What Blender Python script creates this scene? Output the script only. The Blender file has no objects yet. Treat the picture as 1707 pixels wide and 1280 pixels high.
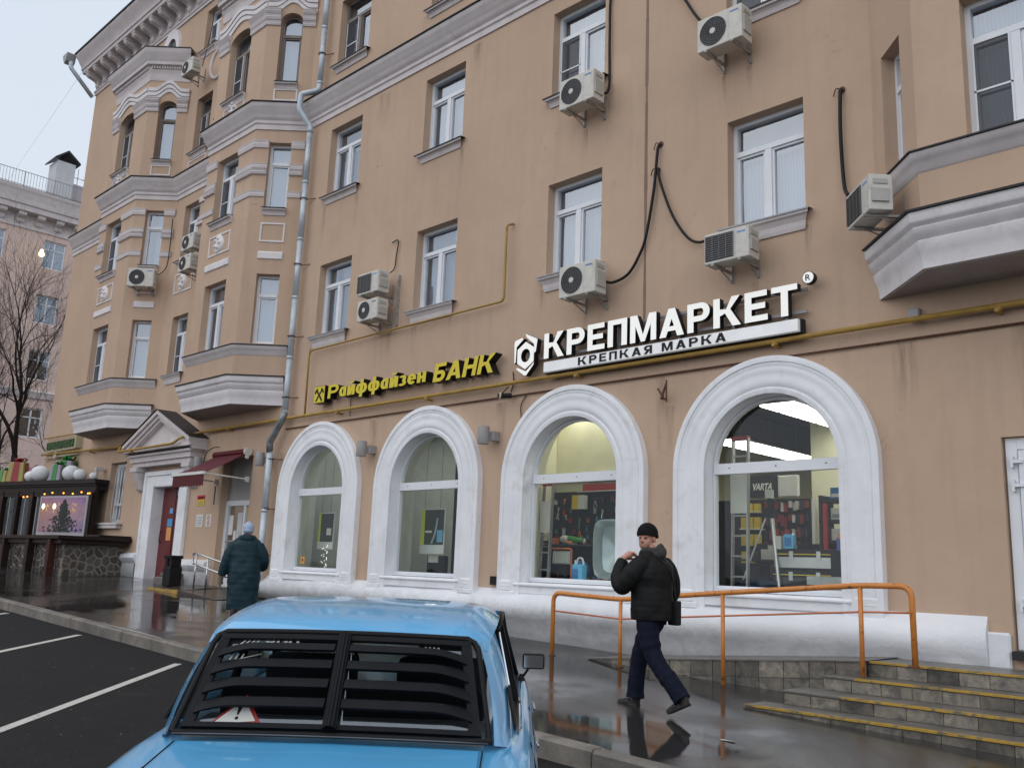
import bpy, bmesh, math, random
from mathutils import Vector, Matrix, noise
random.seed(7)
R = math.radians
S = bpy.context.scene
C = S.collection

# ---------------------------------------------------------------- camera, sky, sun, exposure
EYE = Vector((0.0, -11.0, 1.6))
YAW, PITCH, ROLL = R(44.907), R(11.455), R(2.285)
_f = Vector((-math.sin(YAW) * math.cos(PITCH), math.cos(YAW) * math.cos(PITCH), math.sin(PITCH)))
_r = Vector((math.cos(YAW), math.sin(YAW), 0))
_u = _r.cross(_f)
_r2 = _r * math.cos(ROLL) + _u * math.sin(ROLL)
_u2 = -_r * math.sin(ROLL) + _u * math.cos(ROLL)
cam_d = bpy.data.cameras.new('camera')
cam_d.sensor_width = 36.0
cam_d.lens = 36.0 * 1543.6 / 1707.0
cam_d.clip_start = 0.05
cam_d.clip_end = 600
cam = bpy.data.objects.new('camera', cam_d)
C.objects.link(cam)
cam.matrix_world = Matrix(((_r2.x, _u2.x, -_f.x, EYE.x), (_r2.y, _u2.y, -_f.y, EYE.y), (_r2.z, _u2.z, -_f.z, EYE.z), (0, 0, 0, 1)))
S.camera = cam

world = bpy.data.worlds.new('World')
S.world = world
world.use_nodes = True
wn = world.node_tree
wn.nodes.clear()
w_out = wn.nodes.new('ShaderNodeOutputWorld')
w_bg = wn.nodes.new('ShaderNodeBackground')
w_sky = wn.nodes.new('ShaderNodeTexSky')
w_sky.sky_type = 'NISHITA'
w_sky.sun_disc = False
w_sky.sun_elevation = R(38)
w_sky.sun_rotation = R(215)
w_sky.dust_density = 4.0
w_mix = wn.nodes.new('ShaderNodeMix')
w_mix.data_type = 'RGBA'
w_mix.inputs[0].default_value = 0.88
w_mix.inputs[7].default_value = (8.5, 9.3, 10.4, 1)      # even cloud deck
w_bg.inputs[1].default_value = 0.1
w_tc = wn.nodes.new('ShaderNodeTexCoord')
w_no = wn.nodes.new('ShaderNodeTexNoise'); w_no.inputs['Scale'].default_value = 1.6; w_no.inputs['Detail'].default_value = 4
w_cl = wn.nodes.new('ShaderNodeMix'); w_cl.data_type = 'RGBA'
w_cl.inputs[6].default_value = (7.7, 8.7, 10.1, 1); w_cl.inputs[7].default_value = (9.3, 9.8, 10.6, 1)
wn.links.new(w_tc.outputs['Generated'], w_no.inputs['Vector']); wn.links.new(w_no.outputs[0], w_cl.inputs[0])
wn.links.new(w_cl.outputs[2], w_mix.inputs[7])
wn.links.new(w_sky.outputs[0], w_mix.inputs[6])
wn.links.new(w_mix.outputs[2], w_bg.inputs[0])
wn.links.new(w_bg.outputs[0], w_out.inputs[0])

sun_d = bpy.data.lights.new('sun', 'SUN')
sun_d.energy = 1.2
sun_d.angle = R(120)
sun_d.color = (1.0, 0.96, 0.92)
sun = bpy.data.objects.new('sun', sun_d)
C.objects.link(sun)
sun.rotation_euler = (R(48), 0, R(18))
sun.location = (0, -20, 30)

S.view_settings.view_transform = 'Standard'
S.view_settings.look = 'None'
S.view_settings.gamma = 1.0
S.view_settings.exposure = -0.1
S.view_settings.use_curve_mapping = False

# ---------------------------------------------------------------- helpers
def empty(name, loc=(0, 0, 0), rz=0.0, label=None, cat=None, group=None, kind=None):
    o = bpy.data.objects.new(name, None)
    o.empty_display_size = 0.2
    C.objects.link(o)
    o.location = loc
    o.rotation_euler = (0, 0, rz)
    tag(o, label, cat, group, kind)
    return o

def tag(o, label=None, cat=None, group=None, kind=None):
    if label: o['label'] = label
    if cat: o['category'] = cat
    if group: o['group'] = group
    if kind: o['kind'] = kind
    return o

def origin_of(p):
    v = Vector((0, 0, 0))
    while p is not None:
        v += Vector(p.location)
        p = p.parent
    return v

class MB:
    def __init__(s):
        s.v = []; s.f = []; s.m = []
    def add(s, vs, fs, m=0, M=None):
        b = len(s.v)
        if M is not None: vs = [M @ Vector(v) for v in vs]
        s.v += [tuple(v) for v in vs]
        s.f += [tuple(b + i for i in f) for f in fs]
        s.m += [m] * len(fs)
        return s
    def box(s, x0, x1, y0, y1, z0, z1, m=0, M=None):
        vs = [(x0, y0, z0), (x1, y0, z0), (x1, y1, z0), (x0, y1, z0), (x0, y0, z1), (x1, y0, z1), (x1, y1, z1), (x0, y1, z1)]
        return s.add(vs, [(0, 3, 2, 1), (4, 5, 6, 7), (0, 1, 5, 4), (1, 2, 6, 5), (2, 3, 7, 6), (3, 0, 4, 7)], m, M)
    def quad(s, a, b, c, d, m=0):
        return s.add([a, b, c, d], [(0, 1, 2, 3)], m)
    def tube(s, pts, r, n=10, m=0, caps=True, M=None):
        pts = [Vector(p) for p in pts]
        rs = r if isinstance(r, (list, tuple)) else [r] * len(pts)
        vs = []; fs = []
        prev = None
        for i, p in enumerate(pts):
            if i == 0: t = pts[1] - p
            elif i == len(pts) - 1: t = p - pts[i - 1]
            else:
                t = (pts[i + 1] - p).normalized() + (p - pts[i - 1]).normalized()
            t.normalize()
            if prev is None:
                a = Vector((0, 0, 1)) if abs(t.z) < 0.9 else Vector((1, 0, 0))
                nx = t.cross(a).normalized()
            else:
                nx = (prev - t * prev.dot(t)).normalized()
            prev = nx
            ny = t.cross(nx)
            k = 1.0
            if 0 < i < len(pts) - 1:
                c = (pts[i + 1] - p).normalized().dot((p - pts[i - 1]).normalized())
                k = 1.0 / max(0.6, math.sqrt(max(0.05, (1 + c) / 2)))
                k = min(k, 1.25)
            for j in range(n):
                a = 2 * math.pi * j / n
                vs.append(p + (nx * math.cos(a) + ny * math.sin(a)) * rs[i] * k)
        for i in range(len(pts) - 1):
            for j in range(n):
                fs.append((i * n + j, i * n + (j + 1) % n, (i + 1) * n + (j + 1) % n, (i + 1) * n + j))
        if caps:
            fs.append(tuple(range(n - 1, -1, -1)))
            fs.append(tuple((len(pts) - 1) * n + j for j in range(n)))
        return s.add(vs, fs, m, M)
    def lathe(s, prof, n=20, m=0, M=None, cap=True):
        vs = []; fs = []
        for (r, z) in prof:
            for j in range(n):
                a = 2 * math.pi * j / n
                vs.append((r * math.cos(a), r * math.sin(a), z))
        for i in range(len(prof) - 1):
            for j in range(n):
                fs.append((i * n + j, i * n + (j + 1) % n, (i + 1) * n + (j + 1) % n, (i + 1) * n + j))
        if cap:
            fs.append(tuple(range(n - 1, -1, -1)))
            fs.append(tuple((len(prof) - 1) * n + j for j in range(n)))
        return s.add(vs, fs, m, M)
    def ball(s, c, r, n=12, m=0, M=None):
        rx, ry, rz = r if isinstance(r, (list, tuple)) else (r, r, r)
        vs = []; fs = []
        k = max(4, n // 2)
        for i in range(1, k):
            t = math.pi * i / k
            for j in range(n):
                a = 2 * math.pi * j / n
                vs.append((c[0] + rx * math.sin(t) * math.cos(a), c[1] + ry * math.sin(t) * math.sin(a), c[2] + rz * math.cos(t)))
        vs.append((c[0], c[1], c[2] + rz)); vs.append((c[0], c[1], c[2] - rz))
        T = len(vs) - 2; B = T + 1
        for i in range(k - 2):
            for j in range(n):
                fs.append((i * n + j, (i + 1) * n + j, (i + 1) * n + (j + 1) % n, i * n + (j + 1) % n))
        for j in range(n):
            fs.append((T, j, (j + 1) % n))
            fs.append((B, (k - 2) * n + (j + 1) % n, (k - 2) * n + j))
        return s.add(vs, fs, m, M)
    def prism(s, poly, y0, y1, m=0, M=None, axis='y'):
        """poly in (x,z); extruded between y0 and y1"""
        n = len(poly)
        if axis == 'y':
            vs = [(a, y0, b) for a, b in poly] + [(a, y1, b) for a, b in poly]
        elif axis == 'z':
            vs = [(a, b, y0) for a, b in poly] + [(a, b, y1) for a, b in poly]
        else:
            vs = [(y0, a, b) for a, b in poly] + [(y1, a, b) for a, b in poly]
        fs = [tuple(range(n)), tuple(range(2 * n - 1, n - 1, -1))]
        for i in range(n):
            j = (i + 1) % n
            fs.append((i, i + n, j + n, j))
        return s.add(vs, fs, m, M)
    def build(s, name, mats, parent=None, smooth=False, local=False, bevel=0, recalc=True, org=None, seg=1):
        o0 = Vector((0, 0, 0))
        if parent is not None and not local: o0 = origin_of(parent)
        if org is not None: o0 = Vector(org)
        me = bpy.data.meshes.new(name)
        me.from_pydata([(v[0] - o0.x, v[1] - o0.y, v[2] - o0.z) for v in s.v], [], s.f)
        if not isinstance(mats, (list, tuple)): mats = [mats]
        for m in mats: me.materials.append(m)
        if len(mats) > 1: me.polygons.foreach_set('material_index', s.m)
        if recalc:
            bm = bmesh.new(); bm.from_mesh(me)
            bmesh.ops.recalc_face_normals(bm, faces=bm.faces)
            bm.to_mesh(me); bm.free()
        if smooth:
            me.polygons.foreach_set('use_smooth', [True] * len(me.polygons))
            if smooth != 'all':
                try: me.set_sharp_from_angle(angle=R(38))
                except Exception: pass
        me.update()
        o = bpy.data.objects.new(name, me)
        C.objects.link(o)
        if parent is not None: o.parent = parent
        if org is not None: o.location = o0
        if bevel:
            b = o.modifiers.new('bevel', 'BEVEL'); b.width = bevel; b.segments = seg; b.limit_method = 'ANGLE'; b.angle_limit = R(40)
        return o

def kids(o): return [c for c in bpy.data.objects if c.parent == o]
def copy_tree(o, parent=None):
    c = o.copy(); C.objects.link(c)
    if parent is not None: c.parent = parent
    for ch in kids(o): copy_tree(ch, c)
    return c

def smooth_path(pts, n=6):
    pts = [Vector(p) for p in pts]
    out = []
    for i in range(len(pts) - 1):
        p0 = pts[max(i - 1, 0)]; p1 = pts[i]; p2 = pts[i + 1]; p3 = pts[min(i + 2, len(pts) - 1)]
        for k in range(n):
            t = k / n
            out.append(0.5 * ((2 * p1) + (p2 - p0) * t + (2 * p0 - 5 * p1 + 4 * p2 - p3) * t * t + (3 * p1 - p0 - 3 * p2 + p3) * t ** 3))
    out.append(pts[-1])
    return out

def round_corners(pts, r, n=5):
    pts = [Vector(p) for p in pts]
    out = [pts[0]]
    for i in range(1, len(pts) - 1):
        a = (pts[i - 1] - pts[i]); b = (pts[i + 1] - pts[i])
        rr = min(r, a.length * 0.45, b.length * 0.45)
        A = pts[i] + a.normalized() * rr; B = pts[i] + b.normalized() * rr
        for k in range(n + 1):
            t = k / n
            out.append(A * (1 - t) ** 2 + pts[i] * 2 * t * (1 - t) + B * t * t)
    out.append(pts[-1])
    return out

# ---------------------------------------------------------------- materials
MATS = {}
def nodemat(name):
    m = bpy.data.materials.new(name); m.use_nodes = True
    nt = m.node_tree; b = nt.nodes['Principled BSDF']
    MATS[name] = m
    return m, nt, b
def _n(nt, t, **kw):
    x = nt.nodes.new(t)
    for k, v in kw.items(): setattr(x, k, v)
    return x
def noise_node(nt, scale, detail=4, rough=0.55, coord=None, dist=0.0):
    if coord is None:
        tc = _n(nt, 'ShaderNodeNewGeometry'); coord = tc.outputs['Position']
    x = _n(nt, 'ShaderNodeTexNoise'); x.inputs['Scale'].default_value = scale
    x.inputs['Detail'].default_value = detail; x.inputs['Roughness'].default_value = rough
    x.inputs['Distortion'].default_value = dist
    nt.links.new(coord, x.inputs['Vector'])
    return x
def objcoord(nt):
    return _n(nt, 'ShaderNodeTexCoord').outputs['Object']
def ramp(nt, src, p0, p1, c0=(0, 0, 0, 1), c1=(1, 1, 1, 1)):
    x = _n(nt, 'ShaderNodeValToRGB')
    x.color_ramp.elements[0].position = p0; x.color_ramp.elements[1].position = p1
    x.color_ramp.elements[0].color = c0; x.color_ramp.elements[1].color = c1
    nt.links.new(src, x.inputs[0])
    return x
def mixc(nt, fac, a, b, mode='MIX'):
    x = _n(nt, 'ShaderNodeMix'); x.data_type = 'RGBA'; x.blend_type = mode
    for sock, val in ((x.inputs[0], fac), (x.inputs[6], a), (x.inputs[7], b)):
        if hasattr(val, 'is_linked') or hasattr(val, 'links'): nt.links.new(val, sock)
        elif isinstance(val, (int, float)): sock.default_value = val
        else: sock.default_value = (*val[:3], 1)
    return x.outputs[2]
def bump(nt, b, h, strength=0.2, dist=0.01):
    x = _n(nt, 'ShaderNodeBump'); x.inputs['Strength'].default_value = strength; x.inputs['Distance'].default_value = dist
    nt.links.new(h, x.inputs['Height']); nt.links.new(x.outputs[0], b.inputs['Normal'])
    return x

def mat(name, col, rough=0.6, metal=0.0, var=0.12, scale=3.0, bmp=0.0, bscale=60.0, spec=0.5, coat=0.0, obj=False, dirt=None, dscale=1.2, dlo=.5, dhi=.72, emit=None, estr=0.0):
    m, nt, b = nodemat(name)
    if spec == 0.5 and max(col) < 0.09 and metal == 0: spec = 0.18      # matt dark things
    cd = objcoord(nt) if obj else None
    n1 = noise_node(nt, scale, 5, 0.6, cd)
    c0 = tuple(c * (1 - var) for c in col); c1 = tuple(min(1, c * (1 + var)) for c in col)
    r1 = ramp(nt, n1.outputs[0], 0.3, 0.7, (*c0, 1), (*c1, 1))
    col_out = r1.outputs[0]
    if dirt:
        n2 = noise_node(nt, dscale, 7, 0.65, cd, 0.4)
        r2 = ramp(nt, n2.outputs[0], dlo, dhi)
        col_out = mixc(nt, r2.outputs[0], col_out, dirt)
    nt.links.new(col_out, b.inputs['Base Color'])
    b.inputs['Roughness'].default_value = rough
    b.inputs['Metallic'].default_value = metal
    b.inputs['Specular IOR Level'].default_value = spec
    b.inputs['Coat Weight'].default_value = coat
    if coat: b.inputs['Coat Roughness'].default_value = 0.08
    if emit:
        b.inputs['Emission Color'].default_value = (*emit, 1); b.inputs['Emission Strength'].default_value = estr
    if bmp:
        n3 = noise_node(nt, bscale, 3, 0.6, cd)
        bump(nt, b, n3.outputs[0], bmp, 0.01)
    return m

def mat_stucco(name, col, patch, k=1.0):
    m, nt, b = nodemat(name)
    n1 = noise_node(nt, 0.35, 6, 0.6)
    n2 = noise_node(nt, 2.2, 6, 0.7, None, 0.6)
    geo = _n(nt, 'ShaderNodeNewGeometry')
    sc = _n(nt, 'ShaderNodeVectorMath', operation='MULTIPLY'); sc.inputs[1].default_value = (3.0, 3.0, 0.25)
    nt.links.new(geo.outputs['Position'], sc.inputs[0])
    n3 = noise_node(nt, 1.6, 5, 0.65, sc.outputs[0])          # vertical rain streaks
    r1 = ramp(nt, n1.outputs[0], 0.35, 0.65)
    c = mixc(nt, r1.outputs[0], tuple(x * 0.93 for x in col), tuple(x * 1.05 for x in col))
    r2 = ramp(nt, n2.outputs[0], 0.45, 0.8)
    f2 = _n(nt, 'ShaderNodeMath', operation='MULTIPLY'); f2.inputs[1].default_value = 0.6 * k
    nt.links.new(r2.outputs[0], f2.inputs[0])
    c = mixc(nt, f2.outputs[0], c, patch)
    r3 = ramp(nt, n3.outputs[0], 0.5, 0.75)
    f3 = _n(nt, 'ShaderNodeMath', operation='MULTIPLY'); f3.inputs[1].default_value = 0.30 * k
    nt.links.new(r3.outputs[0], f3.inputs[0])
    c = mixc(nt, f3.outputs[0], c, tuple(x * 0.72 for x in col))
    # pale repainted patches with a definite edge
    n6 = noise_node(nt, 0.5, 2, 0.4, None, 0.3)
    r6 = ramp(nt, n6.outputs[0], 0.62, 0.64)
    f6 = _n(nt, 'ShaderNodeMath', operation='MULTIPLY'); f6.inputs[1].default_value = 0.30
    nt.links.new(r6.outputs[0], f6.inputs[0])
    c = mixc(nt, f6.outputs[0], c, tuple(x * 1.12 for x in col))
    n7 = noise_node(nt, 1.1, 3, 0.5, None, 1.5)     # hairline cracks
    rk = ramp(nt, n7.outputs[0], 0.4965, 0.5035, (0, 0, 0, 1), (0, 0, 0, 1))
    e7 = rk.color_ramp.elements.new(0.5); e7.color = (1, 1, 1, 1)
    n8 = noise_node(nt, 0.7, 2, 0.4)
    m8 = _n(nt, 'ShaderNodeMath', operation='MULTIPLY'); nt.links.new(rk.outputs[0], m8.inputs[0]); nt.links.new(ramp(nt, n8.outputs[0], .55, .65).outputs[0], m8.inputs[1])
    m9 = _n(nt, 'ShaderNodeMath', operation='MULTIPLY'); m9.inputs[1].default_value = 0.45; nt.links.new(m8.outputs[0], m9.inputs[0])
    c = mixc(nt, m9.outputs[0], c, tuple(x * 0.5 for x in col))
    sep = _n(nt, 'ShaderNodeSeparateXYZ'); nt.links.new(geo.outputs['Position'], sep.inputs[0])
    nt.links.new(c, b.inputs['Base Color'])
    b.inputs['Roughness'].default_value = 0.9
    b.inputs['Specular IOR Level'].default_value = 0.25
    n4 = noise_node(nt, 55, 4, 0.7)
    n5 = noise_node(nt, 3.0, 3, 0.5)
    ad = _n(nt, 'ShaderNodeMath', operation='MULTIPLY_ADD'); ad.inputs[1].default_value = 4.0
    nt.links.new(n5.outputs[0], ad.inputs[0]); nt.links.new(n4.outputs[0], ad.inputs[2])
    bump(nt, b, ad.outputs[0], 0.28, 0.006)
    return m

STUCCO = mat_stucco('ochre_stucco', (0.535, 0.388, 0.285), (0.485, 0.345, 0.255))
STUCCO2 = mat_stucco('far_stucco', (0.68, 0.53, 0.47), (0.62, 0.47, 0.42))
TRIM = mat('grey_trim_plaster', (0.61, 0.56, 0.56), 0.85, var=0.08, scale=2.5, bmp=0.15, bscale=40, spec=0.3, dirt=(0.46, 0.42, 0.42), dscale=3, dlo=.55, dhi=.8)
WHITE = mat('white_trim_paint', (0.80, 0.81, 0.84), 0.7, var=0.06, scale=2.0, bmp=0.3, bscale=18, spec=0.3, dirt=(0.62, 0.61, 0.61), dscale=2.6, dlo=.54, dhi=.80)
LEAD = mat('dark_flashing', (0.03, 0.03, 0.033), 0.55, metal=0.0, var=0.2, spec=0.25)
PVC = mat('white_pvc', (0.74, 0.76, 0.80), 0.35, var=0.03, spec=0.5)
GASP = mat('yellow_gas_pipe', (0.38, 0.23, 0.045), 0.5, var=0.18, scale=5, dirt=(0.22, 0.12, 0.03), dscale=6, dlo=.58, dhi=.8)
GALV = mat('galvanised_sheet', (0.50, 0.57, 0.63), 0.42, metal=0.2, var=0.15, scale=4, dirt=(0.25, 0.26, 0.27), dscale=3, dlo=.5, dhi=.85)
RUST = mat('rusty_iron', (0.10, 0.045, 0.025), 0.8, var=0.4, scale=20)
BLACK = mat('black_rubber', (0.012, 0.012, 0.013), 0.55, var=0.2)
DARK = mat('dark_paint', (0.02, 0.017, 0.016), 0.4, var=0.3, scale=6)
ACW = mat('ac_casing', (0.60, 0.58, 0.53), 0.5, var=0.06, scale=6, obj=True, dirt=(0.36, 0.33, 0.28), dscale=5, dlo=.55, dhi=.85)
ACG = mat('ac_grille', (0.05, 0.05, 0.055), 0.5, var=0.2)
CONC = mat('kerb_concrete', (0.20, 0.18, 0.155), 0.55, var=0.25, scale=6, bmp=0.5, bscale=45, dirt=(0.11, 0.10, 0.09), dscale=1.7, dlo=.42, dhi=.66)
ORANGE = mat('orange_rail_paint', (0.60, 0.22, 0.045), 0.4, var=0.1, scale=8, dirt=(0.20, 0.075, 0.03), dscale=11, dlo=.58, dhi=.68)
YELLOW = mat('yellow_edge_paint', (0.46, 0.28, 0.035), 0.5, var=0.2, scale=9, dirt=(0.14, 0.12, 0.08), dscale=9, dlo=.48, dhi=.62)
STEEL = mat('brushed_steel', (0.55, 0.55, 0.55), 0.25, metal=1.0, var=0.05)
CHROME = mat('chrome', (0.7, 0.7, 0.72), 0.12, metal=1.0, var=0.03)
RED = mat('red_door_paint', (0.135, 0.012, 0.013), 0.35, var=0.15, scale=3, bmp=0.1)
CREAM = mat('interior_cream', (0.74, 0.72, 0.52), 0.9, var=0.05)
INGREY = mat('interior_grey', (0.50, 0.53, 0.50), 0.9, var=0.08)
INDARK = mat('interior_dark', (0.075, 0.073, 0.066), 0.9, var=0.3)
LAMPGREY = mat('lamp_grey', (0.30, 0.29, 0.29), 0.5, var=0.06)

def flat(name, col, rough=0.5, metal=0.0, emit=0.0, var=0.08, **kw):
    if name in MATS: return MATS[name]
    return mat(name, col, rough, metal, var=var, obj=True, emit=col if emit else None, estr=emit, **kw)

def mat_plinth():
    m, nt, b = nodemat('white_plinth')
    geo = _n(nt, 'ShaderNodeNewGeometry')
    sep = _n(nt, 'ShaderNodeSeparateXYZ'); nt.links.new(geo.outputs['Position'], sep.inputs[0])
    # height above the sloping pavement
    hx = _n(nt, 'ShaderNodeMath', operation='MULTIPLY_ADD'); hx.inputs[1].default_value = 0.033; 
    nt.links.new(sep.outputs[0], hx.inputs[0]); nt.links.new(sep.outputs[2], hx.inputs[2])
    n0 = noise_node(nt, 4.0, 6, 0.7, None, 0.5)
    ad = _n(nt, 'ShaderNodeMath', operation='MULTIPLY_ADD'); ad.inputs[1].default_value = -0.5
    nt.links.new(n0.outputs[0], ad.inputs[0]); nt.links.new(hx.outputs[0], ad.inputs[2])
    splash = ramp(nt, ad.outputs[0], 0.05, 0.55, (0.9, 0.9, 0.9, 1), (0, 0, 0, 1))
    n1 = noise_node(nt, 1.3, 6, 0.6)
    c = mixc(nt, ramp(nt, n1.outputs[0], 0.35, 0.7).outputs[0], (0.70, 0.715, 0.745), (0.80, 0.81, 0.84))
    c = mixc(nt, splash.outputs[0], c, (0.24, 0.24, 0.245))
    n2 = noise_node(nt, 9, 6, 0.75)
    c = mixc(nt, ramp(nt, n2.outputs[0], 0.68, 0.74).outputs[0], c, (0.2, 0.19, 0.18))
    nt.links.new(c, b.inputs['Base Color']); b.inputs['Roughness'].default_value = 0.75
    n3 = noise_node(nt, 12, 5, 0.6)
    bump(nt, b, n3.outputs[0], 0.45, 0.02)
    return m
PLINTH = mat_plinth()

def mat_wet(name, c_wet, c_dry, puddle_lo, puddle_hi, scale, grit, r_dry=.25, r_wet=.04, spec=.5, bst=.4, gsc=140):
    m, nt, b = nodemat(name)
    n1 = noise_node(nt, scale, 5, 0.55, None, 0.6)
    pud = ramp(nt, n1.outputs[0], puddle_lo, puddle_hi)       # 1 = standing water
    n2 = noise_node(nt, gsc, 3, 0.75)
    n3 = noise_node(nt, 2.4, 5, 0.6)
    c = mixc(nt, n3.outputs[0], c_wet, c_dry)
    g = ramp(nt, n2.outputs[0], 0.60, 0.72)
    gm = _n(nt, 'ShaderNodeMath', operation='MULTIPLY'); gm.inputs[1].default_value = grit
    nt.links.new(g.outputs[0], gm.inputs[0])
    c = mixc(nt, gm.outputs[0], c, (0.22, 0.20, 0.18))
    nt.links.new(c, b.inputs['Base Color'])
    rr = _n(nt, 'ShaderNodeMapRange'); rr.inputs[3].default_value = r_dry; rr.inputs[4].default_value = r_wet
    nt.links.new(pud.outputs[0], rr.inputs[0]); nt.links.new(rr.outputs[0], b.inputs['Roughness'])
    b.inputs['Specular IOR Level'].default_value = spec
    inv = _n(nt, 'ShaderNodeMapRange'); inv.inputs[3].default_value = bst; inv.inputs[4].default_value = 0.02
    nt.links.new(pud.outputs[0], inv.inputs[0])
    bp = _n(nt, 'ShaderNodeBump'); bp.inputs['Distance'].default_value = 0.004
    nt.links.new(inv.outputs[0], bp.inputs['Strength'])
    n4 = noise_node(nt, 70, 4, 0.7)
    nt.links.new(n4.outputs[0], bp.inputs['Height'])
    nt.links.new(bp.outputs[0], b.inputs['Normal'])
    b.inputs['IOR'].default_value = 1.45
    return m
WALK = mat_wet('wet_pavement_asphalt', (0.022, 0.021, 0.0205), (0.037, 0.0355, 0.034), 0.40, 0.60, 0.55, 0.45, .25, .04, .4)
ROADM = mat_wet('damp_road_asphalt', (0.009, 0.0095, 0.0105), (0.021, 0.0215, 0.023), 0.62, 0.85, 0.5, 0.55, .7, .3, .15, .9, 75)

def mat_glass(name, ior=1.75, tint=(1, 1, 1), wav=0.02):
    m = bpy.data.materials.new(name); m.use_nodes = True
    nt = m.node_tree; nt.nodes.clear(); MATS[name] = m
    out = _n(nt, 'ShaderNodeOutputMaterial'); tr = _n(nt, 'ShaderNodeBsdfTransparent'); gl = _n(nt, 'ShaderNodeBsdfGlossy')
    gl.inputs['Roughness'].default_value = 0.01; gl.inputs['Color'].default_value = (0.84, 0.91, 1.0, 1)
    tr.inputs[0].default_value = (*tint, 1)
    lw = _n(nt, 'ShaderNodeLayerWeight'); lw.inputs[0].default_value = 0.5       # facing = 1 - |cos|
    pw = _n(nt, 'ShaderNodeMath', operation='POWER'); pw.inputs[1].default_value = 5.0
    nt.links.new(lw.outputs['Facing'], pw.inputs[0])
    r0 = ((ior - 1) / (ior + 1)) ** 2
    fr = _n(nt, 'ShaderNodeMath', operation='MULTIPLY_ADD'); fr.inputs[1].default_value = 1 - r0; fr.inputs[2].default_value = r0
    nt.links.new(pw.outputs[0], fr.inputs[0])
    mx = _n(nt, 'ShaderNodeMixShader')
    n = noise_node(nt, 1.3, 2, 0.4)
    bp = _n(nt, 'ShaderNodeBump'); bp.inputs['Strength'].default_value = wav; bp.inputs['Distance'].default_value = 0.2
    nt.links.new(n.outputs[0], bp.inputs['Height'])
    nt.links.new(bp.outputs[0], gl.inputs['Normal'])
    nt.links.new(fr.outputs[0], mx.inputs[0]); nt.links.new(tr.outputs[0], mx.inputs[1]); nt.links.new(gl.outputs[0], mx.inputs[2])
    nt.links.new(mx.outputs[0], out.inputs[0])
    return m
GLASS = mat_glass('window_glass', 3.3, (0.85, 0.9, 0.92), 0.05)
SHOPGLASS = mat_glass('shop_glass', 1.45, (0.93, 0.96, 0.93), 0.03)
CARGLASS = mat_glass('car_glass', 2.3, (0.55, 0.6, 0.58), 0.0)

def mat_curtain():
    m, nt, b = nodemat('tulle_curtain')
    cd = objcoord(nt)
    w = _n(nt, 'ShaderNodeTexWave'); w.inputs['Scale'].default_value = 7; w.inputs['Distortion'].default_value = 3
    w.bands_direction = 'X'
    nt.links.new(cd, w.inputs['Vector'])
    c = mixc(nt, w.outputs[0], (0.20, 0.25, 0.32), (0.30, 0.35, 0.42))
    nt.links.new(c, b.inputs['Base Color']); b.inputs['Roughness'].default_value = 1
    return m
CURT = mat_curtain()
NET = mat('mosquito_net', (0.10, 0.105, 0.115), 0.8, var=0.1)

def mat_tiles(name, a, bcol):
    m, nt, b = nodemat(name)
    inf = _n(nt, 'ShaderNodeObjectInfo')
    n1 = noise_node(nt, 7, 6, 0.7, None, 0.8)
    c = mixc(nt, ramp(nt, n1.outputs[0], 0.35, 0.65).outputs[0], a, bcol)
    hs = _n(nt, 'ShaderNodeHueSaturation')
    mr = _n(nt, 'ShaderNodeMapRange'); mr.inputs[3].default_value = 0.6; mr.inputs[4].default_value = 1.4
    nt.links.new(inf.outputs['Random'], mr.inputs[0]); nt.links.new(mr.outputs[0], hs.inputs['Value']); nt.links.new(c, hs.inputs['Color'])
    nt.links.new(hs.outputs[0], b.inputs['Base Color'])
    b.inputs['Roughness'].default_value = 0.35
    bump(nt, b, n1.outputs[0], 0.3, 0.01)
    return m
TILE = mat_tiles('grey_stone_tile', (0.075, 0.07, 0.064), (0.25, 0.22, 0.175))
RUBBLE = mat_tiles('dark_rubble_stone', (0.05, 0.048, 0.05), (0.11, 0.10, 0.09))
TREAD = mat('step_concrete', (0.15, 0.14, 0.125), 0.35, var=0.25, scale=4, bmp=0.3, bscale=50, dirt=(0.08, 0.075, 0.07), dscale=2.5, dlo=.45, dhi=.7)
MORTAR = mat('mortar', (0.24, 0.20, 0.155), 0.8, var=0.15, scale=10, bmp=0.3)
LIT = flat('white_panel_light', (1.0, 0.98, 0.92), 0.5, emit=6.0, var=0.01)

def g_walk(x, y):
    xx = min(max(x, -55), 12)
    return 0.26 - 0.033 * xx + 0.04 * min(y, 0)
def g_road(x, y):
    xx = min(max(x, -55), 12)
    return -0.10 - 0.033 * xx + 0.01 * (max(y, -30) + 4.9)

# ---------------------------------------------------------------- ground
def sheet(name, x0, x1, y0, y1, fn, m, step=2.0, dz=0.0, **kw):
    nx = max(1, int((x1 - x0) / step)); ny = max(1, int((y1 - y0) / step))
    mb = MB()
    vs = []
    for j in range(ny + 1):
        for i in range(nx + 1):
            x = x0 + (x1 - x0) * i / nx; y = y0 + (y1 - y0) * j / ny
            vs.append((x, y, fn(x, y) + dz))
    fs = [(j * (nx + 1) + i, j * (nx + 1) + i + 1, (j + 1) * (nx + 1) + i + 1, (j + 1) * (nx + 1) + i) for j in range(ny) for i in range(nx)]
    mb.add(vs, fs)
    o = mb.build(name, m, recalc=False, smooth='all')
    return tag(o, kind='structure', **kw)
sheet('road', -140, 100, -140, -4.9, g_road, ROADM, 1.5)
sheet('pavement', -140, 100, -4.78, 100, lambda x, y: g_walk(x, y) + (0.004 * math.sin(x * 1.7) * math.sin(y * 2.1) if y < 0 else 0), WALK, 0.75)
kerb = empty('kerb', (0, -4.84, 0)); tag(kerb, kind='structure')
k0 = None
x = 3.0
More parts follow.
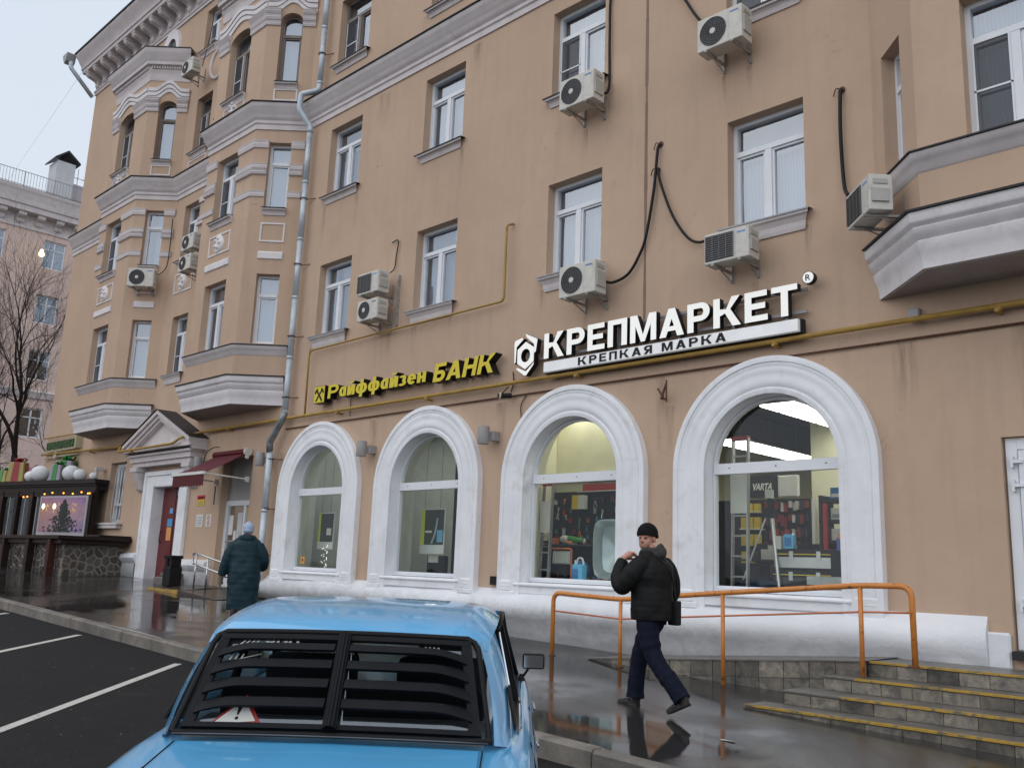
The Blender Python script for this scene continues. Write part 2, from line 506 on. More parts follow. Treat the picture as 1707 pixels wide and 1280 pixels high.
while x > -48:
    mb = MB()
    L = 1.0
    h = g_walk(x, -4.8)
    for_z = [(0, -0.3), (0, 0)]
    mb.prism([(-0.075, -0.32), (0.075, -0.32), (0.075, 0.0), (-0.055, 0.0), (-0.075, -0.025)], -0.494, 0.494, axis='x')
    if k0 is None:
        k0 = mb.build('kerb_stone', CONC, kerb, local=True, bevel=0.008)
        o = k0
    else:
        o = k0.copy(); C.objects.link(o); o.parent = kerb
    o.location = (x - 0.5, random.uniform(-.006, .006), (g_walk(x - .5, -4.8)) + random.uniform(-.003, .006))
    o.rotation_euler = (0, math.atan(0.033), 0) if x > -54 else (0, 0, 0)
    x -= 1.0

def decal(name, pts, m, fn, dz=0.004, **kw):
    """flat painted marking draped on the road"""
    mb = MB()
    a, b, w = Vector(pts[0]), Vector(pts[1]), pts[2]
    d = (b - a); L = d.length; d.normalize(); n = Vector((-d.y, d.x))
    N = 8
    vs = []
    for i in range(N + 1):
        p = a + d * L * i / N
        for s in (-1, 1):
            q = p + n * s * w / 2
            vs.append((q.x, q.y, fn(q.x, q.y) + dz))
    mb.add(vs, [(2 * i, 2 * i + 2, 2 * i + 3, 2 * i + 1) for i in range(N)])
    o = mb.build(name, m, recalc=False)
    return tag(o, **kw)
MARK = mat('worn_white_marking', (0.55, 0.54, 0.50), 0.6, var=0.1, scale=8, dirt=(0.2, 0.2, 0.19), dscale=14, dlo=.6, dhi=.72)
decal('parking_line', ((-15.01, -5.13), (-12.2, -8.0), 0.10), MARK, g_road, kind='structure')
decal('parking_line', ((-11.65, -5.16), (-7.6, -9.2), 0.10), MARK, g_road, kind='structure')
decal('parking_line', ((-18.6, -5.05), (-16.0, -7.7), 0.10), MARK, g_road, kind='structure')
decal('parking_line', ((-22.0, -5.05), (-19.4, -7.7), 0.10), MARK, g_road, kind='structure')

def mat_stain(name, col, strength):
    """soft-edged run of dirt: denser at the top of its sheet, broken up by streaky noise"""
    m = bpy.data.materials.new(name); m.use_nodes = True; nt = m.node_tree; nt.nodes.clear(); MATS[name] = m
    o = _n(nt, 'ShaderNodeOutputMaterial'); t = _n(nt, 'ShaderNodeBsdfTransparent'); d_ = _n(nt, 'ShaderNodeBsdfDiffuse'); mx = _n(nt, 'ShaderNodeMixShader')
    d_.inputs[0].default_value = (*col, 1)
    g = _n(nt, 'ShaderNodeTexCoord'); sp = _n(nt, 'ShaderNodeSeparateXYZ'); nt.links.new(g.outputs['Generated'], sp.inputs[0])
    geo = _n(nt, 'ShaderNodeNewGeometry'); sc = _n(nt, 'ShaderNodeVectorMath', operation='MULTIPLY'); sc.inputs[1].default_value = (16, 16, 1.6)
    nt.links.new(geo.outputs['Position'], sc.inputs[0])
    n1 = noise_node(nt, 1.0, 5, .65, sc.outputs[0]); r1 = ramp(nt, n1.outputs[0], .38, .68)
    fz = _n(nt, 'ShaderNodeMath', operation='POWER'); fz.inputs[1].default_value = 1.4; nt.links.new(sp.outputs[2], fz.inputs[0])
    a = _n(nt, 'ShaderNodeMath', operation='SUBTRACT'); a.inputs[0].default_value = 1.0; nt.links.new(sp.outputs[0], a.inputs[1])
    b = _n(nt, 'ShaderNodeMath', operation='MULTIPLY'); nt.links.new(sp.outputs[0], b.inputs[0]); nt.links.new(a.outputs[0], b.inputs[1])
    c = _n(nt, 'ShaderNodeMath', operation='MULTIPLY'); c.inputs[1].default_value = 4.0; nt.links.new(b.outputs[0], c.inputs[0])
    e = _n(nt, 'ShaderNodeMath', operation='MULTIPLY'); nt.links.new(c.outputs[0], e.inputs[0]); nt.links.new(fz.outputs[0], e.inputs[1])
    f = _n(nt, 'ShaderNodeMath', operation='MULTIPLY'); nt.links.new(e.outputs[0], f.inputs[0]); nt.links.new(r1.outputs[0], f.inputs[1])
    h = _n(nt, 'ShaderNodeMath', operation='MULTIPLY'); h.inputs[1].default_value = strength; h.use_clamp = True; nt.links.new(f.outputs[0], h.inputs[0])
    nt.links.new(h.outputs[0], mx.inputs[0]); nt.links.new(t.outputs[0], mx.inputs[1]); nt.links.new(d_.outputs[0], mx.inputs[2]); nt.links.new(mx.outputs[0], o.inputs[0])
    return m
GRIME = mat_stain('grime_run', (.18, .13, .10), .42)
RUSTRUN = mat_stain('rust_run', (.24, .12, .06), .5)
# ---------------------------------------------------------------- the apartment building
B = empty('apartment_building', (-18, 0, 0), label='long ochre plastered apartment house with grey cornices and bay windows, shops at street level', cat='building')

def frame2(p0, p1):
    """local frame along a plan segment: u along, n outward (towards the street)"""
    d = Vector((p1[0] - p0[0], p1[1] - p0[1])); L = d.length; d.normalize()
    return L, d, Vector((d.y, -d.x))
def W3(p0, d, n, u, out, z):
    return (p0[0] + d.x * u + n.x * out, p0[1] + d.y * u + n.y * out, z)

def wall_seg(mb, p0, p1, z0, z1, holes, depth=0.25, m=0, mr=0):
    """holes: (u0,u1,z0,z1,arch) ; arch = rise of a round head above z1 (semi-ellipse)"""
    L, d, n = frame2(p0, p1)
    us = sorted({0.0, L, *[min(max(h[0], 0), L) for h in holes], *[min(max(h[1], 0), L) for h in holes]})
    zs = sorted({z0, z1, *[h[2] for h in holes], *[h[3] + h[4] for h in holes]})
    for i in range(len(us) - 1):
        for j in range(len(zs) - 1):
            uc = (us[i] + us[i + 1]) / 2; zc = (zs[j] + zs[j + 1]) / 2
            if us[i + 1] - us[i] < 1e-5 or zs[j + 1] - zs[j] < 1e-5: continue
            if any(h[0] < uc < h[1] and h[2] < zc < h[3] + h[4] for h in holes): continue
            mb.quad(W3(p0, d, n, us[i], 0, zs[j]), W3(p0, d, n, us[i + 1], 0, zs[j]), W3(p0, d, n, us[i + 1], 0, zs[j + 1]), W3(p0, d, n, us[i], 0, zs[j + 1]), m)
    for h in holes:
        u0, u1, a, b, r = h[:5]
        dep = h[5] if len(h) > 5 else depth
        out = hole_outline(u0, u1, a, b, r)
        k = len(out)
        for i in range(k):
            q, w = out[i], out[(i + 1) % k]
            mb.quad(W3(p0, d, n, q[0], 0, q[1]), W3(p0, d, n, w[0], 0, w[1]), W3(p0, d, n, w[0], -dep, w[1]), W3(p0, d, n, q[0], -dep, q[1]), mr)
        if r:
            arc = arc_pts(u0, u1, b, r)
            for i in range(len(arc) - 1):
                q, w = arc[i], arc[i + 1]
                mb.quad(W3(p0, d, n, q[0], 0, q[1]), W3(p0, d, n, w[0], 0, w[1]), W3(p0, d, n, w[0], 0, b + r), W3(p0, d, n, q[0], 0, b + r), m)
def arc_pts(u0, u1, zb, r, N=24):
    c = (u0 + u1) / 2; hw = (u1 - u0) / 2
    return [(c - hw * math.cos(math.pi * i / N), zb + r * math.sin(math.pi * i / N)) for i in range(N + 1)]
def hole_outline(u0, u1, a, b, r):
    if r:
        return [(u0, a), *arc_pts(u0, u1, b, r), (u1, a)]
    return [(u0, a), (u0, b), (u1, b), (u1, a)]

# plan path of the street front (from left to right)
BAY1 = dict(l=-21.45, r=-19.12); BAY2 = dict(l=-28.25, r=-25.85); BAY3 = dict(l=-3.72, r=-1.4)
P_ = .86
def bay_pts(b): return [(b['l'] - P_, 0), (b['l'], -P_), (b['r'], -P_), (b['r'] + P_, 0)]
XL, XR = -32.85, 3.0
ROW2 = (6.50, 8.17); ROW3 = (9.78, 11.46); ROW4 = (13.05, 14.78); ROW5 = (16.25, 17.65)
WH = []      # windows to be made: (p0, p1, u0, u1, z0, z1, arch, style)

upper = MB(); ZB = 5.12
def holes_for(p0, p1, us, rows, style, arch4=0.0, skip=()):
    hs = []
    for (u0, u1) in us:
        for k, (a, b) in rows.items():
            if (round(u0, 2), k) in skip: continue
            r = arch4 if k == 4 else 0.0
            bb = b - (0.0 if not r else 0.25)
            hs.append((u0, u1, a, bb, r))
            WH.append((p0, p1, u0, u1, a, bb, r, style, k))
    return hs
rows = {2: ROW2, 3: ROW3, 4: ROW4, 5: ROW5}
rows_b = {2: ROW2, 3: ROW3, 4: (13.02, 14.95)}
ZT = 18.15
# main wall lengths
mb_wall = MB()
def cols(x0, lst): return [(a - x0, b - x0) for a, b in lst]
flat_left = ((XL, 0), (BAY2['l'] - P_, 0)); mid = ((BAY2['r'] + P_, 0), (BAY1['l'] - P_, 0))
main = ((BAY1['r'] + P_, 0), (BAY3['l'] - P_, 0)); right = ((BAY3['r'] + P_, 0), (XR, 0))
wall_seg(mb_wall, *flat_left, ZB, ZT, [])
hs = holes_for(*mid, cols(mid[0][0], [(-24.42, -23.5)]), rows, 'double')
wall_seg(mb_wall, *mid, ZB, ZT, hs)
hs = holes_for(*main, cols(main[0][0], [(-17.19, -15.99), (-13.8, -12.6), (-10.26, -9.07), (-6.72, -5.53)]), rows, 'double')
wall_seg(mb_wall, *main, ZB, ZT, hs)
hs = holes_for(*right, cols(right[0][0], [(0.7, 1.9)]), rows, 'double')
wall_seg(mb_wall, *right, ZB, ZT, hs)
for b, win in ((BAY1, (-20.92, -19.86)), (BAY2, (-27.78, -26.68)), (BAY3, (-3.18, -2.1))):
    q = bay_pts(b)
    Lc = math.hypot(P_, P_)
    top = 16.0
    for (a, c, us) in ((q[0], q[1], [(Lc - .88, Lc - .34)]), (q[1], q[2], [(win[0] - b['l'], win[1] - b['l'])]), (q[2], q[3], [(.34, .88)])):
        arch = 0.22
        hs = holes_for(a, c, us, rows_b, 'double' if us[0][1] - us[0][0] > .8 else 'single', arch4=arch)
        wall_seg(mb_wall, a, c, 5.62, top, hs)
    # wall behind / above the bay
    wall_seg(mb_wall, q[0], q[3], top - .02, ZT, [])
mb_wall.quad((XL, 0, ZB), (XL, 14, ZB), (XL, 14, ZT), (XL, 0, ZT))
mb_wall.build('upper_wall', STUCCO, B)

# ground storey wall: arches, doors, small window
gw = MB(); GZ = 0.2
ARCH = [(-16.52, .965), (-13.05, .965), (-9.55, .965), (-6.10, .965)]
gh = []
for cx, hw in ARCH: gh.append((cx - hw - XL, cx + hw - XL, 1.45, 3.08, hw, .20))
gh.append((-24.30 - XL, -22.78 - XL, 0.9, 3.46, 0, .34))         # red door
gh.append((-20.70 - XL, -19.32 - XL, 0.9, 4.02, 0, .42))         # bank door
gh.append((-27.35 - XL, -26.30 - XL, 2.52, 4.25, 0, .30))        # grilled window
gh.append((-3.30 - XL, -1.9 - XL, 0.96, 3.27, 0, .14))           # white door
wall_seg(gw, (XL, 0), (XR, 0), GZ, ZB, gh)
gw.quad((XL, 0, GZ), (XL, 14, GZ), (XL, 14, ZB), (XL, 0, ZB))
gw.build('street_wall', STUCCO, B)

# ---- profiles swept along the plan path
def sweep(mb, path, prof, closed_ends=True, zf=None, m=0):
    """path: plan points left->right, street side is to the right of travel; prof: (out, z)"""
    n = len(path); offs = []
    for i in range(n):
        if i == 0: _, d, nn = frame2(path[0], path[1]); offs.append((nn.x, nn.y))
        elif i == n - 1: _, d, nn = frame2(path[-2], path[-1]); offs.append((nn.x, nn.y))
        else:
            _, d0, n0 = frame2(path[i - 1], path[i]); _, d1, n1 = frame2(path[i], path[i + 1])
            b = (n0 + n1); b.normalize(); k = 1 / max(.3, b.dot(n0)); offs.append((b.x * k, b.y * k))
    vs = []; k = len(prof)
    for i, p in enumerate(path):
        for (o, z) in prof:
            dz = zf(i) if zf else 0
            vs.append((p[0] + offs[i][0] * o, p[1] + offs[i][1] * o, z + dz))
    fs = []
    for i in range(n - 1):
        for j in range(k - 1):
            fs.append((i * k + j, (i + 1) * k + j, (i + 1) * k + j + 1, i * k + j + 1))
    if closed_ends:
        fs.append(tuple(range(k))); fs.append(tuple((n - 1) * k + j for j in range(k - 1, -1, -1)))
    mb.add(vs, fs, m)

full = [(XL, 0), *bay_pts(BAY2), *bay_pts(BAY1), *bay_pts(BAY3), (XR, 0)]
CORN = [(0.0, 11.78), (.03, 11.78), (.03, 11.9), (.06, 11.93), (.06, 12.0), (.085, 12.03), (.12, 12.07), (.125, 12.12), (.15, 12.15), (.17, 12.2), (.215, 12.27), (.245, 12.33), (.25, 12.38), (0.0, 12.44)]
mb = MB(); sweep(mb, full, CORN); mb.build('string_cornice', TRIM, B, smooth=True)
mb = MB(); sweep(mb, full, [(0.0, 12.46), (0.28, 12.385), (0.28, 12.41), (0, 12.48)]); mb.build('cornice_flashing', LEAD, B)

def sub(path, f):  # helper for pieces
    return path
def prof_at(prof, z): return [(o, z + dz) for o, dz in prof]
CONSOLE = [(0.0, -.66), (-.12, -.63), (-.02, -.60), (.0, -.52), (.05, -.47), (.10, -.42), (.10, -.38), (.12, -.37), (.145, -.31), (.15, -.27), (.12, -.22), (.155, -.20), (.16, -.14), (.20, -.12), (.215, -.02), (0.0, 0.03)]
SILLB = [(0, -.22), (.02, -.2), (.035, -.14), (.07, -.09), (.1, -.05), (.11, 0), (0, .03)]
for b, nm in ((BAY1, 'near'), (BAY2, 'far'), (BAY3, 'right')):
    q = bay_pts(b)
    # corbelled underside: smaller plan at the bottom
    mb = MB()
    prof = [(-.03, 5.07), (.0, 5.08), (.01, 5.19), (.035, 5.26), (.065, 5.33), (.07, 5.38), (.05, 5.40), (.11, 5.46), (.13, 5.52), (.10, 5.545), (.15, 5.57), (.165, 5.60), (.17, 5.70), (0, 5.73)]
    sweep(mb, q, prof, closed_ends=False)
    o = mb.build('bay_console', TRIM if b is BAY3 else WHITE, B, smooth=True)
    o.data.materials[0] = mat_cons = MATS.get('console_plaster') or mat('console_plaster', (0.74, 0.71, 0.72), 0.8, var=0.06, scale=2, bmp=.15, bscale=30, dirt=(0.52, .49, .49), dscale=2.5, dlo=.5, dhi=.85)
    mb = MB()
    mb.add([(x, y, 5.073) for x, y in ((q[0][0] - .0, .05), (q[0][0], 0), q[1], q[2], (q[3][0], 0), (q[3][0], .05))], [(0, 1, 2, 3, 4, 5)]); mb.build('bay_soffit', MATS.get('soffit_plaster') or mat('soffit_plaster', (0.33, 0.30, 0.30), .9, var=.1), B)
    mb = MB(); sweep(mb, q, [(0, 5.73), (.185, 5.705), (.20, 5.705), (.20, 5.73), (0, 5.77)], False); mb.build('bay_flashing', LEAD, B)
    mb = MB(); sweep(mb, q, [(o, 6.43 + z) for o, z in SILLB], False); mb.build('bay_sill_band', TRIM, B, smooth=True)
    mb = MB(); sweep(mb, q, [(0, 6.46), (.115, 6.435), (.13, 6.435), (.13, 6.455), (0, 6.49)], False); mb.build('bay_flashing', LEAD, B)
    if b is BAY3: continue
    # crown of the bay
    CR = [(0, 15.55), (.02, 15.55), (.04, 15.66), (.05, 15.82), (.08, 15.86), (.08, 15.98), (.19, 16.0), (.2, 16.1), (.22, 16.12), (.24, 16.22), (.30, 16.30), (.33, 16.40), (.34, 16.46), (0, 16.5)]
    mb = MB(); sweep(mb, q, CR, False); mb.build('bay_crown_cornice', TRIM, B, smooth=True)
    mb = MB(); sweep(mb, q, [(0, 16.5), (.36, 16.465), (.36, 16.49), (0.0, 16.55)], False)
    mb.add([(q[0][0], 0, 16.54), (q[1][0], q[1][1], 16.54), (q[2][0], q[2][1], 16.54), (q[3][0], 0, 16.54)], [(0, 1, 2, 3)])
    mb.build('bay_flashing', LEAD, B)
    # dentils under the crown
    for s0, s1 in ((q[1], q[2]), (q[2], q[3])):
        L, d, n = frame2(s0, s1)
        dm = MB(); N = int(L / .075)
        for i in range(N):
            u = .03 + i * .075
            a = W3(s0, d, n, u, .08, 0); c = W3(s0, d, n, u + .04, .08, 0)
            e = W3(s0, d, n, u + .04, .13, 0); f = W3(s0, d, n, u, .13, 0)
            dm.prism([(p[0], p[1]) for p in (a, c, e, f)], 15.9, 15.985, axis='z')
        o = dm.build('dentil_row', TRIM, B); tag(o, kind='stuff')
    # wavy label mouldings over the arched windows
    for s0, s1, wc, ww in ((q[1], q[2], None, 1.1), (q[2], q[3], .61, .54)):
        L, d, n = frame2(s0, s1)
        if wc is None:
            wi = (-20.92, -19.86) if b is BAY1 else (-27.78, -26.68)
            wc = (wi[0] + wi[1]) / 2 - s0[0]
        for k in range(3):
            mbw = MB(); N = 24; vs = []
            for i in range(N + 1):
                u = L * i / N
                t = max(0, 1 - abs(u - wc) / (ww * .78)); hump = .26 * (math.sin(t * math.pi / 2) ** 2)
                zb = 14.93 + hump + k * .125
                ob = .035 + .03 * k
                for (oo, zz) in ((0, zb), (ob, zb), (ob + .012, zb + .10), (0, zb + .115)):
                    vs.append(W3(s0, d, n, u, oo, zz))
            fs = []
            for i in range(N):
                for j in range(3): fs.append((i * 4 + j, (i + 1) * 4 + j, (i + 1) * 4 + j + 1, i * 4 + j + 1))
            fs += [(0, 1, 2, 3), tuple(N * 4 + j for j in (3, 2, 1, 0))]
            mbw.add(vs, fs); mbw.build('wavy_moulding', MATS['console_plaster'], B)

# rusticated bands on the piers beside the bay windows
BANDS = {3: [(11.30, .22, .05), (10.78, .14, .04), (10.62, .14, .07), (10.06, .17, .04)], 4: [(14.55, .14, .05), (14.69, .16, .08), (14.85, .14, .11)]}
for b, win in ((BAY1, (-20.92, -19.86)), (BAY2, (-27.78, -26.68))):
    q = bay_pts(b)
    L, d, n = frame2(q[2], q[3])
    w1 = W3(q[2], d, n, .34, 0, 0); w2 = W3(q[2], d, n, .88, 0, 0)
    paths = [[(win[1] + .0, -P_), q[2], (w1[0], w1[1])], [(w2[0], w2[1]), (q[3][0] - .01, -.01)], [(q[1]), (win[0], -P_)]]
    for k in BANDS:
        for (z, h, o) in BANDS[k]:
            for p in paths:
                mb = MB(); sweep(mb, p, [(0, z), (o * .7, z + .01), (o, z + h * .45), (o * .85, z + h * .6), (o + .01, z + h * .9), (0, z + h)])
                mb.build('pier_band', TRIM, B)
# the same bands beside the window between the bays
for z, h, o in BANDS[3]:
    mb = MB(); sweep(mb, [(-23.5, 0), (-23.15, 0)], [(0, z), (o, z + .02), (o, z + h * .8), (0, z + h)]); mb.build('pier_band', TRIM, B)

# thin moulded frames and shields under the bay windows
def frame_moulding(p0, p1, u0, u1, z0, z1, w=.035, name='panel_frame'):
    L, d, n = frame2(p0, p1); mb = MB()
    for (a, b_, c, e) in ((u0, u1, z0, z0 + w), (u0, u1, z1 - w, z1), (u0, u0 + w, z0 + w, z1 - w), (u1 - w, u1, z0 + w, z1 - w)):
        A = W3(p0, d, n, a, 0, 0); Bq = W3(p0, d, n, b_, 0, 0); Cq = W3(p0, d, n, b_, .022, 0); Dq = W3(p0, d, n, a, .022, 0)
        mb.prism([(A[0], A[1]), (Bq[0], Bq[1]), (Cq[0], Cq[1]), (Dq[0], Dq[1])], c, e, axis='z')
    return mb.build(name, TRIMW, B)
TRIMW = MATS['console_plaster']
def shield(p0, p1, uc, zc, s=.24):
    L, d, n = frame2(p0, p1); mb = MB()
    pts = []
    for i in range(16):
        a = 2 * math.pi * i / 16
        rr = s * (1 + .12 * math.cos(3 * a + .5))
        pts.append((rr * .8 * math.cos(a), rr * 1.1 * math.sin(a)))
    vs = [W3(p0, d, n, uc + a, 0, zc + b_) for a, b_ in pts] + [W3(p0, d, n, uc + a * .85, .05, zc + b_ * .85) for a, b_ in pts] + [W3(p0, d, n, uc + a * .45, .075, zc + b_ * .45) for a, b_ in pts]
    fs = [(i, (i + 1) % 16, 16 + (i + 1) % 16, 16 + i) for i in range(16)] + [(16 + i, 16 + (i + 1) % 16, 32 + (i + 1) % 16, 32 + i) for i in range(16)] + [tuple(range(32, 48))]
    mb.add(vs, fs)
    for i in range(5):
        a = i * 1.256
        mb.ball(W3(p0, d, n, uc + .1 * math.cos(a), .075, zc + .12 * math.sin(a)), .045, 8)
    return mb.build('shield_ornament', TRIMW, B, smooth=True)
for b, win in ((BAY1, (-20.92, -19.86)), (BAY2, (-27.78, -26.68))):
    q = bay_pts(b)
    wu = win[0] - q[1][0]; wv = win[1] - q[1][0]
    for (z0, z1) in ((8.95, 9.42), (12.55, 12.86)):
        frame_moulding(q[2], q[3], .32, .9, z0, z1)
        frame_moulding(q[1], q[2], wu + .02, wv - .02, z0 - .05, z1)
    shield(q[1], q[2], (wu + wv) / 2, 9.17); shield(q[1], q[2], (wu + wv) / 2, 12.74, .17)
    for p0, p1, u0, u1 in ((q[2], q[3], .32, .9), (q[1], q[2], wu - .05, wv + .05)):
        L, d, n = frame2(p0, p1)
        a = W3(p0, d, n, u0, 0, 0); c = W3(p0, d, n, u1, 0, 0)
        mb = MB(); sweep(mb, [(a[0], a[1]), (c[0], c[1])], [(0, 8.52), (.035, 8.54), (.04, 8.68), (0, 8.72)]); mb.build('apron_moulding', TRIMW, B)
frame_moulding(*mid, .45, 1.5, 8.85, 9.42); shield(*mid, .95, 9.12)
frame_moulding(*mid, .45, 1.5, 12.52, 12.85)
# ring ornament between the bays, high up
mb = MB(); pts = []
for i in range(21):
    a = math.pi * .62 + i / 20 * math.pi * 1.55
    pts.append((-23.35 + .42 * math.cos(a), -.02, 15.55 + .46 * math.sin(a)))
mb.tube(pts, .045, 8); mb.build('ring_ornament', TRIMW, B, smooth=True)
mb = MB(); sweep(mb, [(-23.55, 0), (-23.0, 0)], [(0, 15.98), (.03, 16.0), (.06, 16.1), (.12, 16.2), (0, 16.25)]); mb.build('window_sill', TRIM, B)
# low relief piers between the bays
for z0, z1 in ((12.48, 15.3), (9.0, 11.78), (6.0, 8.3)):
    mb = MB(); mb.box(-23.17, -23.05, -.03, 0, z0, z1); mb.build('pilaster_strip', STUCCO, B)

# lunette over the far bay
mb = MB(); vs = []; N = 18
for i in range(N + 1):
    a = math.pi * i / N
    for (r_, o) in ((.36, 0), (.36, .07), (.60, .09), (.62, 0)):
        vs.append((-26.62 + r_ * math.cos(a) * 1.0, -o, 17.15 + r_ * 1.25 * math.sin(a)))
fs = [(i * 4 + j, (i + 1) * 4 + j, (i + 1) * 4 + j + 1, i * 4 + j + 1) for i in range(N) for j in range(3)]
mb.add(vs, fs); mb.box(-27.24, -26.98, -.09, 0, 16.5, 17.15); mb.box(-26.26, -26.0, -.09, 0, 16.5, 17.15)
mb.build('lunette_surround', TRIMW, B)
mb = MB(); pts = [(-26.62 + .36 * math.cos(math.pi * i / N), 17.15 + .45 * math.sin(math.pi * i / N)) for i in range(N + 1)]
mb.add([(x, -.015, z) for x, z in pts] + [(-26.98, -.015, 16.55), (-26.26, -.015, 16.55)], [tuple(list(range(N + 1)) + [N + 1, N + 2])])
mb.build('lunette_opening', flat('lunette_dark', (.06, .055, .06), .3), B)

# ---- eaves: frieze, brackets, cornice, roof
mb = MB()
EV = [(0, 17.9), (.04, 17.9), (.05, 17.98), (.08, 18.0), (.08, 18.06), (.02, 18.08), (.02, 18.52), (.55, 18.54), (.57, 18.64), (.61, 18.66), (.62, 18.78), (.70, 18.88), (.73, 18.95), (.83, 19.06), (.86, 19.14), (.86, 19.17), (0, 19.5)]
sweep(mb, [(XL - .03, 0), (XR, 0)], EV); mb.build('eaves_cornice', TRIM, B, smooth=True)
mb = MB(); sweep(mb, [(XL - .05, 0), (XR, 0)], [(0, 19.45), (.89, 19.16), (.91, 19.2), (0, 19.54)])
mb.quad((XL - .05, 0, 19.54), (XR, 0, 19.54), (XR, 7, 22.0), (XL - .05, 7, 22.0)); mb.build('roof', LEAD, B)
mb = MB(); mb.quad((XL, 0, 18.15), (XL, 14, 18.15), (XL, 7, 22.0), (XL, 0, 19.4)); mb.build('gable_wall', STUCCO, B)
br = MB()
br.prism([(-.02, 18.1), (-.10, 18.06), (-.15, 18.12), (-.14, 18.22), (-.20, 18.28), (-.32, 18.32), (-.44, 18.35), (-.50, 18.40), (-.51, 18.47), (-.51, 18.53), (0, 18.53)], -.10, .10, axis='x')
br.box(-.125, .125, -.53, 0, 18.47, 18.535)
b0 = br.build('eaves_bracket', TRIM, B, local=True)
b0.location = (XL + .32 + 18, 0, 0)
i = 1
while XL + .32 + i * .64 < -18:
    c = b0.copy(); C.objects.link(c); c.parent = B; c.location = (XL + .32 + i * .64 + 18, 0, 0); i += 1
# ---------------------------------------------------------------- windows of the flats
wcount = 0
def place_win(p0, p1, u0, u1, z0, z1, arch, style, row):
    """frame mesh is the window part; panes, curtain and sill are its children"""
    global wcount
    wcount += 1
    rnd = random.Random(wcount * 13 + 5)
    L, d, n = frame2(p0, p1)
    w = u1 - u0; H = z1 - z0 + arch
    org = W3(p0, d, n, u0, -.22, z0)
    ang = math.atan2(d.y, d.x)
    def loc(o):
        o.location = Vector(org) - Vector(B.location); o.rotation_euler = (0, 0, ang); return o
    fr = MB(); fw = .06; fd = .05        # local: x along, y inwards, z up
    zt = H * .69                         # transom height
    cols_ = [w] if style == 'single' else [w * .47, w]
    def bar(x0, x1, a, b, dy=0.0): fr.box(x0, x1, -fd + dy, fd, a, b)
    bar(0, fw, 0, H - arch); bar(w - fw, w, 0, H - arch); bar(fw, w - fw, 0, fw)
    if arch:
        pts = arc_pts(0, w, H - arch, arch, 12)
        inn = arc_pts(fw, w - fw, H - arch, arch - fw, 12)
        vs = []
        for (a, b) in zip(pts, inn):
            vs += [(a[0], -fd, a[1]), (b[0], -fd, b[1]), (b[0], fd, b[1]), (a[0], fd, a[1])]
        fr.add(vs, [(i * 4 + j, (i + 1) * 4 + j, (i + 1) * 4 + (j + 1) % 4, i * 4 + (j + 1) % 4) for i in range(12) for j in range(4)])
    else: bar(fw, w - fw, H - fw, H)
    bar(fw, w - fw, zt, zt + .075, -.012)
    if style == 'double':
        xm = w * .47; bar(xm - .05, xm + .05, fw, zt, -.008)
        sx = [(fw, xm - .05), (xm + .05, w - fw)]
    else: sx = [(fw, w - fw)]
    for (a, b) in sx:                     # casement sashes, slightly proud
        for (e, f, g, h) in ((a, a + .035, fw, zt), (b - .035, b, fw, zt), (a + .035, b - .035, fw, fw + .035), (a + .035, b - .035, zt - .035, zt)):
            fr.box(e, f, -fd + .015, fd - .01, g, h)
    old = (row == 4 and p0[0] < -18)      # older brown timber frames on the top of the bays
    net = style == 'double' and rnd.random() < .45
    F = fr.build('window', OLDW if old else PVC, B, local=True); loc(F)
    def sub_(name, mb, m, **kw):
        return mb.build(name, m, F, local=True, **kw)
    for k, (a, b) in enumerate(sx):
        g = MB(); g.quad((a, 0.0, fw), (b, 0.0, fw), (b, 0.0, zt), (a, 0.0, zt)); sub_('pane', g, GLASS, recalc=False)
    g = MB()
    if arch:
        inn = arc_pts(fw, w - fw, H - arch, arch - fw, 12)
        g.add([(fw, 0, zt + .07)] + [(x, 0, z) for x, z in inn] + [(w - fw, 0, zt + .07)], [tuple(range(15))])
    else: g.quad((fw, 0, zt + .07), (w - fw, 0, zt + .07), (w - fw, 0, H - fw), (fw, 0, H - fw))
    sub_('pane', g, GLASS, recalc=False)
    # curtain with folds
    kind = rnd.random()
    c = MB(); N = int(w / .035); amp = .005 + .008 * rnd.random()
    vs = []
    gap = (rnd.uniform(.1, .5), rnd.uniform(.55, .95)) if kind < .35 else None
    zc1 = H - .02 if kind < .8 else zt - .05
    for i in range(N + 1):
        x = w * i / N
        yy = .13 + amp * math.sin(i * 1.3 + rnd.random()) + amp * .5 * math.sin(i * .37)
        vs += [(x, yy, .02), (x, yy, zc1)]
    fs = []
    for i in range(N):
        if gap and gap[0] < i / N < gap[0] + .18: continue
        fs.append((2 * i, 2 * i + 2, 2 * i + 3, 2 * i + 1))
    c.add(vs, fs); sub_('curtain', c, CURT, recalc=False, smooth='all')
    g = MB(); g.quad((-.02, .32, -.02), (w + .02, .32, -.02), (w + .02, .32, H + .02), (-.02, .32, H + .02)); 
    for s_, xx in ((-1, -.0), (1, w)): g.quad((xx, .05, 0), (xx, .32, 0), (xx, .32, H), (xx, .05, H))
    g.quad((0, .05, H), (w, .05, H), (w, .32, H), (0, .32, H)); g.quad((0, .05, 0), (w, .05, 0), (w, .32, 0), (0, .32, 0))
    sub_('room_behind', g, flat('room_dim', (.34, .33, .33), .9), recalc=False)
    if net:
        g = MB(); a, b = sx[0]; g.quad((a + .01, -fd - .008, fw), (b - .01, -fd - .008, fw), (b - .01, -fd - .008, zt), (a + .01, -fd - .008, zt)); sub_('mosquito_screen', g, NETG, recalc=False)
        g = MB(); g.box(a, b, -fd - .02, -fd - .004, zt * .48, zt * .48 + .022)
        for e, f in ((a, a + .02), (b - .02, b)): g.box(e, f, -fd - .02, -fd - .004, fw, zt)
        sub_('screen_frame', g, PVC)
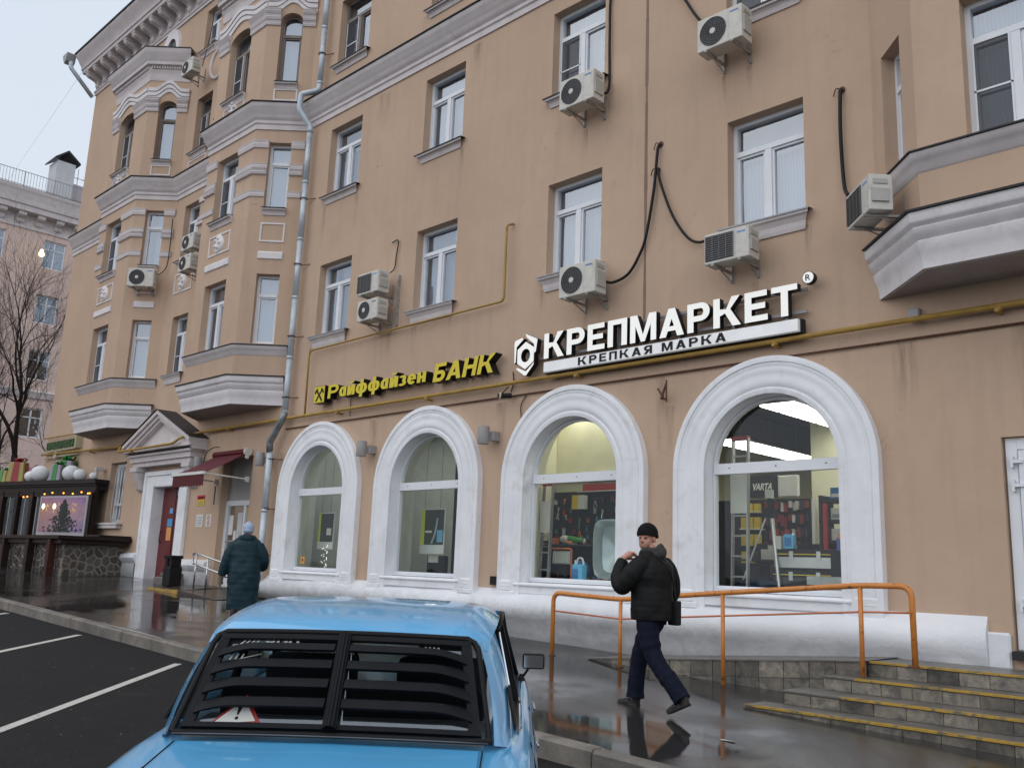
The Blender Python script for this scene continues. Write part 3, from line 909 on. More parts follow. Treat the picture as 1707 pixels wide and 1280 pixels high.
    # sill outside
    if not (row == 2 and (abs(d.y) > .1 or p0[1] < -.5)):
        out = .13; e = .09 if abs(d.y) < .1 and p0[1] > -.1 else .0
        s_ = MB()
        y0 = -.22
        x0, x1 = -e, w + e
        big = (row == 2)
        dd = .26 if big else .17
        pr = [(.0, -dd), (.025, -dd), (.04, -dd + .05), (.05, -dd * .55), (.085, -dd * .32), (.12, -.06), (.125, -.025), (.125, 0), (0, 0)]
        vs = []
        for xx, sg in ((x0, 1), (x1, -1)):
            for (o_, z_) in pr: vs.append((xx + sg * (.125 - o_) * .9 * (1 if e else 0), -.22 - o_, z_))
        k = len(pr)
        s_.add(vs, [(j, j + 1, k + j + 1, k + j) for j in range(k - 1)] + [tuple(range(k)), tuple(range(2 * k - 1, k - 1, -1))])
        sub_('window_sill', s_, TRIM)
        s_ = MB(); s_.add([(x0 - .012, -.36, -.005), (x1 + .012, -.36, -.005), (x1 + .012, -.05, .03), (x0 - .012, -.05, .03), (x0 - .012, -.36, -.028), (x1 + .012, -.36, -.028)], [(0, 1, 2, 3), (4, 5, 1, 0)])
        sub_('sill_flashing', s_, LEAD if row > 2 else FLASH, recalc=False)
OLDW = mat('old_timber_frame', (0.20, 0.17, 0.15), .6, var=.15)
FLASH = mat('grey_flashing', (0.30, 0.30, 0.31), .5, metal=.3, var=.1)
def mat_net():
    m = bpy.data.materials.new('net_screen'); m.use_nodes = True; nt = m.node_tree; nt.nodes.clear()
    o = _n(nt, 'ShaderNodeOutputMaterial'); t = _n(nt, 'ShaderNodeBsdfTransparent'); d_ = _n(nt, 'ShaderNodeBsdfDiffuse'); mx = _n(nt, 'ShaderNodeMixShader')
    d_.inputs[0].default_value = (.09, .09, .1, 1); mx.inputs[0].default_value = .62
    nt.links.new(t.outputs[0], mx.inputs[1]); nt.links.new(d_.outputs[0], mx.inputs[2]); nt.links.new(mx.outputs[0], o.inputs[0]); return m
NETG = mat_net()
for a in WH:
    place_win(*a)

# ---------------------------------------------------------------- arched shop windows
def arch_band(mb, cx, ri, ro, zs, z0, prof, N=40, m=0):
    """moulded surround following jambs and a round head. prof: list of (t 0..1 from inner to outer, out)"""
    stations = []
    stations.append(('L', z0)); stations.append(('L', zs))
    vs = []; k = len(prof)
    path = [(-1, None, z0)] + [(None, math.pi - math.pi * i / N, None) for i in range(N + 1)] + [(1, None, z0)]
    for (sg, a, z) in path:
        for (t, o) in prof:
            rr = ri + (ro - ri) * t
            if sg: vs.append((cx + sg * rr, -o, z))
            else: vs.append((cx + rr * math.cos(a), -o, zs + rr * math.sin(a)))
    n = len(path)
    mb.add(vs, [(i * k + j, (i + 1) * k + j, (i + 1) * k + j + 1, i * k + j + 1) for i in range(n - 1) for j in range(k - 1)], m)
APROF = [(0, 0), (0, .115), (.02, .12), (.13, .12), (.15, .105), (.18, .104), (.22, .118), (.32, .124), (.40, .118), (.48, .110), (.54, .111), (.60, .117), (.66, .118), (.70, .112), (.73, .111), (.76, .118), (.80, .118), (.82, .108), (.845, .128), (.97, .128), (1.0, .12), (1.0, 0)]
for i, (cx, hw) in enumerate(ARCH):
    mb = MB(); arch_band(mb, cx, hw, 1.47, 3.08, 1.22, APROF)
    o = mb.build('arch_surround', WHITE, B, smooth=True)
    for sg in (-1, 1):
        mb = MB(); a, b = sorted((cx + sg * (hw + .10), cx + sg * 1.47)); mb.box(a + .03, b - .01, -.145, 0, 1.22, 1.30); mb.box(a + .08, b - .08, -.142, 0, 1.36, 1.40); mb.box(a + .06, b - .06, -.138, 0, 1.30, 1.46)
        mb.build('arch_plinth_block', WHITE, B, bevel=.012)
    mb = MB(); mb.box(cx - hw - .03, cx + hw + .03, -.10, .105, 1.27, 1.45); mb.box(cx - hw - .12, cx + hw + .12, -.14, -.0, 1.39, 1.43)
    mb.build('shop_window_sill', WHITE, B, bevel=.012)
    # white painted reveal lining
    mb = MB(); out = hole_outline(cx - hw + .004, cx + hw - .004, 1.454, 3.08, hw - .004)
    for j in range(len(out)):
        q, w = out[j], out[(j + 1) % len(out)]
        mb.quad((q[0], -.09, q[1]), (w[0], -.09, w[1]), (w[0], .20, w[1]), (q[0], .20, q[1]))
    mb.build('arch_reveal', WHITE, B, smooth='all')
    # frame: arched frame, transom, glass
    fr = MB(); f = .035
    def rim(u0, u1, a, b, r, ww, yy0, yy1):
        o1 = hole_outline(u0, u1, a, b, r); o2 = hole_outline(u0 + ww, u1 - ww, a + ww, b, r - ww if r else 0)
        if not r: o2 = [(u0 + ww, a + ww), (u0 + ww, b - ww), (u1 - ww, b - ww), (u1 - ww, a + ww)]
        vs = []
        for p, q in zip(o1, o2): vs += [(p[0], yy0, p[1]), (q[0], yy0, q[1]), (q[0], yy1, q[1]), (p[0], yy1, p[1])]
        k = len(o1)
        fr.add(vs, [(j * 4 + t, ((j + 1) % k) * 4 + t, ((j + 1) % k) * 4 + (t + 1) % 4, j * 4 + (t + 1) % 4) for j in range(k) for t in range(4)])
    rim(cx - hw + .01, cx + hw - .01, 1.46, 3.08, hw - .01, f, .11, .19)
    fr.box(cx - hw + .03, cx + hw - .03, .095, .19, 3.03, 3.175)
    fr.box(cx - hw + .03, cx + hw - .03, .10, .19, 1.49, 1.53)
    F = fr.build('shop_window', PVC, B)
    g = MB(); g.quad((cx - hw + .04, .15, 1.52), (cx + hw - .04, .15, 1.52), (cx + hw - .04, .15, 3.04), (cx - hw + .04, .15, 3.04)); g.build('pane', SHOPGLASS, F, recalc=False)
    g = MB(); r_ = hw - .04; zc = 3.08
    pts = [(cx + r_ * math.cos(t), zc + r_ * math.sin(t)) for t in [math.asin(.09 / r_) + (math.pi - 2 * math.asin(.09 / r_)) * j / 20 for j in range(21)]]
    g.add([(x, .15, z) for x, z in pts], [tuple(range(21))]); g.build('pane', SHOPGLASS, F, recalc=False)
    g = MB()
    for j in range(3): g.box(cx - .7 + j * .7, cx - .68 + j * .7, .092, .096, 3.10, 3.115)
    g.build('drain_cap', DARK, F)

# ---- plinth with its swollen torus
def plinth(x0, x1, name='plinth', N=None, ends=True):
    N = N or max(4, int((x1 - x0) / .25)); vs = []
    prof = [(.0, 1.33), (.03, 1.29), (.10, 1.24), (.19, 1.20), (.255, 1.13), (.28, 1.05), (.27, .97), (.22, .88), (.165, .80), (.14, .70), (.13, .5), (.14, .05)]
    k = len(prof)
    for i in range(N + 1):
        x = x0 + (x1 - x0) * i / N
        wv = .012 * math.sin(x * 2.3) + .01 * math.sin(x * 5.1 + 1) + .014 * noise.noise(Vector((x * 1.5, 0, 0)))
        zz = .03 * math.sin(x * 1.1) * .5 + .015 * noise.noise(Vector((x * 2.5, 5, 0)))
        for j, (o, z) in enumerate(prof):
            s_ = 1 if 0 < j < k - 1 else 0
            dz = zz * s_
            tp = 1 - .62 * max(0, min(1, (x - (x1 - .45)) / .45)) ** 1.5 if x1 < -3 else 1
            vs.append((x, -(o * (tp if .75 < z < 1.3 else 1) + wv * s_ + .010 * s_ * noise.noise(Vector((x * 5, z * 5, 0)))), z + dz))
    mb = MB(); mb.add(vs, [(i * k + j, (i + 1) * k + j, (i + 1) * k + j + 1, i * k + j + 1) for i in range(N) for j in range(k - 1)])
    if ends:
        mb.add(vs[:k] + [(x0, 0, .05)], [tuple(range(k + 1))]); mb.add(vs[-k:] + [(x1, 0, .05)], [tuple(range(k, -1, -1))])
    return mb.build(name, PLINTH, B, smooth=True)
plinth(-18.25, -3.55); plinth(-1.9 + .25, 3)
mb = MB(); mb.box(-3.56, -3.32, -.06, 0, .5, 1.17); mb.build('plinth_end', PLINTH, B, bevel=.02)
# left ground storey plinth pieces
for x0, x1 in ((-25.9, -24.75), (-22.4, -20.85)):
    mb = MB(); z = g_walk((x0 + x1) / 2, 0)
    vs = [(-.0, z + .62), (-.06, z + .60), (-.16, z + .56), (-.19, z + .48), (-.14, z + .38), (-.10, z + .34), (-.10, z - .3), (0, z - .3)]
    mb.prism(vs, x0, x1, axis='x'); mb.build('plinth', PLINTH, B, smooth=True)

# ---- pedimented doorway
D0 = MB()
D0.box(-24.78, -24.30, -.06, .0, .6, 3.80); D0.box(-22.78, -22.32, -.06, 0, .6, 3.80); D0.box(-24.30, -22.78, -.06, 0, 3.46, 3.80)
D0.box(-24.82, -24.70, -.10, 0, .6, 3.86); D0.box(-22.40, -22.28, -.10, 0, .6, 3.86); D0.box(-24.70, -22.40, -.10, 0, 3.74, 3.86)
D0.build('door_surround', WHITE, B, bevel=.01)
pd = MB()
pd.box(-25.3, -21.8, -.34, 0, 4.10, 4.24); pd.box(-25.38, -21.72, -.40, 0, 4.24, 4.30); pd.box(-25.22, -21.88, -.28, 0, 3.98, 4.10)
pd.box(-25.48, -21.62, -.48, 0, 4.36, 4.46)
zt = 5.12; xc = -23.55
for sg in (-1, 1):
    xe = xc + sg * 1.95
    for (o, a, b) in ((.52, .0, .10), (.46, -.10, .0), (.40, -.18, -.10)):
        pts = [(xe, 4.46 + a), (xe, 4.46 + b), (xc, zt + .18 + b), (xc, zt + .18 + a)]
        pd.prism(pts, -o, 0)
pd.prism([(xc - 1.7, 4.44), (xc + 1.7, 4.44), (xc, 5.1)], -.26, 0)
pd.build('pediment', TRIM, B)
pd = MB()
for sg in (-1, 1):
    xe = xc + sg * 2.0
    pd.add([(xe, -.55, 4.57), (xe, 0, 4.57), (xc, 0, zt + .305), (xc, -.55, zt + .305)], [(0, 1, 2, 3)])
pd.build('pediment_flashing', LEAD, B)
for x in (-25.05, -22.05):
    c = MB(); c.prism([(0, 3.98), (-.30, 3.98), (-.31, 3.86), (-.26, 3.78), (-.24, 3.66), (-.15, 3.55), (-.13, 3.42), (-.07, 3.36), (0, 3.34)], x - .17, x + .17, axis='x')
    c.box(x - .21, x + .21, -.33, 0, 3.86, 3.98)
    for s_ in (-.172, .172): c.lathe([(.0, -.012), (.085, -.012), (.085, .012), (.0, .012)], 14, M=Matrix.Translation((x + s_, -.17, 3.76)) @ Matrix.Rotation(R(90), 4, 'Y'), cap=False)
    c.build('pediment_console', TRIM, B, smooth=True)
lin = MB(); lin.box(-24.30, -24.285, -.05, .26, .9, 3.46); lin.box(-22.795, -22.78, -.05, .26, .9, 3.46); lin.box(-24.285, -22.795, -.05, .26, 3.445, 3.46); lin.build('door_lining', WHITE, B)
dr = MB(); dr.box(-24.285, -22.795, .26, .32, 1.0, 3.445); d_ = dr.build('red_door', RED, B)
d_['label'] = 'dark red metal entrance door'
dr = MB(); dr.box(-23.55, -23.53, .252, .262, 1.02, 3.44); dr.box(-24.28, -22.80, .254, .26, 3.36, 3.37); dr.build('door_seam', DARK, d_)
h = MB(); h.tube([(-24.12, .24, 2.0), (-24.12, .19, 2.02), (-24.12, .19, 2.26), (-24.12, .24, 2.28)], .012, 8); h.build('handle', DARK, d_)
for (x0, x1, z0, z1, col, nm) in ((-23.45, -23.36, 3.22, 3.36, (.6, .7, .75), 'sticker_w'), (-23.8, -23.64, 2.76, 2.90, (.15, .4, .75), 'sticker_b'), (-23.88, -23.60, 2.42, 2.62, (.06, .30, .62), 'sticker_b2'), (-23.88, -23.62, 2.06, 2.40, (.70, .32, .10), 'sticker_o')):
    s_ = MB(); s_.box(x0, x1, .248, .256, z0, z1); s_.build('sticker', flat(nm, col), d_)
mb = MB(); mb.box(-24.36, -22.7, -.3, .3, .8, 1.0); mb.build('door_threshold', CONC, B)

# ---- bank door: white metal door under the awning, set back
bd = MB()
for (a, b, c, e) in ((-20.70, -20.58, 1.0, 3.0), (-19.44, -19.32, 1.0, 3.0), (-20.58, -19.44, 2.88, 3.0), (-19.83, -19.75, 1.0, 2.88), (-20.58, -19.83, 1.0, 1.2), (-19.75, -19.44, 1.0, 1.2)): bd.box(a, b, .16, .24, c, e)
F = bd.build('bank_door', PVC, B, bevel=.006); F['label'] = 'white glazed door with notices under the awning'
g = MB(); g.quad((-20.58, .2, 1.2), (-19.83, .2, 1.2), (-19.83, .2, 2.88), (-20.58, .2, 2.88)); g.build('pane', SHOPGLASS, F, recalc=False)
g = MB(); g.quad((-19.75, .2, 1.2), (-19.44, .2, 1.2), (-19.44, .2, 2.88), (-19.75, .2, 2.88)); g.build('pane', SHOPGLASS, F, recalc=False)
for (x0, x1, z0, z1, col, nm) in ((-20.52, -20.32, 2.2, 2.66, (.7, .7, .68), 'paper_white'), (-20.12, -19.90, 1.9, 2.72, (.55, .56, .56), 'paper_grey'), (-20.26, -20.15, 1.95, 2.3, (.66, .66, .62), 'paper_white'), (-19.70, -19.50, 2.4, 2.84, (.65, .33, .03), 'poster_orange'), (-20.5, -20.3, 1.55, 1.9, (.6, .5, .05), 'poster_yellow'), (-20.1, -19.9, 1.35, 1.6, (.65, .64, .6), 'paper_white')):
    s_ = MB(); s_.box(x0, x1, .19, .196, z0, z1); s_.build('notice', flat(nm, col), F)
h = MB(); h.tube([(-19.90, .10, 1.7), (-19.90, .10, 2.3)], .015, 8); h.box(-20.5, -19.86, .13, .15, 2.04, 2.07); h.build('handle', STEEL, F)
pn = MB(); pn.box(-20.70, -19.32, .20, .25, 3.0, 4.02); pn.build('transom_panel', flat('grey_panel', (.40, .40, .39), .7), B)
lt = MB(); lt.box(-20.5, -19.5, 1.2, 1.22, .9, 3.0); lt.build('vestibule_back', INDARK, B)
mb = MB(); mb.box(-20.45, -20.3, .9, 1.0, 1.6, 1.8); mb.box(-20.0, -19.9, .9, 1.0, 1.3, 1.45); mb.build('vestibule_shelf_goods', flat('warm_goods', (.5, .3, .04), .5), B)

# ---- grilled window at the left
gw_ = MB()
for (a, b, c, e) in ((-27.33, -27.26, 2.54, 4.23), (-26.39, -26.32, 2.54, 4.23), (-27.26, -26.39, 2.54, 2.62), (-27.26, -26.39, 4.15, 4.23), (-27.26, -26.39, 3.02, 3.10)): gw_.box(a, b, .2, .27, c, e)
F = gw_.build('grilled_window', PVC, B)
g = MB(); g.quad((-27.26, .24, 2.6), (-26.39, .24, 2.6), (-26.39, .24, 4.2), (-27.26, .24, 4.2)); g.build('pane', GLASS, F, recalc=False)
g = MB(); g.quad((-27.26, .30, 2.6), (-26.39, .30, 2.6), (-26.39, .30, 4.2), (-27.26, .30, 4.2)); g.build('blind', flat('blind_grey', (.28, .29, .3), .9), F, recalc=False)
for i in range(9):
    g = MB(); x = -27.22 + i * .10
    g.tube([(x, .10, 2.56), (x + (.14 if i % 2 else -.02), .10, 3.2), (x + .10, .10, 4.2)], .009, 6); g.build('bar', PVC, F)
mb = MB(); mb.box(-27.5, -26.2, -.14, .2, 2.36, 2.52); mb.box(-27.6, -26.1, -.17, 0, 2.46, 2.52); mb.build('window_sill', TRIM, B, bevel=.01)

# ---- white plastic door on the landing, right
wd = MB()
for (a, b, c, e) in ((-3.28, -3.16, 1.0, 3.25), (-2.04, -1.92, 1.0, 3.25), (-3.16, -2.04, 3.13, 3.25)): wd.box(a, b, .06, .14, c, e)
F = wd.build('shop_door', PVC, B, bevel=.006)
wd = MB()
for (a, b, c, e) in ((-3.15, -2.98, 1.02, 3.12), (-2.22, -2.05, 1.02, 3.12), (-2.98, -2.22, 2.98, 3.12), (-2.98, -2.22, 1.02, 1.22), (-2.98, -2.22, 1.62, 1.74)): wd.box(a, b, .035, .13, c, e)
L_ = wd.build('door_leaf', PVC, F, bevel=.008)
g = MB(); g.quad((-2.98, .08, 1.2), (-2.22, .08, 1.2), (-2.22, .08, 3.0), (-2.98, .08, 3.0)); g.build('pane', SHOPGLASS, F, recalc=False)
for z in (2.72, 2.98, 1.45):
    h = MB(); h.box(-3.22, -3.10, .005, .04, z, z + .035); h.box(-3.22, -3.195, .0, .05, z - .05, z + .08); h.build('hinge', PVC, F)
s_ = MB(); s_.lathe([(0, 0), (.06, 0), (.06, .004), (0, .004)], 20, M=Matrix.Translation((-2.93, .07, 2.96)) @ Matrix.Rotation(R(90), 4, 'X')); s_.build('round_sticker', flat('sticker_blue', (.03, .35, .62)), F)
mb = MB(); mb.box(-3.3, -1.9, -.1, .14, .90, .99); mb.build('door_threshold', LEAD, B)

# interior shells
def room(x0, x1, y0, y1, z0, z1, mw, mf, mc, name):
    r = empty(name, ((x0 + x1) / 2, y0, z0)); r.parent = B; r.location = Vector(r.location) - Vector(B.location)
    for nm, q, m in (('room_wall', ((x0, y1, z0), (x1, y1, z0), (x1, y1, z1), (x0, y1, z1)), mw), ('room_wall', ((x0, y0, z0), (x0, y1, z0), (x0, y1, z1), (x0, y0, z1)), mw),
                     ('room_wall', ((x1, y1, z0), (x1, y0, z0), (x1, y0, z1), (x1, y1, z1)), mw), ('room_floor', ((x0, y0, z0), (x1, y0, z0), (x1, y1, z0), (x0, y1, z0)), mf), ('room_ceiling', ((x0, y0, z1), (x0, y1, z1), (x1, y1, z1), (x1, y0, z1)), mc)):
        mb = MB(); mb.quad(*q); mb.build(nm, m, r, recalc=False)
    return r
TH = .85
for (x0, x1, chs, mm) in ((-18.3, -11.35, ARCH[:2], INGREY), (-11.33, -3.6, ARCH[2:], CREAM)):
    # thick wall seen through the arches
    mb = MB()
    hs = [(cx - hw - .04 - x0, cx + hw + .04 - x0, 1.42, 3.08, hw + .04, TH - .205) for cx, hw in chs]
    for cx, hw in chs:
        o1 = hole_outline(cx - hw - .03, cx + hw + .03, 1.44, 3.08, hw + .03); o2 = hole_outline(cx - hw - .42, cx + hw + .42, 1.44, 3.08, hw + .42)
        for j in range(len(o1)):
            a_, b_, c_, d_ = o1[j], o1[(j + 1) % len(o1)], o2[(j + 1) % len(o2)], o2[j]
            mb.quad((a_[0], .205, a_[1]), (b_[0], .205, b_[1]), (c_[0], TH, c_[1]), (d_[0], TH, d_[1]))
    wall_seg(mb, (x0, TH), (x1, TH), .7, 4.7, [(cx - hw - .42 - x0, cx + hw + .42 - x0, 1.44, 3.08, hw + .42, .001) for cx, hw in chs])
    mb.build('inner_wall', flat('inner_reveal', (.68, .68, .60), .85) if mm is CREAM else flat('inner_reveal_bank', (.62, .64, .60), .85), B)
bank = room(-18.35, -11.36, TH + .01, 3.6, .7, 4.62, INGREY, flat('bank_floor', (.25, .24, .22), .5), INGREY, 'bank_room')
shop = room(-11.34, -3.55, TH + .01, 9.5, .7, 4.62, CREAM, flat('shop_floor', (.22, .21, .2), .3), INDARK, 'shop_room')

# dirt runs below sills and brackets
rs = random.Random(21)
for (x, z, w, h, m_) in [(c_ + dx, r_[0] - .2, rs.uniform(.12, .3), rs.uniform(.5, 1.2), GRIME) for c_, r_ in ((-17.19, ROW2), (-15.99, ROW3), (-13.8, ROW2), (-12.6, ROW2), (-12.6, ROW3), (-10.26, ROW2), (-9.07, ROW3), (-5.53, ROW2), (-6.72, ROW3), (-17.19, ROW3)) for dx in (rs.uniform(-.12, .12),)] + \
    [(-6.75, 8.95, .14, .8, RUSTRUN), (-6.35, 8.95, .12, .6, RUSTRUN), (-9.45, 8.95, .12, .7, RUSTRUN), (-9.35, 5.68, .12, .5, RUSTRUN), (-6.3, 5.65, .14, .5, RUSTRUN), (-14.5, 6.2, .2, .7, RUSTRUN), (-7.7, 4.05, .16, .9, RUSTRUN),
     (-2.9, 4.5, .5, 1.3, GRIME), (-4.3, 4.5, .35, 1.1, GRIME), (-11.2, 4.45, .3, 1.4, GRIME), (-14.8, 4.45, .3, 1.2, GRIME), (-7.85, 4.5, .25, 1.5, GRIME), (-12.3, 11.7, .4, .9, GRIME), (-15.2, 11.7, .5, .9, GRIME), (-18.05, 4.0, .3, 2.4, GRIME), (-8.0, 7.6, .12, 1.2, GRIME)]:
    mb = MB(); mb.quad((x - w / 2, -.0035, z - h), (x + w / 2, -.0035, z - h), (x + w / 2, -.0035, z), (x - w / 2, -.0035, z)); mb.build('dirt_run', m_, B, recalc=False)
# ---------------------------------------------------------------- pipes, cables, units on the wall
gp = empty('gas_pipe', (-10, -.1, 4.7), label='long yellow gas pipe running level above the shop arches with its risers', cat='pipe')
def gz(x): return 4.73 - .0
m_ = MB()
runs = [(XR, -.13, 4.73), (-21.75, -.13, 4.73), (-22.0, -.55, 4.55), (-22.25, -.60, 4.42), (-25.55, -.60, 4.40), (-25.75, -.45, 4.58), (-26.0, -.13, 4.66), (-32.8, -.13, 4.80)]
m_.tube(round_corners(runs, .12), .034, 10); m_.build('main_run', GASP, gp, smooth='all')
m_ = MB(); m_.tube(round_corners([(-17.12, -.13, 4.73), (-17.14, -.13, 6.17), (-11.12, -.13, 6.22), (-11.12, -.13, 7.62), (-11.06, -.02, 7.66)], .1), .022, 8); m_.build('riser', GASP, gp, smooth='all')
m_ = MB(); m_.tube(round_corners([(-30.0, -.13, 4.78), (-30.0, -.13, 5.32), (-32.8, -.13, 5.34)], .08), .022, 8); m_.build('riser', GASP, gp, smooth='all')
for x in (-28.7, -20.4, -15.9, -13.05, -9.4, -5.95, -3.2, -1, -22.9 - 1.8):
    m_ = MB(); y = -.13 if x > -22 or x < -26 else -.60
    zz = 4.73 if x > -22 else (4.70 if x < -26 else 4.41)
    m_.box(x - .02, x + .02, y - .05, 0 if y > -.2 else y + .12, zz - .075, zz - .04); m_.tube([(x, y, zz - .06), (x, y, zz - .02)], .045, 8); m_.build('bracket', GASP, gp)
cd_ = MB(); cd_.tube([(XR, -.03, 4.52), (-12, -.03, 4.53), (-18.0, -.03, 4.52)], .014, 6)
for i in range(13): cd_.box(-17.6 + i * 1.44, -17.58 + i * 1.44, -.03, 0, 4.515, 4.54)
o = cd_.build('wall_conduit', RUST, None, org=(-8, 0, 4.5)); tag(o, label='thin rusty conduit on the wall just below the gas pipe', cat='conduit')
bx = MB(); bx.box(-4.22, -4.08, -.10, 0, 4.76, 4.88); o = bx.build('junction_box', LAMPGREY, None, org=(-4.15, 0, 4.8), bevel=.01); tag(o, label='small grey junction box above the gas pipe under the right bay', cat='junction box')

dp = empty('downpipe', (-18.1, -.15, 1.1), label='tall galvanised rain downpipe kinking round the string cornice beside the near bay', cat='downpipe')
def pipe_part(pts, r, name, p=dp, m=GALV, n=14):
    q = MB(); q.tube(pts, r, n); return q.build(name, m, p, smooth='all')
zz = [18.5, 17.2, 15.6, 14.2, 12.75]
for i in range(4):
    pipe_part([(-17.62, -.16, zz[i]), (-17.62, -.16, zz[i + 1] - .02)], .068, 'pipe_section'); pipe_part([(-17.62, -.16, zz[i + 1] - .03), (-17.62, -.16, zz[i + 1] + .03)], .075, 'joint_ring')
pipe_part(round_corners([(-17.62, -.16, 12.76), (-17.62, -.17, 12.55), (-17.98, -.42, 12.48), (-18.0, -.42, 12.1), (-17.86, -.16, 11.70), (-17.86, -.16, 11.55)], .06, 2), .068, 'offset_bend')
zz = [11.56, 10.3, 8.9, 7.5, 6.1, 4.86]
for i in range(5):
    xa = -17.87; pipe_part([(xa, -.16, zz[i]), (xa, -.16, zz[i + 1])], .068, 'pipe_section'); pipe_part([(xa, -.16, zz[i + 1] - .02), (xa, -.16, zz[i + 1] + .04)], .075, 'joint_ring')
pipe_part(round_corners([(-17.87, -.16, 4.88), (-17.87, -.2, 4.74), (-18.30, -.22, 4.22), (-18.30, -.2, 4.0)], .05, 2), .075, 'offset_bend', m=mat('worn_zinc', (.22, .24, .25), .45, metal=.5, var=.3, scale=6))
zz = [4.02, 2.7, 1.35]
for i in range(2):
    pipe_part([(-18.30, -.19, zz[i]), (-18.30, -.19, zz[i + 1])], .072, 'pipe_section'); pipe_part([(-18.30, -.19, zz[i + 1] - .02), (-18.30, -.19, zz[i + 1] + .04)], .08, 'joint_ring')
pipe_part(round_corners([(-18.30, -.19, 1.36), (-18.30, -.22, 1.2), (-18.18, -.48, 1.02)], .08, 4), .08, 'outlet_shoe')
for x, z in ((-17.62, 13.5), (-17.87, 8.3), (-17.87, 6.6), (-17.87, 5.2), (-18.3, 3.85), (-18.3, 2.75), (-18.3, 1.75), (-17.87, 9.9)):
    q = MB(); q.lathe([(.076, -.012), (.09, -.012), (.09, .012), (.076, .012)], 14, M=Matrix.Translation((x, -.17, z)), cap=False); q.tube([(x, -.1, z), (x + .25, .0, z)], .009, 6); q.build('pipe_clamp', RUST, dp)
ch = MB(); ch.prism([(-.16, .02), (.16, .02), (.12, -.03), (-.12, -.03)], 0, 1.3, axis='x', M=Matrix.Translation((-18.2, -.5, .98)) @ Matrix.Rotation(R(-30), 4, 'Z') @ Matrix.Rotation(R(4), 4, 'Y'))
o = ch.build('drain_channel', LEAD, None, org=(-18.2, -.5, .95)); tag(o, label='short dark drain channel leading away from the downpipe outlet', cat='drain')
# corner hopper and pipe under the eaves
dp2 = empty('corner_downpipe', (-33.2, -1.1, 19.4), label='hopper head and slanting rain pipe at the far end of the eaves', cat='downpipe')
q = MB(); q.prism([(-.35, 0), (.1, 0), (.02, -.28), (-.12, -.38), (-.25, -.2)], -.16, .16, M=Matrix.Translation((-33.1, -.95, 19.22))); q.build('hopper_head', FLASH, dp2)
pipe_part(round_corners([(-33.10, -.92, 18.95), (-33.1, -.92, 18.75), (-32.92, -.10, 17.85)], .08, 2), .075, 'pipe_section', dp2)

# ---- air conditioner outdoor units
def make_ac(style, w=.74, h=.52, d=.28, logo=(.1, .2, .5)):
    t = empty('air_conditioner')
    c = MB(); c.box(-w / 2, w / 2, -d, 0, 0, h); c.build('casing', ACW, t, local=True, bevel=.012, seg=2)
    fx = -w * .14 if style != 'side' else -w * .12
    r = min(h * .42, w * .31)
    Mx = Matrix.Translation((fx, -d - .003, h * .5)) @ Matrix.Rotation(R(90), 4, 'X')
    g = MB()
    if style == 'round':
        g.lathe([(0, 0), (r, 0), (r, .006), (0, .006)], 28, M=Mx, cap=False); g.build('fan_opening', ACG, t, local=True)
        g = MB()
        for k in range(1, 7): g.lathe([(r * k / 6.2 - .003, .006), (r * k / 6.2 + .003, .006), (r * k / 6.2 + .003, .012), (r * k / 6.2 - .003, .012)], 28, M=Mx, cap=False)
        for k in range(18):
            a = k * math.pi / 9; g.tube([(fx + .04 * math.cos(a), -d - .015, h * .5 + .04 * math.sin(a)), (fx + r * math.cos(a + .35), -d - .015, h * .5 + r * math.sin(a + .35))], .0028, 4)
        g.build('fan_guard', flat('guard_dark', (.11, .11, .115), .4), t, local=True)
        g = MB(); g.lathe([(0, .006), (.05, .006), (.045, .018), (0, .02)], 16, M=Mx, cap=False); g.build('fan_hub', ACW, t, local=True)
    else:
        g.box(-w / 2 + .03, w * .16, -d - .008, -d, .04, h - .04); g.build('fan_opening', ACG, t, local=True)
        g = MB()
        for k in range(11):
            z = .06 + (h - .12) * k / 10; g.box(-w / 2 + .03, w * .16, -d - .016, -d - .008, z - .004, z + .004)
        for k in range(5):
            x = -w / 2 + .03 + (w * .66 - .03) * k / 4; g.box(x - .004, x + .004, -d - .018, -d - .008, .04, h - .04)
        g.build('fan_guard', flat('guard_mid', (.14, .14, .14), .4), t, local=True)
    g = MB(); g.box(w * .2, w * .2 + .004, -d - .003, -d, .02, h - .02); g.box(w / 2, w / 2 + .025, -d + .03, -.05, .10, h - .18); g.box(w / 2, w / 2 + .012, -d + .05, -.06, h - .12, h - .06); g.build('service_cover', flat('ac_cover_grey', (.42, .41, .38), .5), t, local=True, bevel=.004)  # side cover and seam in a darker grey than the casing
    g = MB(); g.box(w * .24, w * .42, -d - .002, -d, h - .085, h - .06); g.build('badge', flat('badge_%g' % logo[2], logo), t, local=True)
    for x in (-w * .3, w * .3):
        b = MB(); b.box(x - .018, x + .018, -d - .02, .22, -.035, -.005); b.box(x - .018, x + .018, .185, .215, -.16, .25)
        b.tube([(x, -d * .5, -.02), (x, .19, -.14)], .010, 6); b.build('bracket', ACBR, t, local=True)
    return t
ACBR = mat('ac_bracket', (.36, .35, .33), .5, metal=.2, var=.2, obj=True, dirt=(.12, .07, .05), dscale=9, dlo=.5, dhi=.75)
ac_round = make_ac('round'); ac_square = make_ac('square', .70, .44, .28, (.15, .3, .6)); ac_small = make_ac('round', .66, .42, .27, (.1, .15, .3))
used = set()
def ac(proto, x, y, z, rz, label):
    o = proto if proto not in used else copy_tree(proto)
    used.add(proto)
    o.location = (x, y, z); o.rotation_euler = (0, 0, rz); tag(o, label, 'air conditioner', 'air conditioner units hung on the facade')
    return o
YB = -.22
ac(ac_round, -6.54, YB, 9.13, 0, 'highest outdoor air conditioner on the right, under the topmost window')
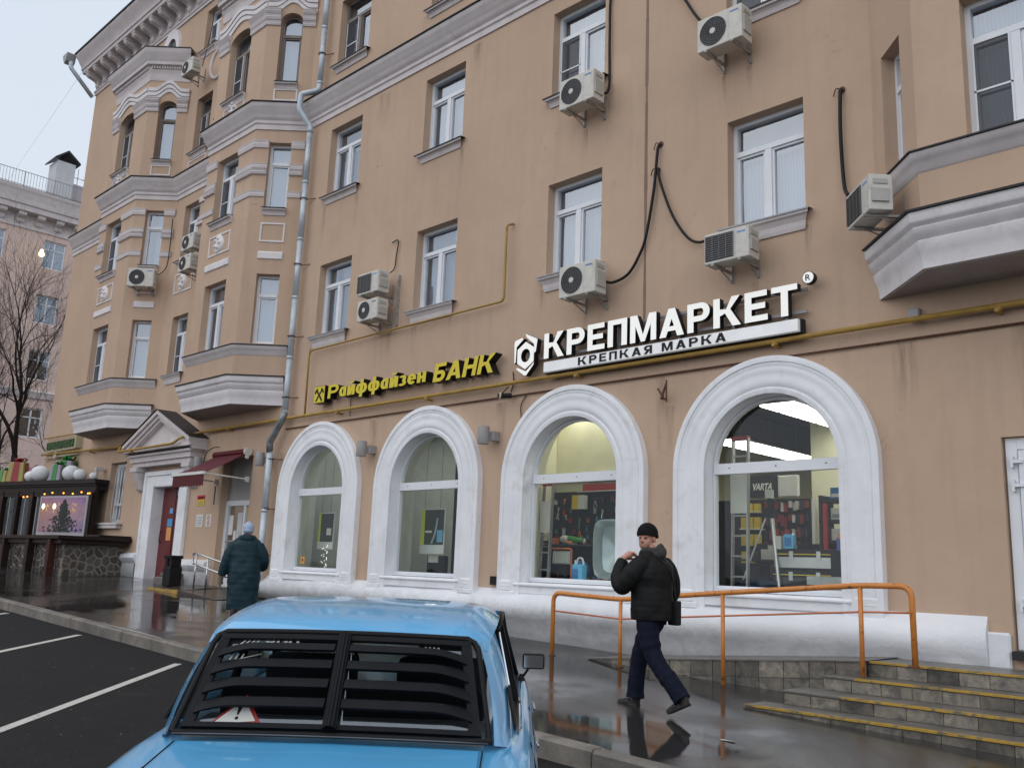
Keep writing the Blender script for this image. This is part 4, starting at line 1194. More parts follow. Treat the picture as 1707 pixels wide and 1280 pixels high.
ac(ac_round, -9.25, YB, 9.15, 0, 'outdoor air conditioner under the upper window above the hexagon emblem')
ac(ac_round, -9.13, YB, 5.87, 0, 'outdoor air conditioner just above the middle of the white shop sign')
ac(ac_square, -6.45, YB, 5.86, 0, 'outdoor air conditioner above the right end of the sign at a sill corner')
ac(ac_square, -14.66, YB, 6.93, 0, 'upper one of the two stacked air conditioners above the yellow bank sign')
ac(ac_small, -14.63, YB, 6.38, 0, 'lower one of the two stacked air conditioners above the yellow bank sign')
dd = .7071
def on_chamfer(b, s, out): return (b['r'] + (s) * dd + out * dd, -P_ + s * dd - out * dd)
x, y = on_chamfer(BAY2, .62, .22); ac(ac_round, x, y, 9.02, R(45), 'air conditioner on the slanted side of the farther bay, third storey')
ac(ac_small, -22.75, -.35, 9.05, R(0), 'air conditioner wedged between the two bays on the third storey')
ac(ac_small, -22.70, -.35, 9.62, R(0), 'small air conditioner directly above another one between the two bays')
ac(ac_small, -23.9, -.4, 15.15, R(0), 'highest air conditioner at the left, beside the crown of the farther bay')
xr, yr = BAY3['l'] - .40, -.40
ac(ac_square, xr - .22 * dd, yr - .22 * dd - .03, 5.86, R(-45), 'air conditioner on the slanted face of the right bay, turned side-on')
# extra wall brackets behind the stacked pair
q = MB(); q.box(-14.27, -14.23, -.05, 0, 6.3, 7.35); o = q.build('bracket_rail', ACBR, None, org=(-14.2, 0, 6.3)); tag(o, label='pale upright rail holding the two stacked air conditioners', cat='bracket')

# ---- black hoses and cables on the wall
CAB = mat('black_hose', (.015, .015, .017), .45, var=.1)
def cable(name, pts, r, label, cat='cable', m=CAB, n=8, sm=6):
    q = MB(); q.tube(smooth_path(pts, sm), r, n); o = q.build(name, m, None, smooth='all', org=pts[0]); tag(o, label, cat); return o
cable('hose', [(-7.90, .0, 8.2), (-7.92, -.06, 8.1), (-7.98, -.06, 7.5), (-8.12, -.06, 6.76), (-8.25, -.06, 6.45), (-8.45, -.08, 6.18), (-8.70, -.14, 6.08), (-8.80, -.25, 6.10)], .023, 'double black hose dropping from the wall hole to the lower middle air conditioner', 'hose')
cable('hose', [(-7.93, -.0, 7.8), (-7.90, -.07, 7.72), (-7.83, -.07, 7.45), (-7.62, -.07, 6.92), (-7.35, -.08, 6.52), (-7.1, -.12, 6.38), (-6.8, -.3, 6.36)], .021, 'black hose sagging to the right towards the right-hand air conditioner above the sign', 'hose')
cable('hose', [(-4.97, .0, 8.05), (-4.97, -.06, 7.98), (-4.98, -.07, 7.4), (-4.95, -.08, 6.7), (-4.8, -.3, 6.42)], .026, 'thick straight black hose hanging down to the air conditioner by the right bay', 'hose')
cable('hose', [(-7.75, -.04, 10.9), (-7.5, -.06, 10.6), (-7.25, -.06, 10.15), (-7.05, -.1, 9.85), (-6.95, -.3, 9.7)], .022, 'black hose running diagonally into the highest right air conditioner', 'hose')
cable('hose', [(-8.3, -.04, 11.5), (-8.7, -.04, 11.46), (-8.92, -.04, 11.25), (-8.93, -.05, 10.4), (-8.93, -.05, 9.5), (-8.99, -.2, 9.40)], .022, 'black pipe bending down beside the upper window above the emblem', 'hose')
for x, z in ((-7.90, 8.2), (-7.95, 7.78), (-4.97, 8.06)):
    q = MB(); q.lathe([(0, 0), (.045, 0), (.05, .012), (0, .02)], 12, M=Matrix.Translation((x, 0, z)) @ Matrix.Rotation(R(90), 4, 'X')); q.tube(smooth_path([(x, -.02, z), (x - .06, -.05, z + .02), (x - .10, -.05, z - .08)], 4), .008, 6)
    o = q.build('hose_entry', RUST, None, org=(x, 0, z)); tag(o, label='rusty foam-filled hose entry hole ' + ('at the top of the left hose' if z == 8.2 else 'just under another hole' if z == 7.78 else 'at the top of the right straight hose'), cat='wall fitting')
cable('cable', [(-14.55, -.04, 8.1), (-14.35, -.04, 8.1), (-14.38, -.04, 7.8), (-14.42, -.05, 7.5), (-14.5, -.2, 7.35)], .012, 'thin dark cable above the stacked air conditioners')
cable('cable', [(-24.95, -.10, 11.2), (-24.92, -.10, 10.3), (-24.98, -.12, 9.7), (-25.2, -.3, 9.45)], .014, 'thin dark cable hanging beside the farther bay to its air conditioner')
cable('cable', [(-23.95, -.02, 17.6), (-24.0, -.03, 16.8), (-23.95, -.2, 15.6)], .012, 'thin cable dropping to the highest left air conditioner')
cable('cable', [(-10.92, -.03, 4.95), (-10.9, -.03, 4.75), (-10.94, -.04, 4.6)], .010, 'short grey cable hanging below the hexagon emblem')
# expansion joint of the house
q = MB()
z = 5.1
while z < 15: 
    w = random.uniform(.016, .03); q.box(-8.185 - w, -8.185 + w, -.006, 0.0, z, z + .3); z += .3
o = q.build('expansion_joint', flat('joint_brown', (.24, .16, .12), .9), B); 

# ---- shop sign
def text_mesh(body, offset=0.0, res=4, ext=.5, spacing=1.0):
    cu = bpy.data.curves.new('tmp_text', 'FONT'); cu.body = body; cu.offset = offset; cu.extrude = ext; cu.resolution_u = res; cu.space_character = spacing
    o = bpy.data.objects.new('tmp_text', cu); C.objects.link(o); bpy.context.view_layer.update()
    me = bpy.data.meshes.new_from_object(o.evaluated_get(bpy.context.evaluated_depsgraph_get()))
    vs = [tuple(v.co) for v in me.vertices]; fs = [tuple(p.vertices) for p in me.polygons]; ns = [tuple(p.normal) for p in me.polygons]
    C.objects.unlink(o); bpy.data.objects.remove(o); bpy.data.curves.remove(cu); bpy.data.meshes.remove(me)
    return vs, fs, ns
def letters(body, x0, x1, z0, z1, y_back, depth, mf, ms, parent, name='letter', offset=0.0, shear=0.0, zref=None, spacing=1.0, res=4, split=True):
    """lays the word between x0..x1 and z0..z1 (cap height); face towards -y"""
    vs, fs, ns = text_mesh(body, offset, res, .5, spacing)
    cap = text_mesh('H' if zref is None else zref, offset, res, .5)[0]
    c0 = min(v[1] for v in cap); c1 = max(v[1] for v in cap)
    a0 = min(v[0] for v in vs); a1 = max(v[0] for v in vs)
    sx = (x1 - x0 - shear * (z1 - z0)) / (a1 - a0); sz = (z1 - z0) / (c1 - c0)
    # connected components, merged when they overlap in x
    par = list(range(len(vs)))
    def fnd(i):
        while par[i] != i: par[i] = par[par[i]]; i = par[i]
        return i
    for f in fs:
        for k in f[1:]: par[fnd(k)] = fnd(f[0])
    # weld text duplicates by position
    pos = {}
    for i, v in enumerate(vs):
        k = (round(v[0], 4), round(v[1], 4))
        if k in pos: par[fnd(i)] = fnd(pos[k])
        else: pos[k] = i
    comp = {}
    for i in range(len(vs)): comp.setdefault(fnd(i), []).append(i)
    items = sorted([[min(vs[i][0] for i in c), max(vs[i][0] for i in c), set(c)] for c in comp.values()])
    merged = []
    for it in items:
        if merged and it[0] < merged[-1][1] - .3 * min(it[1] - it[0], merged[-1][1] - merged[-1][0]):
            merged[-1][1] = max(merged[-1][1], it[1]); merged[-1][2] |= it[2]
        else: merged.append(it)
    if not split: merged = [[a0, a1, set(range(len(vs)))]]
    for it in merged:
        mb = MB(); idx = {}; 
        for i in sorted(it[2]):
            idx[i] = len(mb.v); v = vs[i]
            zz = (v[1] - c0) * sz
            mb.v.append((x0 + (v[0] - a0) * sx + shear * zz, y_back - (v[2] + .5) * depth, z0 + zz))
        for f, n in zip(fs, ns):
            if f[0] in it[2]:
                mb.f.append(tuple(idx[i] for i in f)); mb.m.append(0 if n[2] > .7 else 1)
        mb.build(name, [mf, ms], parent, recalc=True)

def glyph_parts(ch, s):
    """strokes of one sign letter in cap-height units: polygons ('p') and elliptical bands ('b'); returns parts, width"""
    P = lambda *a: ('p', list(a))
    def rc(x0, y0, x1, y1): return P((x0, y0), (x1, y0), (x1, y1), (x0, y1))
    def bd(cx, cy, rx, ry, t, u, a0, a1): return ('b', cx, cy, rx, ry, rx - t, ry - u, R(a0), R(a1))
    h = s * .82
    if ch == 'К': return [rc(0, 0, s, 1), P((s * .9, .40), (s * 1.25, .40), (.58 + s * .25, .58), (s * .9, .62)), P((.40, .46), (.62, .60), (.95, 1), (.95 - s * 1.25, 1)), P((.34, .60), (.62, .56), (.98, 0), (.98 - s * 1.25, 0))], .98
    if ch == 'Р': return [rc(0, 0, s, 1), rc(s * .5, 1 - h, .52, 1), rc(s * .5, .36, .52, .36 + h), bd(.50, .68, .34, .32, s, h, -90, 90)], .84
    if ch == 'Е': return [rc(0, 0, s, 1), rc(s * .5, 1 - h, .76, 1), rc(s * .5, .5 - h / 2, .70, .5 + h / 2), rc(s * .5, 0, .78, h)], .78
    if ch == 'П': return [rc(0, 0, s, 1), rc(.84 - s, 0, .84, 1), rc(s * .5, 1 - h, .84 - s * .5, 1)], .84
    if ch == 'Т': return [rc(.42 - s / 2, 0, .42 + s / 2, 1), rc(0, 1 - h, .84, 1)], .84
    if ch == 'М': return [rc(0, 0, s * .95, 1), rc(1.08 - s * .95, 0, 1.08, 1), P((s * .3, 1), (s * 1.25, 1), (.54 + s * .35, 0), (.54 - s * .35, 0)), P((1.08 - s * 1.25, 1), (1.08 - s * .3, 1), (.54 + s * .35, 0), (.54 - s * .35, 0))], 1.08
    if ch == 'А': return [P((0, 0), (s * 1.1, 0), (.48 + s * .55, 1), (.48 - s * .55, 1)), P((.96 - s * 1.1, 0), (.96, 0), (.48 + s * .55, 1), (.48 - s * .55, 1)), rc(.22, .20, .74, .20 + h * .85)], .96
    if ch == 'Б': return [rc(0, 0, s, 1), rc(s * .5, 1 - h, .74, 1), rc(s * .5, 0, .48, h), rc(s * .5, .60 - h, .48, .60), bd(.46, .30, .32, .30, s, h, -90, 90)], .78
    if ch == 'Н': return [rc(0, 0, s, 1), rc(.84 - s, 0, .84, 1), rc(s * .5, .5 - h / 2, .84 - s * .5, .5 + h / 2)], .84
    if ch == 'Я': return [rc(.82 - s, 0, .82, 1), rc(.32, 1 - h, .82 - s * .5, 1), rc(.32, .38, .82 - s * .5, .38 + h), bd(.34, .69, .34, .31, s, h, 90, 270), P((0, 0), (s * 1.2, 0), (.62, .46), (.62 - s * 1.3, .46))], .82
    x = .70; hl = s * .80
    if ch == 'а': return [rc(.54 - s, 0, .54, x), bd(.27, x / 2, .27, x / 2 + .01, s, hl, 60, 300), rc(.27, x - hl, .54 - s * .5, x), rc(.27, 0, .54 - s * .5, hl)], .56
    if ch == 'й': return [rc(0, 0, s, x), rc(.58 - s, 0, .58, x), P((s * .6, 0), (s * 1.3, 0), (.58 - s * .6, x), (.58 - s * 1.3, x)), bd(.29, 1.0, .19, .16, s * .6, s * .6, 180, 360)], .58
    if ch == 'ф': return [rc(.42 - s / 2, -.26, .42 + s / 2, 1.0), bd(.28, x / 2, .28, x / 2, s, hl, 0, 360), bd(.56, x / 2, .28, x / 2, s, hl, 0, 360)], .84
    if ch == 'з': return [bd(.22, .50, .26, .21, s, hl * .8, -90, 150), bd(.22, .21, .28, .22, s, hl * .8, -150, 90)], .50
    if ch == 'е': return [bd(.29, x / 2, .29, x / 2 + .01, s, hl, 0, 320), rc(s * .5, x / 2 - hl * .35, .56, x / 2 + hl * .35)], .58
    if ch == 'н': return [rc(0, 0, s, x), rc(.56 - s, 0, .56, x), rc(s * .5, x / 2 - hl / 2, .56 - s * .5, x / 2 + hl / 2)], .56
    return [], .35
def glyphs(body, x0, x1, z0, z1, y_back, depth, mf, ms, parent, s=.22, gap=.12, shear=0.0):
    items = []; u = 0
    for ch in body:
        pr, w = glyph_parts(ch, s); items.append((pr, u)); u += w + gap
    tot = u - gap; H = z1 - z0; sx = (x1 - x0 - shear * H) / tot
    for pr, off in items:
        if not pr: continue
        mb = MB(); k = 0
        for p in pr:
            d = depth + .0006 * k; k += 1
            T = lambda a, b: (x0 + (off + a) * sx + shear * b * H, z0 + b * H)
            if p[0] == 'p': polys = [[T(*q) for q in p[1]]]
            else:
                _, cx_, cy_, rx, ry, ix, iy, a0, a1 = p; N = max(6, int(abs(a1 - a0) / R(15))); polys = []
                for i in range(N):
                    t0 = a0 + (a1 - a0) * i / N; t1 = a0 + (a1 - a0) * (i + 1) / N
                    polys.append([T(cx_ + rx * math.cos(t0), cy_ + ry * math.sin(t0)), T(cx_ + rx * math.cos(t1), cy_ + ry * math.sin(t1)), T(cx_ + ix * math.cos(t1), cy_ + iy * math.sin(t1)), T(cx_ + ix * math.cos(t0), cy_ + iy * math.sin(t0))])
            for pl in polys:
                n = len(pl); vs = [(a, y_back - d, b) for a, b in pl] + [(a, y_back, b) for a, b in pl]
                mb.add(vs, [tuple(range(n))], 0)
                mb.add(vs, [tuple(range(2 * n - 1, n - 1, -1))] + [(i, (i + 1) % n, (i + 1) % n + n, i + n) for i in range(n)], 1)
        mb.build('letter', [mf, ms], parent, recalc=False)
SIGNW = flat('sign_white_face', (.86, .86, .82), .35, emit=0.34, var=.01)
SIGNK = flat('sign_black_side', (.012, .012, .014), .35)
sg = empty('shop_sign', (-8, -.2, 5.0), label='large white channel-letter shop sign КРЕПМАРКЕТ with a black and white strip beneath it', cat='sign')
glyphs('КРЕПМАРКЕТ', -10.03, -5.56, 5.015, 5.435, -.13, .10, SIGNW, SIGNK, sg, s=.235, gap=.13)
q = MB(); q.box(-10.02, -5.56, -.24, -.17, 4.79, 4.955); q.build('strip_panel', flat('sign_silver', (.80, .81, .82), .35, emit=.16), sg, bevel=.004)
q = MB(); q.box(-10.05, -5.53, -.17, -.08, 4.775, 4.965); q.build('strip_back', SIGNK, sg)
glyphs('КРЕПКАЯ МАРКА', -9.28, -6.62, 4.81, 4.938, -.2405, .006, SIGNK, SIGNK, sg, s=.23, gap=.32)
q = MB()
for z in (5.08, 5.38): q.box(-10.5, -5.5, -.09, -.06, z - .02, z + .02)
for x in (-9.7, -8.6, -7.5, -6.6, -5.8): q.box(x - .02, x + .02, -.08, 0, 4.8, 5.42)
q.build('mounting_rail', LAMPGREY, sg)
q = MB(); q.lathe([(0, 0), (.085, 0), (.085, .08), (0, .08)], 24, 0, M=Matrix.Translation((-5.42, -.12, 5.49)) @ Matrix.Rotation(R(90), 4, 'X')); q.build('registered_disc', SIGNK, sg)
q = MB(); q.lathe([(0, 0), (.075, 0), (.075, .006), (0, .006)], 24, 0, M=Matrix.Translation((-5.42, -.20, 5.49)) @ Matrix.Rotation(R(90), 4, 'X')); q.build('registered_face', SIGNW, sg)
letters('R', -5.455, -5.385, 5.45, 5.53, -.2065, .004, SIGNK, SIGNK, sg, offset=.01)
em = empty('hexagon_emblem', (-10.45, -.2, 5.1), label='white hexagonal nut emblem at the left end of the white sign', cat='emblem')
cx, cz = -10.44, 5.13
def hexring(mb, r0, r1, y0, y1, a0=0, n=6, flat0=R(30), ri_round=True):
    N = 48; vs = []
    for i in range(N):
        a = 2 * math.pi * i / N
        # outer hexagon radius at angle a (pointy top)
        ap = r1 * math.cos(math.pi / 6); k = (a - math.pi / 6 + math.pi / 6) % (math.pi / 3) - math.pi / 6
        ro = ap / math.cos((a % (math.pi / 3)) - math.pi / 6)
        for (rr, yy) in ((r0, y0), (ro, y0), (ro, y1), (r0, y1)):
            vs.append((cx + rr * math.sin(a + math.pi / 6 + math.pi / 6) * .92, yy, cz + rr * math.cos(a + math.pi / 3) * 1.0))
    mb.add(vs, [(i * 4 + j, ((i + 1) % N) * 4 + j, ((i + 1) % N) * 4 + (j + 1) % 4, i * 4 + (j + 1) % 4) for i in range(N) for j in range(4)])
def emb(front, m, g):
    y0, y1 = front
    mb = MB(); hexring(mb, .115 - g, .235 + g, y0, y1); mb.build('nut_ring', m, em)
    # three bracket shapes round the nut
    for (pts) in ([(-.29, .28), (-.27, .33), (-.10, .37), (-.06, .34), (-.235, .20), (-.245, -.10), (-.275, -.13)], [(-.02, .44), (.27, .30), (.28, .26), (.25, .05), (.215, .02), (.205, .20), (.02, .36)], [(-.20, -.22), (.02, -.32), (.215, -.16), (.20, -.21), (.03, -.40), (-.01, -.40), (-.22, -.25)]):
        cxm = sum(p[0] for p in pts) / len(pts); czm = sum(p[1] for p in pts) / len(pts)
        mb = MB(); mb.prism([(cx + p[0] * .92 + (p[0] - cxm) * g * 1.2, cz + p[1] * .85 + (p[1] - czm) * g * 1.2) for p in pts], y0, y1); mb.build('bracket_shape', m, em)
emb((-.13, -.23), SIGNK, .012); emb((-.231, -.236), SIGNW, 0)
q = MB(); q.box(-10.5, -10.4, -.13, 0, 4.95, 5.3); q.build('mounting_block', LAMPGREY, em)

YF = flat('sign_yellow_face', (.62, .50, .012), .4, emit=0.08, var=.02)
bs = empty('bank_sign', (-14, -.25, 5.0), label='yellow channel-letter bank sign Райффайзен БАНК with deep black sides', cat='sign')
glyphs('Райффайзен', -16.16, -12.98, 4.985, 5.27, -.06, .17, YF, SIGNK, bs, s=.225, gap=.07, shear=.08)
glyphs('БАНК', -12.80, -11.14, 4.945, 5.285, -.06, .17, YF, SIGNK, bs, s=.24, gap=.10, shear=.22)
q = MB(); q.box(-16.66, -16.27, -.225, -.06, 4.925, 5.29); q.build('emblem_box', SIGNK, bs)
q = MB(); q.box(-16.65, -16.28, -.232, -.2255, 4.935, 5.28); q.build('emblem_face', YF, bs)
q = MB()
for s_ in (-1, 1):
    pts = [(-16.465 + s_ * .11, 4.965), (-16.465 + s_ * .0, 5.10), (-16.465 - s_ * .10, 5.20), (-16.465 - s_ * .13, 5.19), (-16.465 - s_ * .145, 5.13)]
    for a, b in zip(pts, pts[1:]):
        dx, dz = b[0] - a[0], b[1] - a[1]; l = math.hypot(dx, dz); nx, nz = -dz / l * .021, dx / l * .021
        q.prism([(a[0] + nx, a[1] + nz), (b[0] + nx, b[1] + nz), (b[0] - nx, b[1] - nz), (a[0] - nx, a[1] - nz)], -.238 - .002 * (s_ > 0), -.2325)
    q.prism([(-16.465 - s_ * .03, 5.14), (-16.465 - s_ * .075, 5.255), (-16.465 - s_ * .13, 5.20), (-16.465 - s_ * .10, 5.17)], -.237, -.2325)
q.build('crossed_gables', SIGNK, bs)
q = MB(); q.tube([(-13.0, -.1, 5.12), (-12.8, -.1, 5.12)], .012, 6); q.build('wire', CAB, bs)
q = MB(); q.tube([(-15.6, -.03, 4.95), (-15.6, -.03, 4.6)], .008, 6); q.build('wire', CAB, bs)

# ---- small wall fittings
def lamp_box(x, z, label):
    t = empty('wall_lamp', (x, 0, z), label=label, cat='wall lamp', group='grey cylindrical wall lamps')
    q = MB(); q.box(x + .06, x + .16, -.16, 0, z - .09, z + .07); q.build('mount', LAMPGREY, t, bevel=.006)
    q = MB(); q.lathe([(0, -.15), (.095, -.15), (.10, -.14), (.10, .14), (.095, .15), (0, .15)], 24, M=Matrix.Translation((x, -.24, z)), cap=False); q.build('shade', LAMPGREY, t, smooth=True)
lamp_box(-14.82, 3.85, 'grey cylindrical wall lamp between the two bank arches')
lamp_box(-11.36, 3.86, 'grey cylindrical wall lamp between the second and third arches')
lamp_box(-18.62, 3.86, 'grey wall lamp beside the lower downpipe')
lamp_box(-21.55, 3.92, 'grey wall lamp between the pediment and the red awning')
cc = empty('security_camera', (-10.99, 0, 4.5), label='small dark security camera with a round pale lens cap under the gas pipe', cat='camera')
q = MB(); q.tube([(-10.86, -.1, 4.52), (-11.02, -.28, 4.5)], .045, 12); q.build('housing', DARK, cc)
q = MB(); q.lathe([(0, 0), (.055, 0), (.055, .03), (0, .03)], 16, M=Matrix.Translation((-10.98, -.25, 4.5)) @ Matrix.Rotation(R(90), 4, 'X') @ Matrix.Rotation(R(-30), 4, 'Y')); q.build('lens_cap', flat('pale_cap', (.5, .5, .36)), cc)
q = MB(); q.tube([(-10.95, -.1, 4.68), (-10.99, -.2, 4.55)], .01, 6); q.build('wire', CAB, cc)
q = MB(); q.tube(smooth_path([(-10.6, -.02, 4.5), (-10.7, -.03, 4.35), (-10.68, -.03, 4.1)], 4), .008, 6); q.build('wire', CAB, cc)
fh = MB(); fh.tube([(-7.78, -.0, 4.16), (-7.76, -.14, 4.14), (-7.66, -.16, 4.36)], .016, 8); fh.tube([(-7.74, -.12, 4.16), (-7.84, -.12, 4.30)], .014, 8); fh.tube([(-7.66, -.16, 4.08), (-7.66, -.16, 4.4)], .012, 8)
o = fh.build('flag_holder', RUST, None, org=(-7.7, 0, 4.1)); tag(o, label='rusty forked flag holder between the two shop arches', cat='flag holder')
cz_ = MB(); cz_.tube([(-25.75 - 2.0, -.0, 4.05), (-27.75, -.18, 4.05)], .02, 8); cz_.box(-27.82, -27.66, -.3, -.08, 4.02, 4.12); cz_.ball((-27.74, -.25, 3.95), .06, 10)
o = cz_.build('security_camera', flat('cam_white', (.5, .5, .5)), None, org=(-27.7, 0, 4)); tag(o, label='small white camera beside the top corner of the grilled window', cat='camera')
sp = MB(); sp.box(-10.95, -10.80, .02, -.05, 1.38, 1.52); o = sp.build('socket_box', DARK, None, org=(-11.28, 0, 1.4)); 
o.location.x -= .30; tag(o, label='small dark socket box low on the wall between second and third arches', cat='socket')

def plaque(x0, x1, z0, z1, m, label, rows=(), y=0):
    t = empty('plaque', (x0, y, z0), label=label, cat='plaque')
    q = MB(); q.box(x0, x1, y - .012, y, z0, z1); q.build('plate', m, t)
    for (a, b, c, e, mm) in rows:
        q = MB(); w, h = x1 - x0, z1 - z0; q.box(x0 + a * w, x0 + b * w, y - .015, y - .0125, z0 + c * h, z0 + e * h); q.build('print', mm, t)
    return t
PW = flat('print_white', (.7, .7, .68)); PRd = flat('print_red', (.5, .04, .05)); PY = flat('print_yellow', (.62, .47, .02)); PG = flat('print_grey', (.25, .25, .27)); PK = flat('print_black', (.02, .02, .02))
plaque(-21.82, -21.45, 2.90, 3.16, PY, 'red and yellow notice on the wall left of the bank door', ((0, 1, .58, 1, PRd), (.05, .95, .7, .82, PW), (.15, .85, .3, .36, PG), (.15, .85, .14, .2, PG)))
plaque(-21.78, -21.44, 2.38, 2.68, PW, 'small white text notice on the wall by the bank door', tuple((.1, .9, .15 + .13 * i, .19 + .13 * i, PG) for i in range(6)))
q = plaque(-21.28, -21.02, 2.39, 2.68, PW, 'white notice with red prohibition ring and marks beside the bank door', ())
for zc in (2.47, 2.60):
    r_ = MB(); r_.lathe([(.045, 0), (.06, 0), (.06, .004), (.045, .004)], 16, M=Matrix.Translation((-21.15, -.0125, zc)) @ Matrix.Rotation(R(90), 4, 'X'), cap=False); r_.box(-21.19, -21.11, -.017, -.0135, zc - .006, zc + .006); r_.build('ring', PRd, q)

# ---- red awning
aw = empty('awning', (-20, 0, 4), label='half-open dark red fabric awning with scalloped valance over the bank door', cat='awning')
MAROON = flat('maroon_fabric', (.115, .02, .028), .8, var=.12); MAR2 = flat('maroon_casing', (.085, .008, .012), .35)
q = MB(); q.tube([(-20.95, -.12, 4.09), (-19.42, -.12, 4.09)], .075, 14); q.build('roller_casing', MAR2, aw, smooth=True)
q = MB(); q.tube([(-19.42, -.12, 4.09), (-19.36, -.12, 4.09)], .10, 18); q.tube([(-19.40, -.14, 3.96), (-19.35, -.14, 3.96)], .04, 12); q.build('end_cap', flat('awning_cap', (.62, .6, .55)), aw)
xl, xr_ = -20.93, -19.45; yo, zo = -1.12, 3.50
q = MB(); N = 6; vs = []
for i in range(N + 1):
    t = i / N; y = -.16 + (yo + .16) * t; z = 4.04 + (zo + .02 - 4.04) * t - .03 * math.sin(math.pi * t)
    vs += [(xl + .02, y, z), (xr_ - .02, y, z), (xl + .02, y, z - .008), (xr_ - .02, y, z - .008)]
q.add(vs, [(4 * i, 4 * i + 1, 4 * i + 5, 4 * i + 4) for i in range(N)] + [(4 * i + 2, 4 * i + 6, 4 * i + 7, 4 * i + 3) for i in range(N)]); q.build('canopy', MAROON, aw, recalc=False)
q = MB(); q.box(xl - .06, xr_ + .02, yo - .03, yo + .03, zo - .03, zo + .04); q.build('front_bar', flat('awning_bar', (.66, .65, .62)), aw, bevel=.006)
q = MB()
N = 44; vs = []
for i in range(N + 1):
    x = xl + (xr_ - xl) * i / N; zb = 3.20 + .035 * abs(math.sin(i * math.pi / 4))
    vs += [(x, yo - .005, zo - .03), (x, yo - .005, zb), (x, yo + .005, zo - .03), (x, yo + .005, zb)]
q.add(vs, [(4 * i, 4 * i + 4, 4 * i + 5, 4 * i + 1) for i in range(N)] + [(4 * i + 2, 4 * i + 3, 4 * i + 7, 4 * i + 6) for i in range(N)]); q.build('valance', MAR2, aw, recalc=False)
for x in (xl, xr_):
    q = MB(); q.tube([(x, yo, zo), (x, -.06, 3.46)], .018, 8); q.box(x - .03, x + .03, -.09, 0, 3.40, 3.52); q.build('arm', flat('awning_bar', (.66, .65, .62)), aw)
q = MB(); q.tube([(-20.8, -.1, 3.35), (-20.8, -.1, 2.9)], .018, 6); q.build('crank_rod', flat('rod_blue', (.06, .12, .18)), aw)
cable('cable', [(-21.35, -.2, 3.85), (-21.2, -.22, 4.15), (-21.0, -.15, 4.28), (-20.9, -.05, 4.3)], .012, 'curled cable between the wall lamp and the awning')

# ---- green letter sign at the far corner
gs = empty('green_sign', (-31.3, -.15, 5.0), label='pale framed sign with small green upright letters at the far corner of the house', cat='sign')
GRF = flat('sign_pale_frame', (.45, .42, .28), .5); GRL = flat('sign_green', (.06, .12, .05), .5)
q = MB(); q.box(-32.7, -29.85, -.12, -.08, 4.86, 4.90); q.box(-32.7, -29.85, -.12, -.08, 4.66, 4.69); q.box(-29.90, -29.80, -.2, 0, 4.86, 5.28); q.build('sign_frame', GRF, gs)
q = MB(); q.box(-32.65, -29.95, -.09, -.05, 4.92, 5.20); q.build('sign_board', flat('sign_board', (.36, .33, .24), .7), gs)
for i in range(15):
    x = -32.5 + i * .165
    q = MB(); q.box(x, x + .045, -.13, -.09, 4.94, 5.18); q.box(x, x + .12, -.13, -.09, *[(5.14, 5.18), (4.94, 4.98), (5.04, 5.08)][i % 3])
    if i % 2: q.box(x + .08, x + .12, -.13, -.09, 4.94, 5.18)
    q.build('letter', GRL, gs)
q = MB(); q.lathe([(0, 0), (.12, 0), (.12, .03), (0, .03)], 14, M=Matrix.Translation((-31.6, -.12, 4.72)) @ Matrix.Rotation(R(90), 4, 'X')); q.box(-31.3, -30.2, -.1, -.06, 4.70, 4.78); q.build('small_ornament', GRF, gs)
# ---------------------------------------------------------------- stairs, landing, ramp
st = empty('entrance_stairs', (-3, -1.5, .3), label='four wide stone-clad steps with yellow edges rising to the landing of the white door', cat='stairs')
STEPS = [(-5.20, -2.22, .375), (-4.98, -1.82, .515), (-4.77, -1.36, .66), (-4.48, -.93, .815)]
XE = 2.5
tile_meshes = {}
def tile(parent, x0, x1, y, z0, z1, axis='x', m=TILE):
    """one cladding slab standing proud of the core; axis x = facing -y, y = facing -x"""
    q = MB(); g = .004; pr = random.uniform(.010, .016)
    if axis == 'x': q.box(x0 + g, x1 - g, y - pr, y + .01, z0 + g, z1 - g)
    else: q.box(y - pr, y + .01, x0 + g, x1 - g, z0 + g, z1 - g)
    return q.build('stone_tile', m, parent)
for k, (xl, y, z) in enumerate(STEPS):
    zb = (STEPS[k - 1][2] if k else -.05)
    ynext = STEPS[k + 1][1] if k < 3 else -.12
    q = MB(); q.box(xl, XE, y, 0 if k == 3 else ynext + .02, zb - .02, z - .022); q.build('step_core', MORTAR, st)
    q = MB(); q.box(xl - .02, XE, y - .025, ynext if k < 3 else -.1, z - .022, z); q.build('step_tread', TREAD, st, bevel=.004)
    ye = [xl - .01, xl + .62, xl + .34, xl + .02][k]
    q = MB(); q.box(ye, XE, y - .029, y + .022, z - .018, z + .0035); q.build('yellow_edge', YELLOW, st)
    x = xl
    z_lo = zb if k else min(g_walk(xl, y), g_walk(XE, y)) - .05
    i = 0
    while x < -.3:
        w = random.choice((.30, .31, .29, .34))
        tile(st, x, x + w, y, max(z_lo, zb - .0) if k else z_lo, z - .024); x += w; i += 1
    tile(st, y, ynext if k < 3 else y + .4, xl, z_lo, z - .024, axis='y')
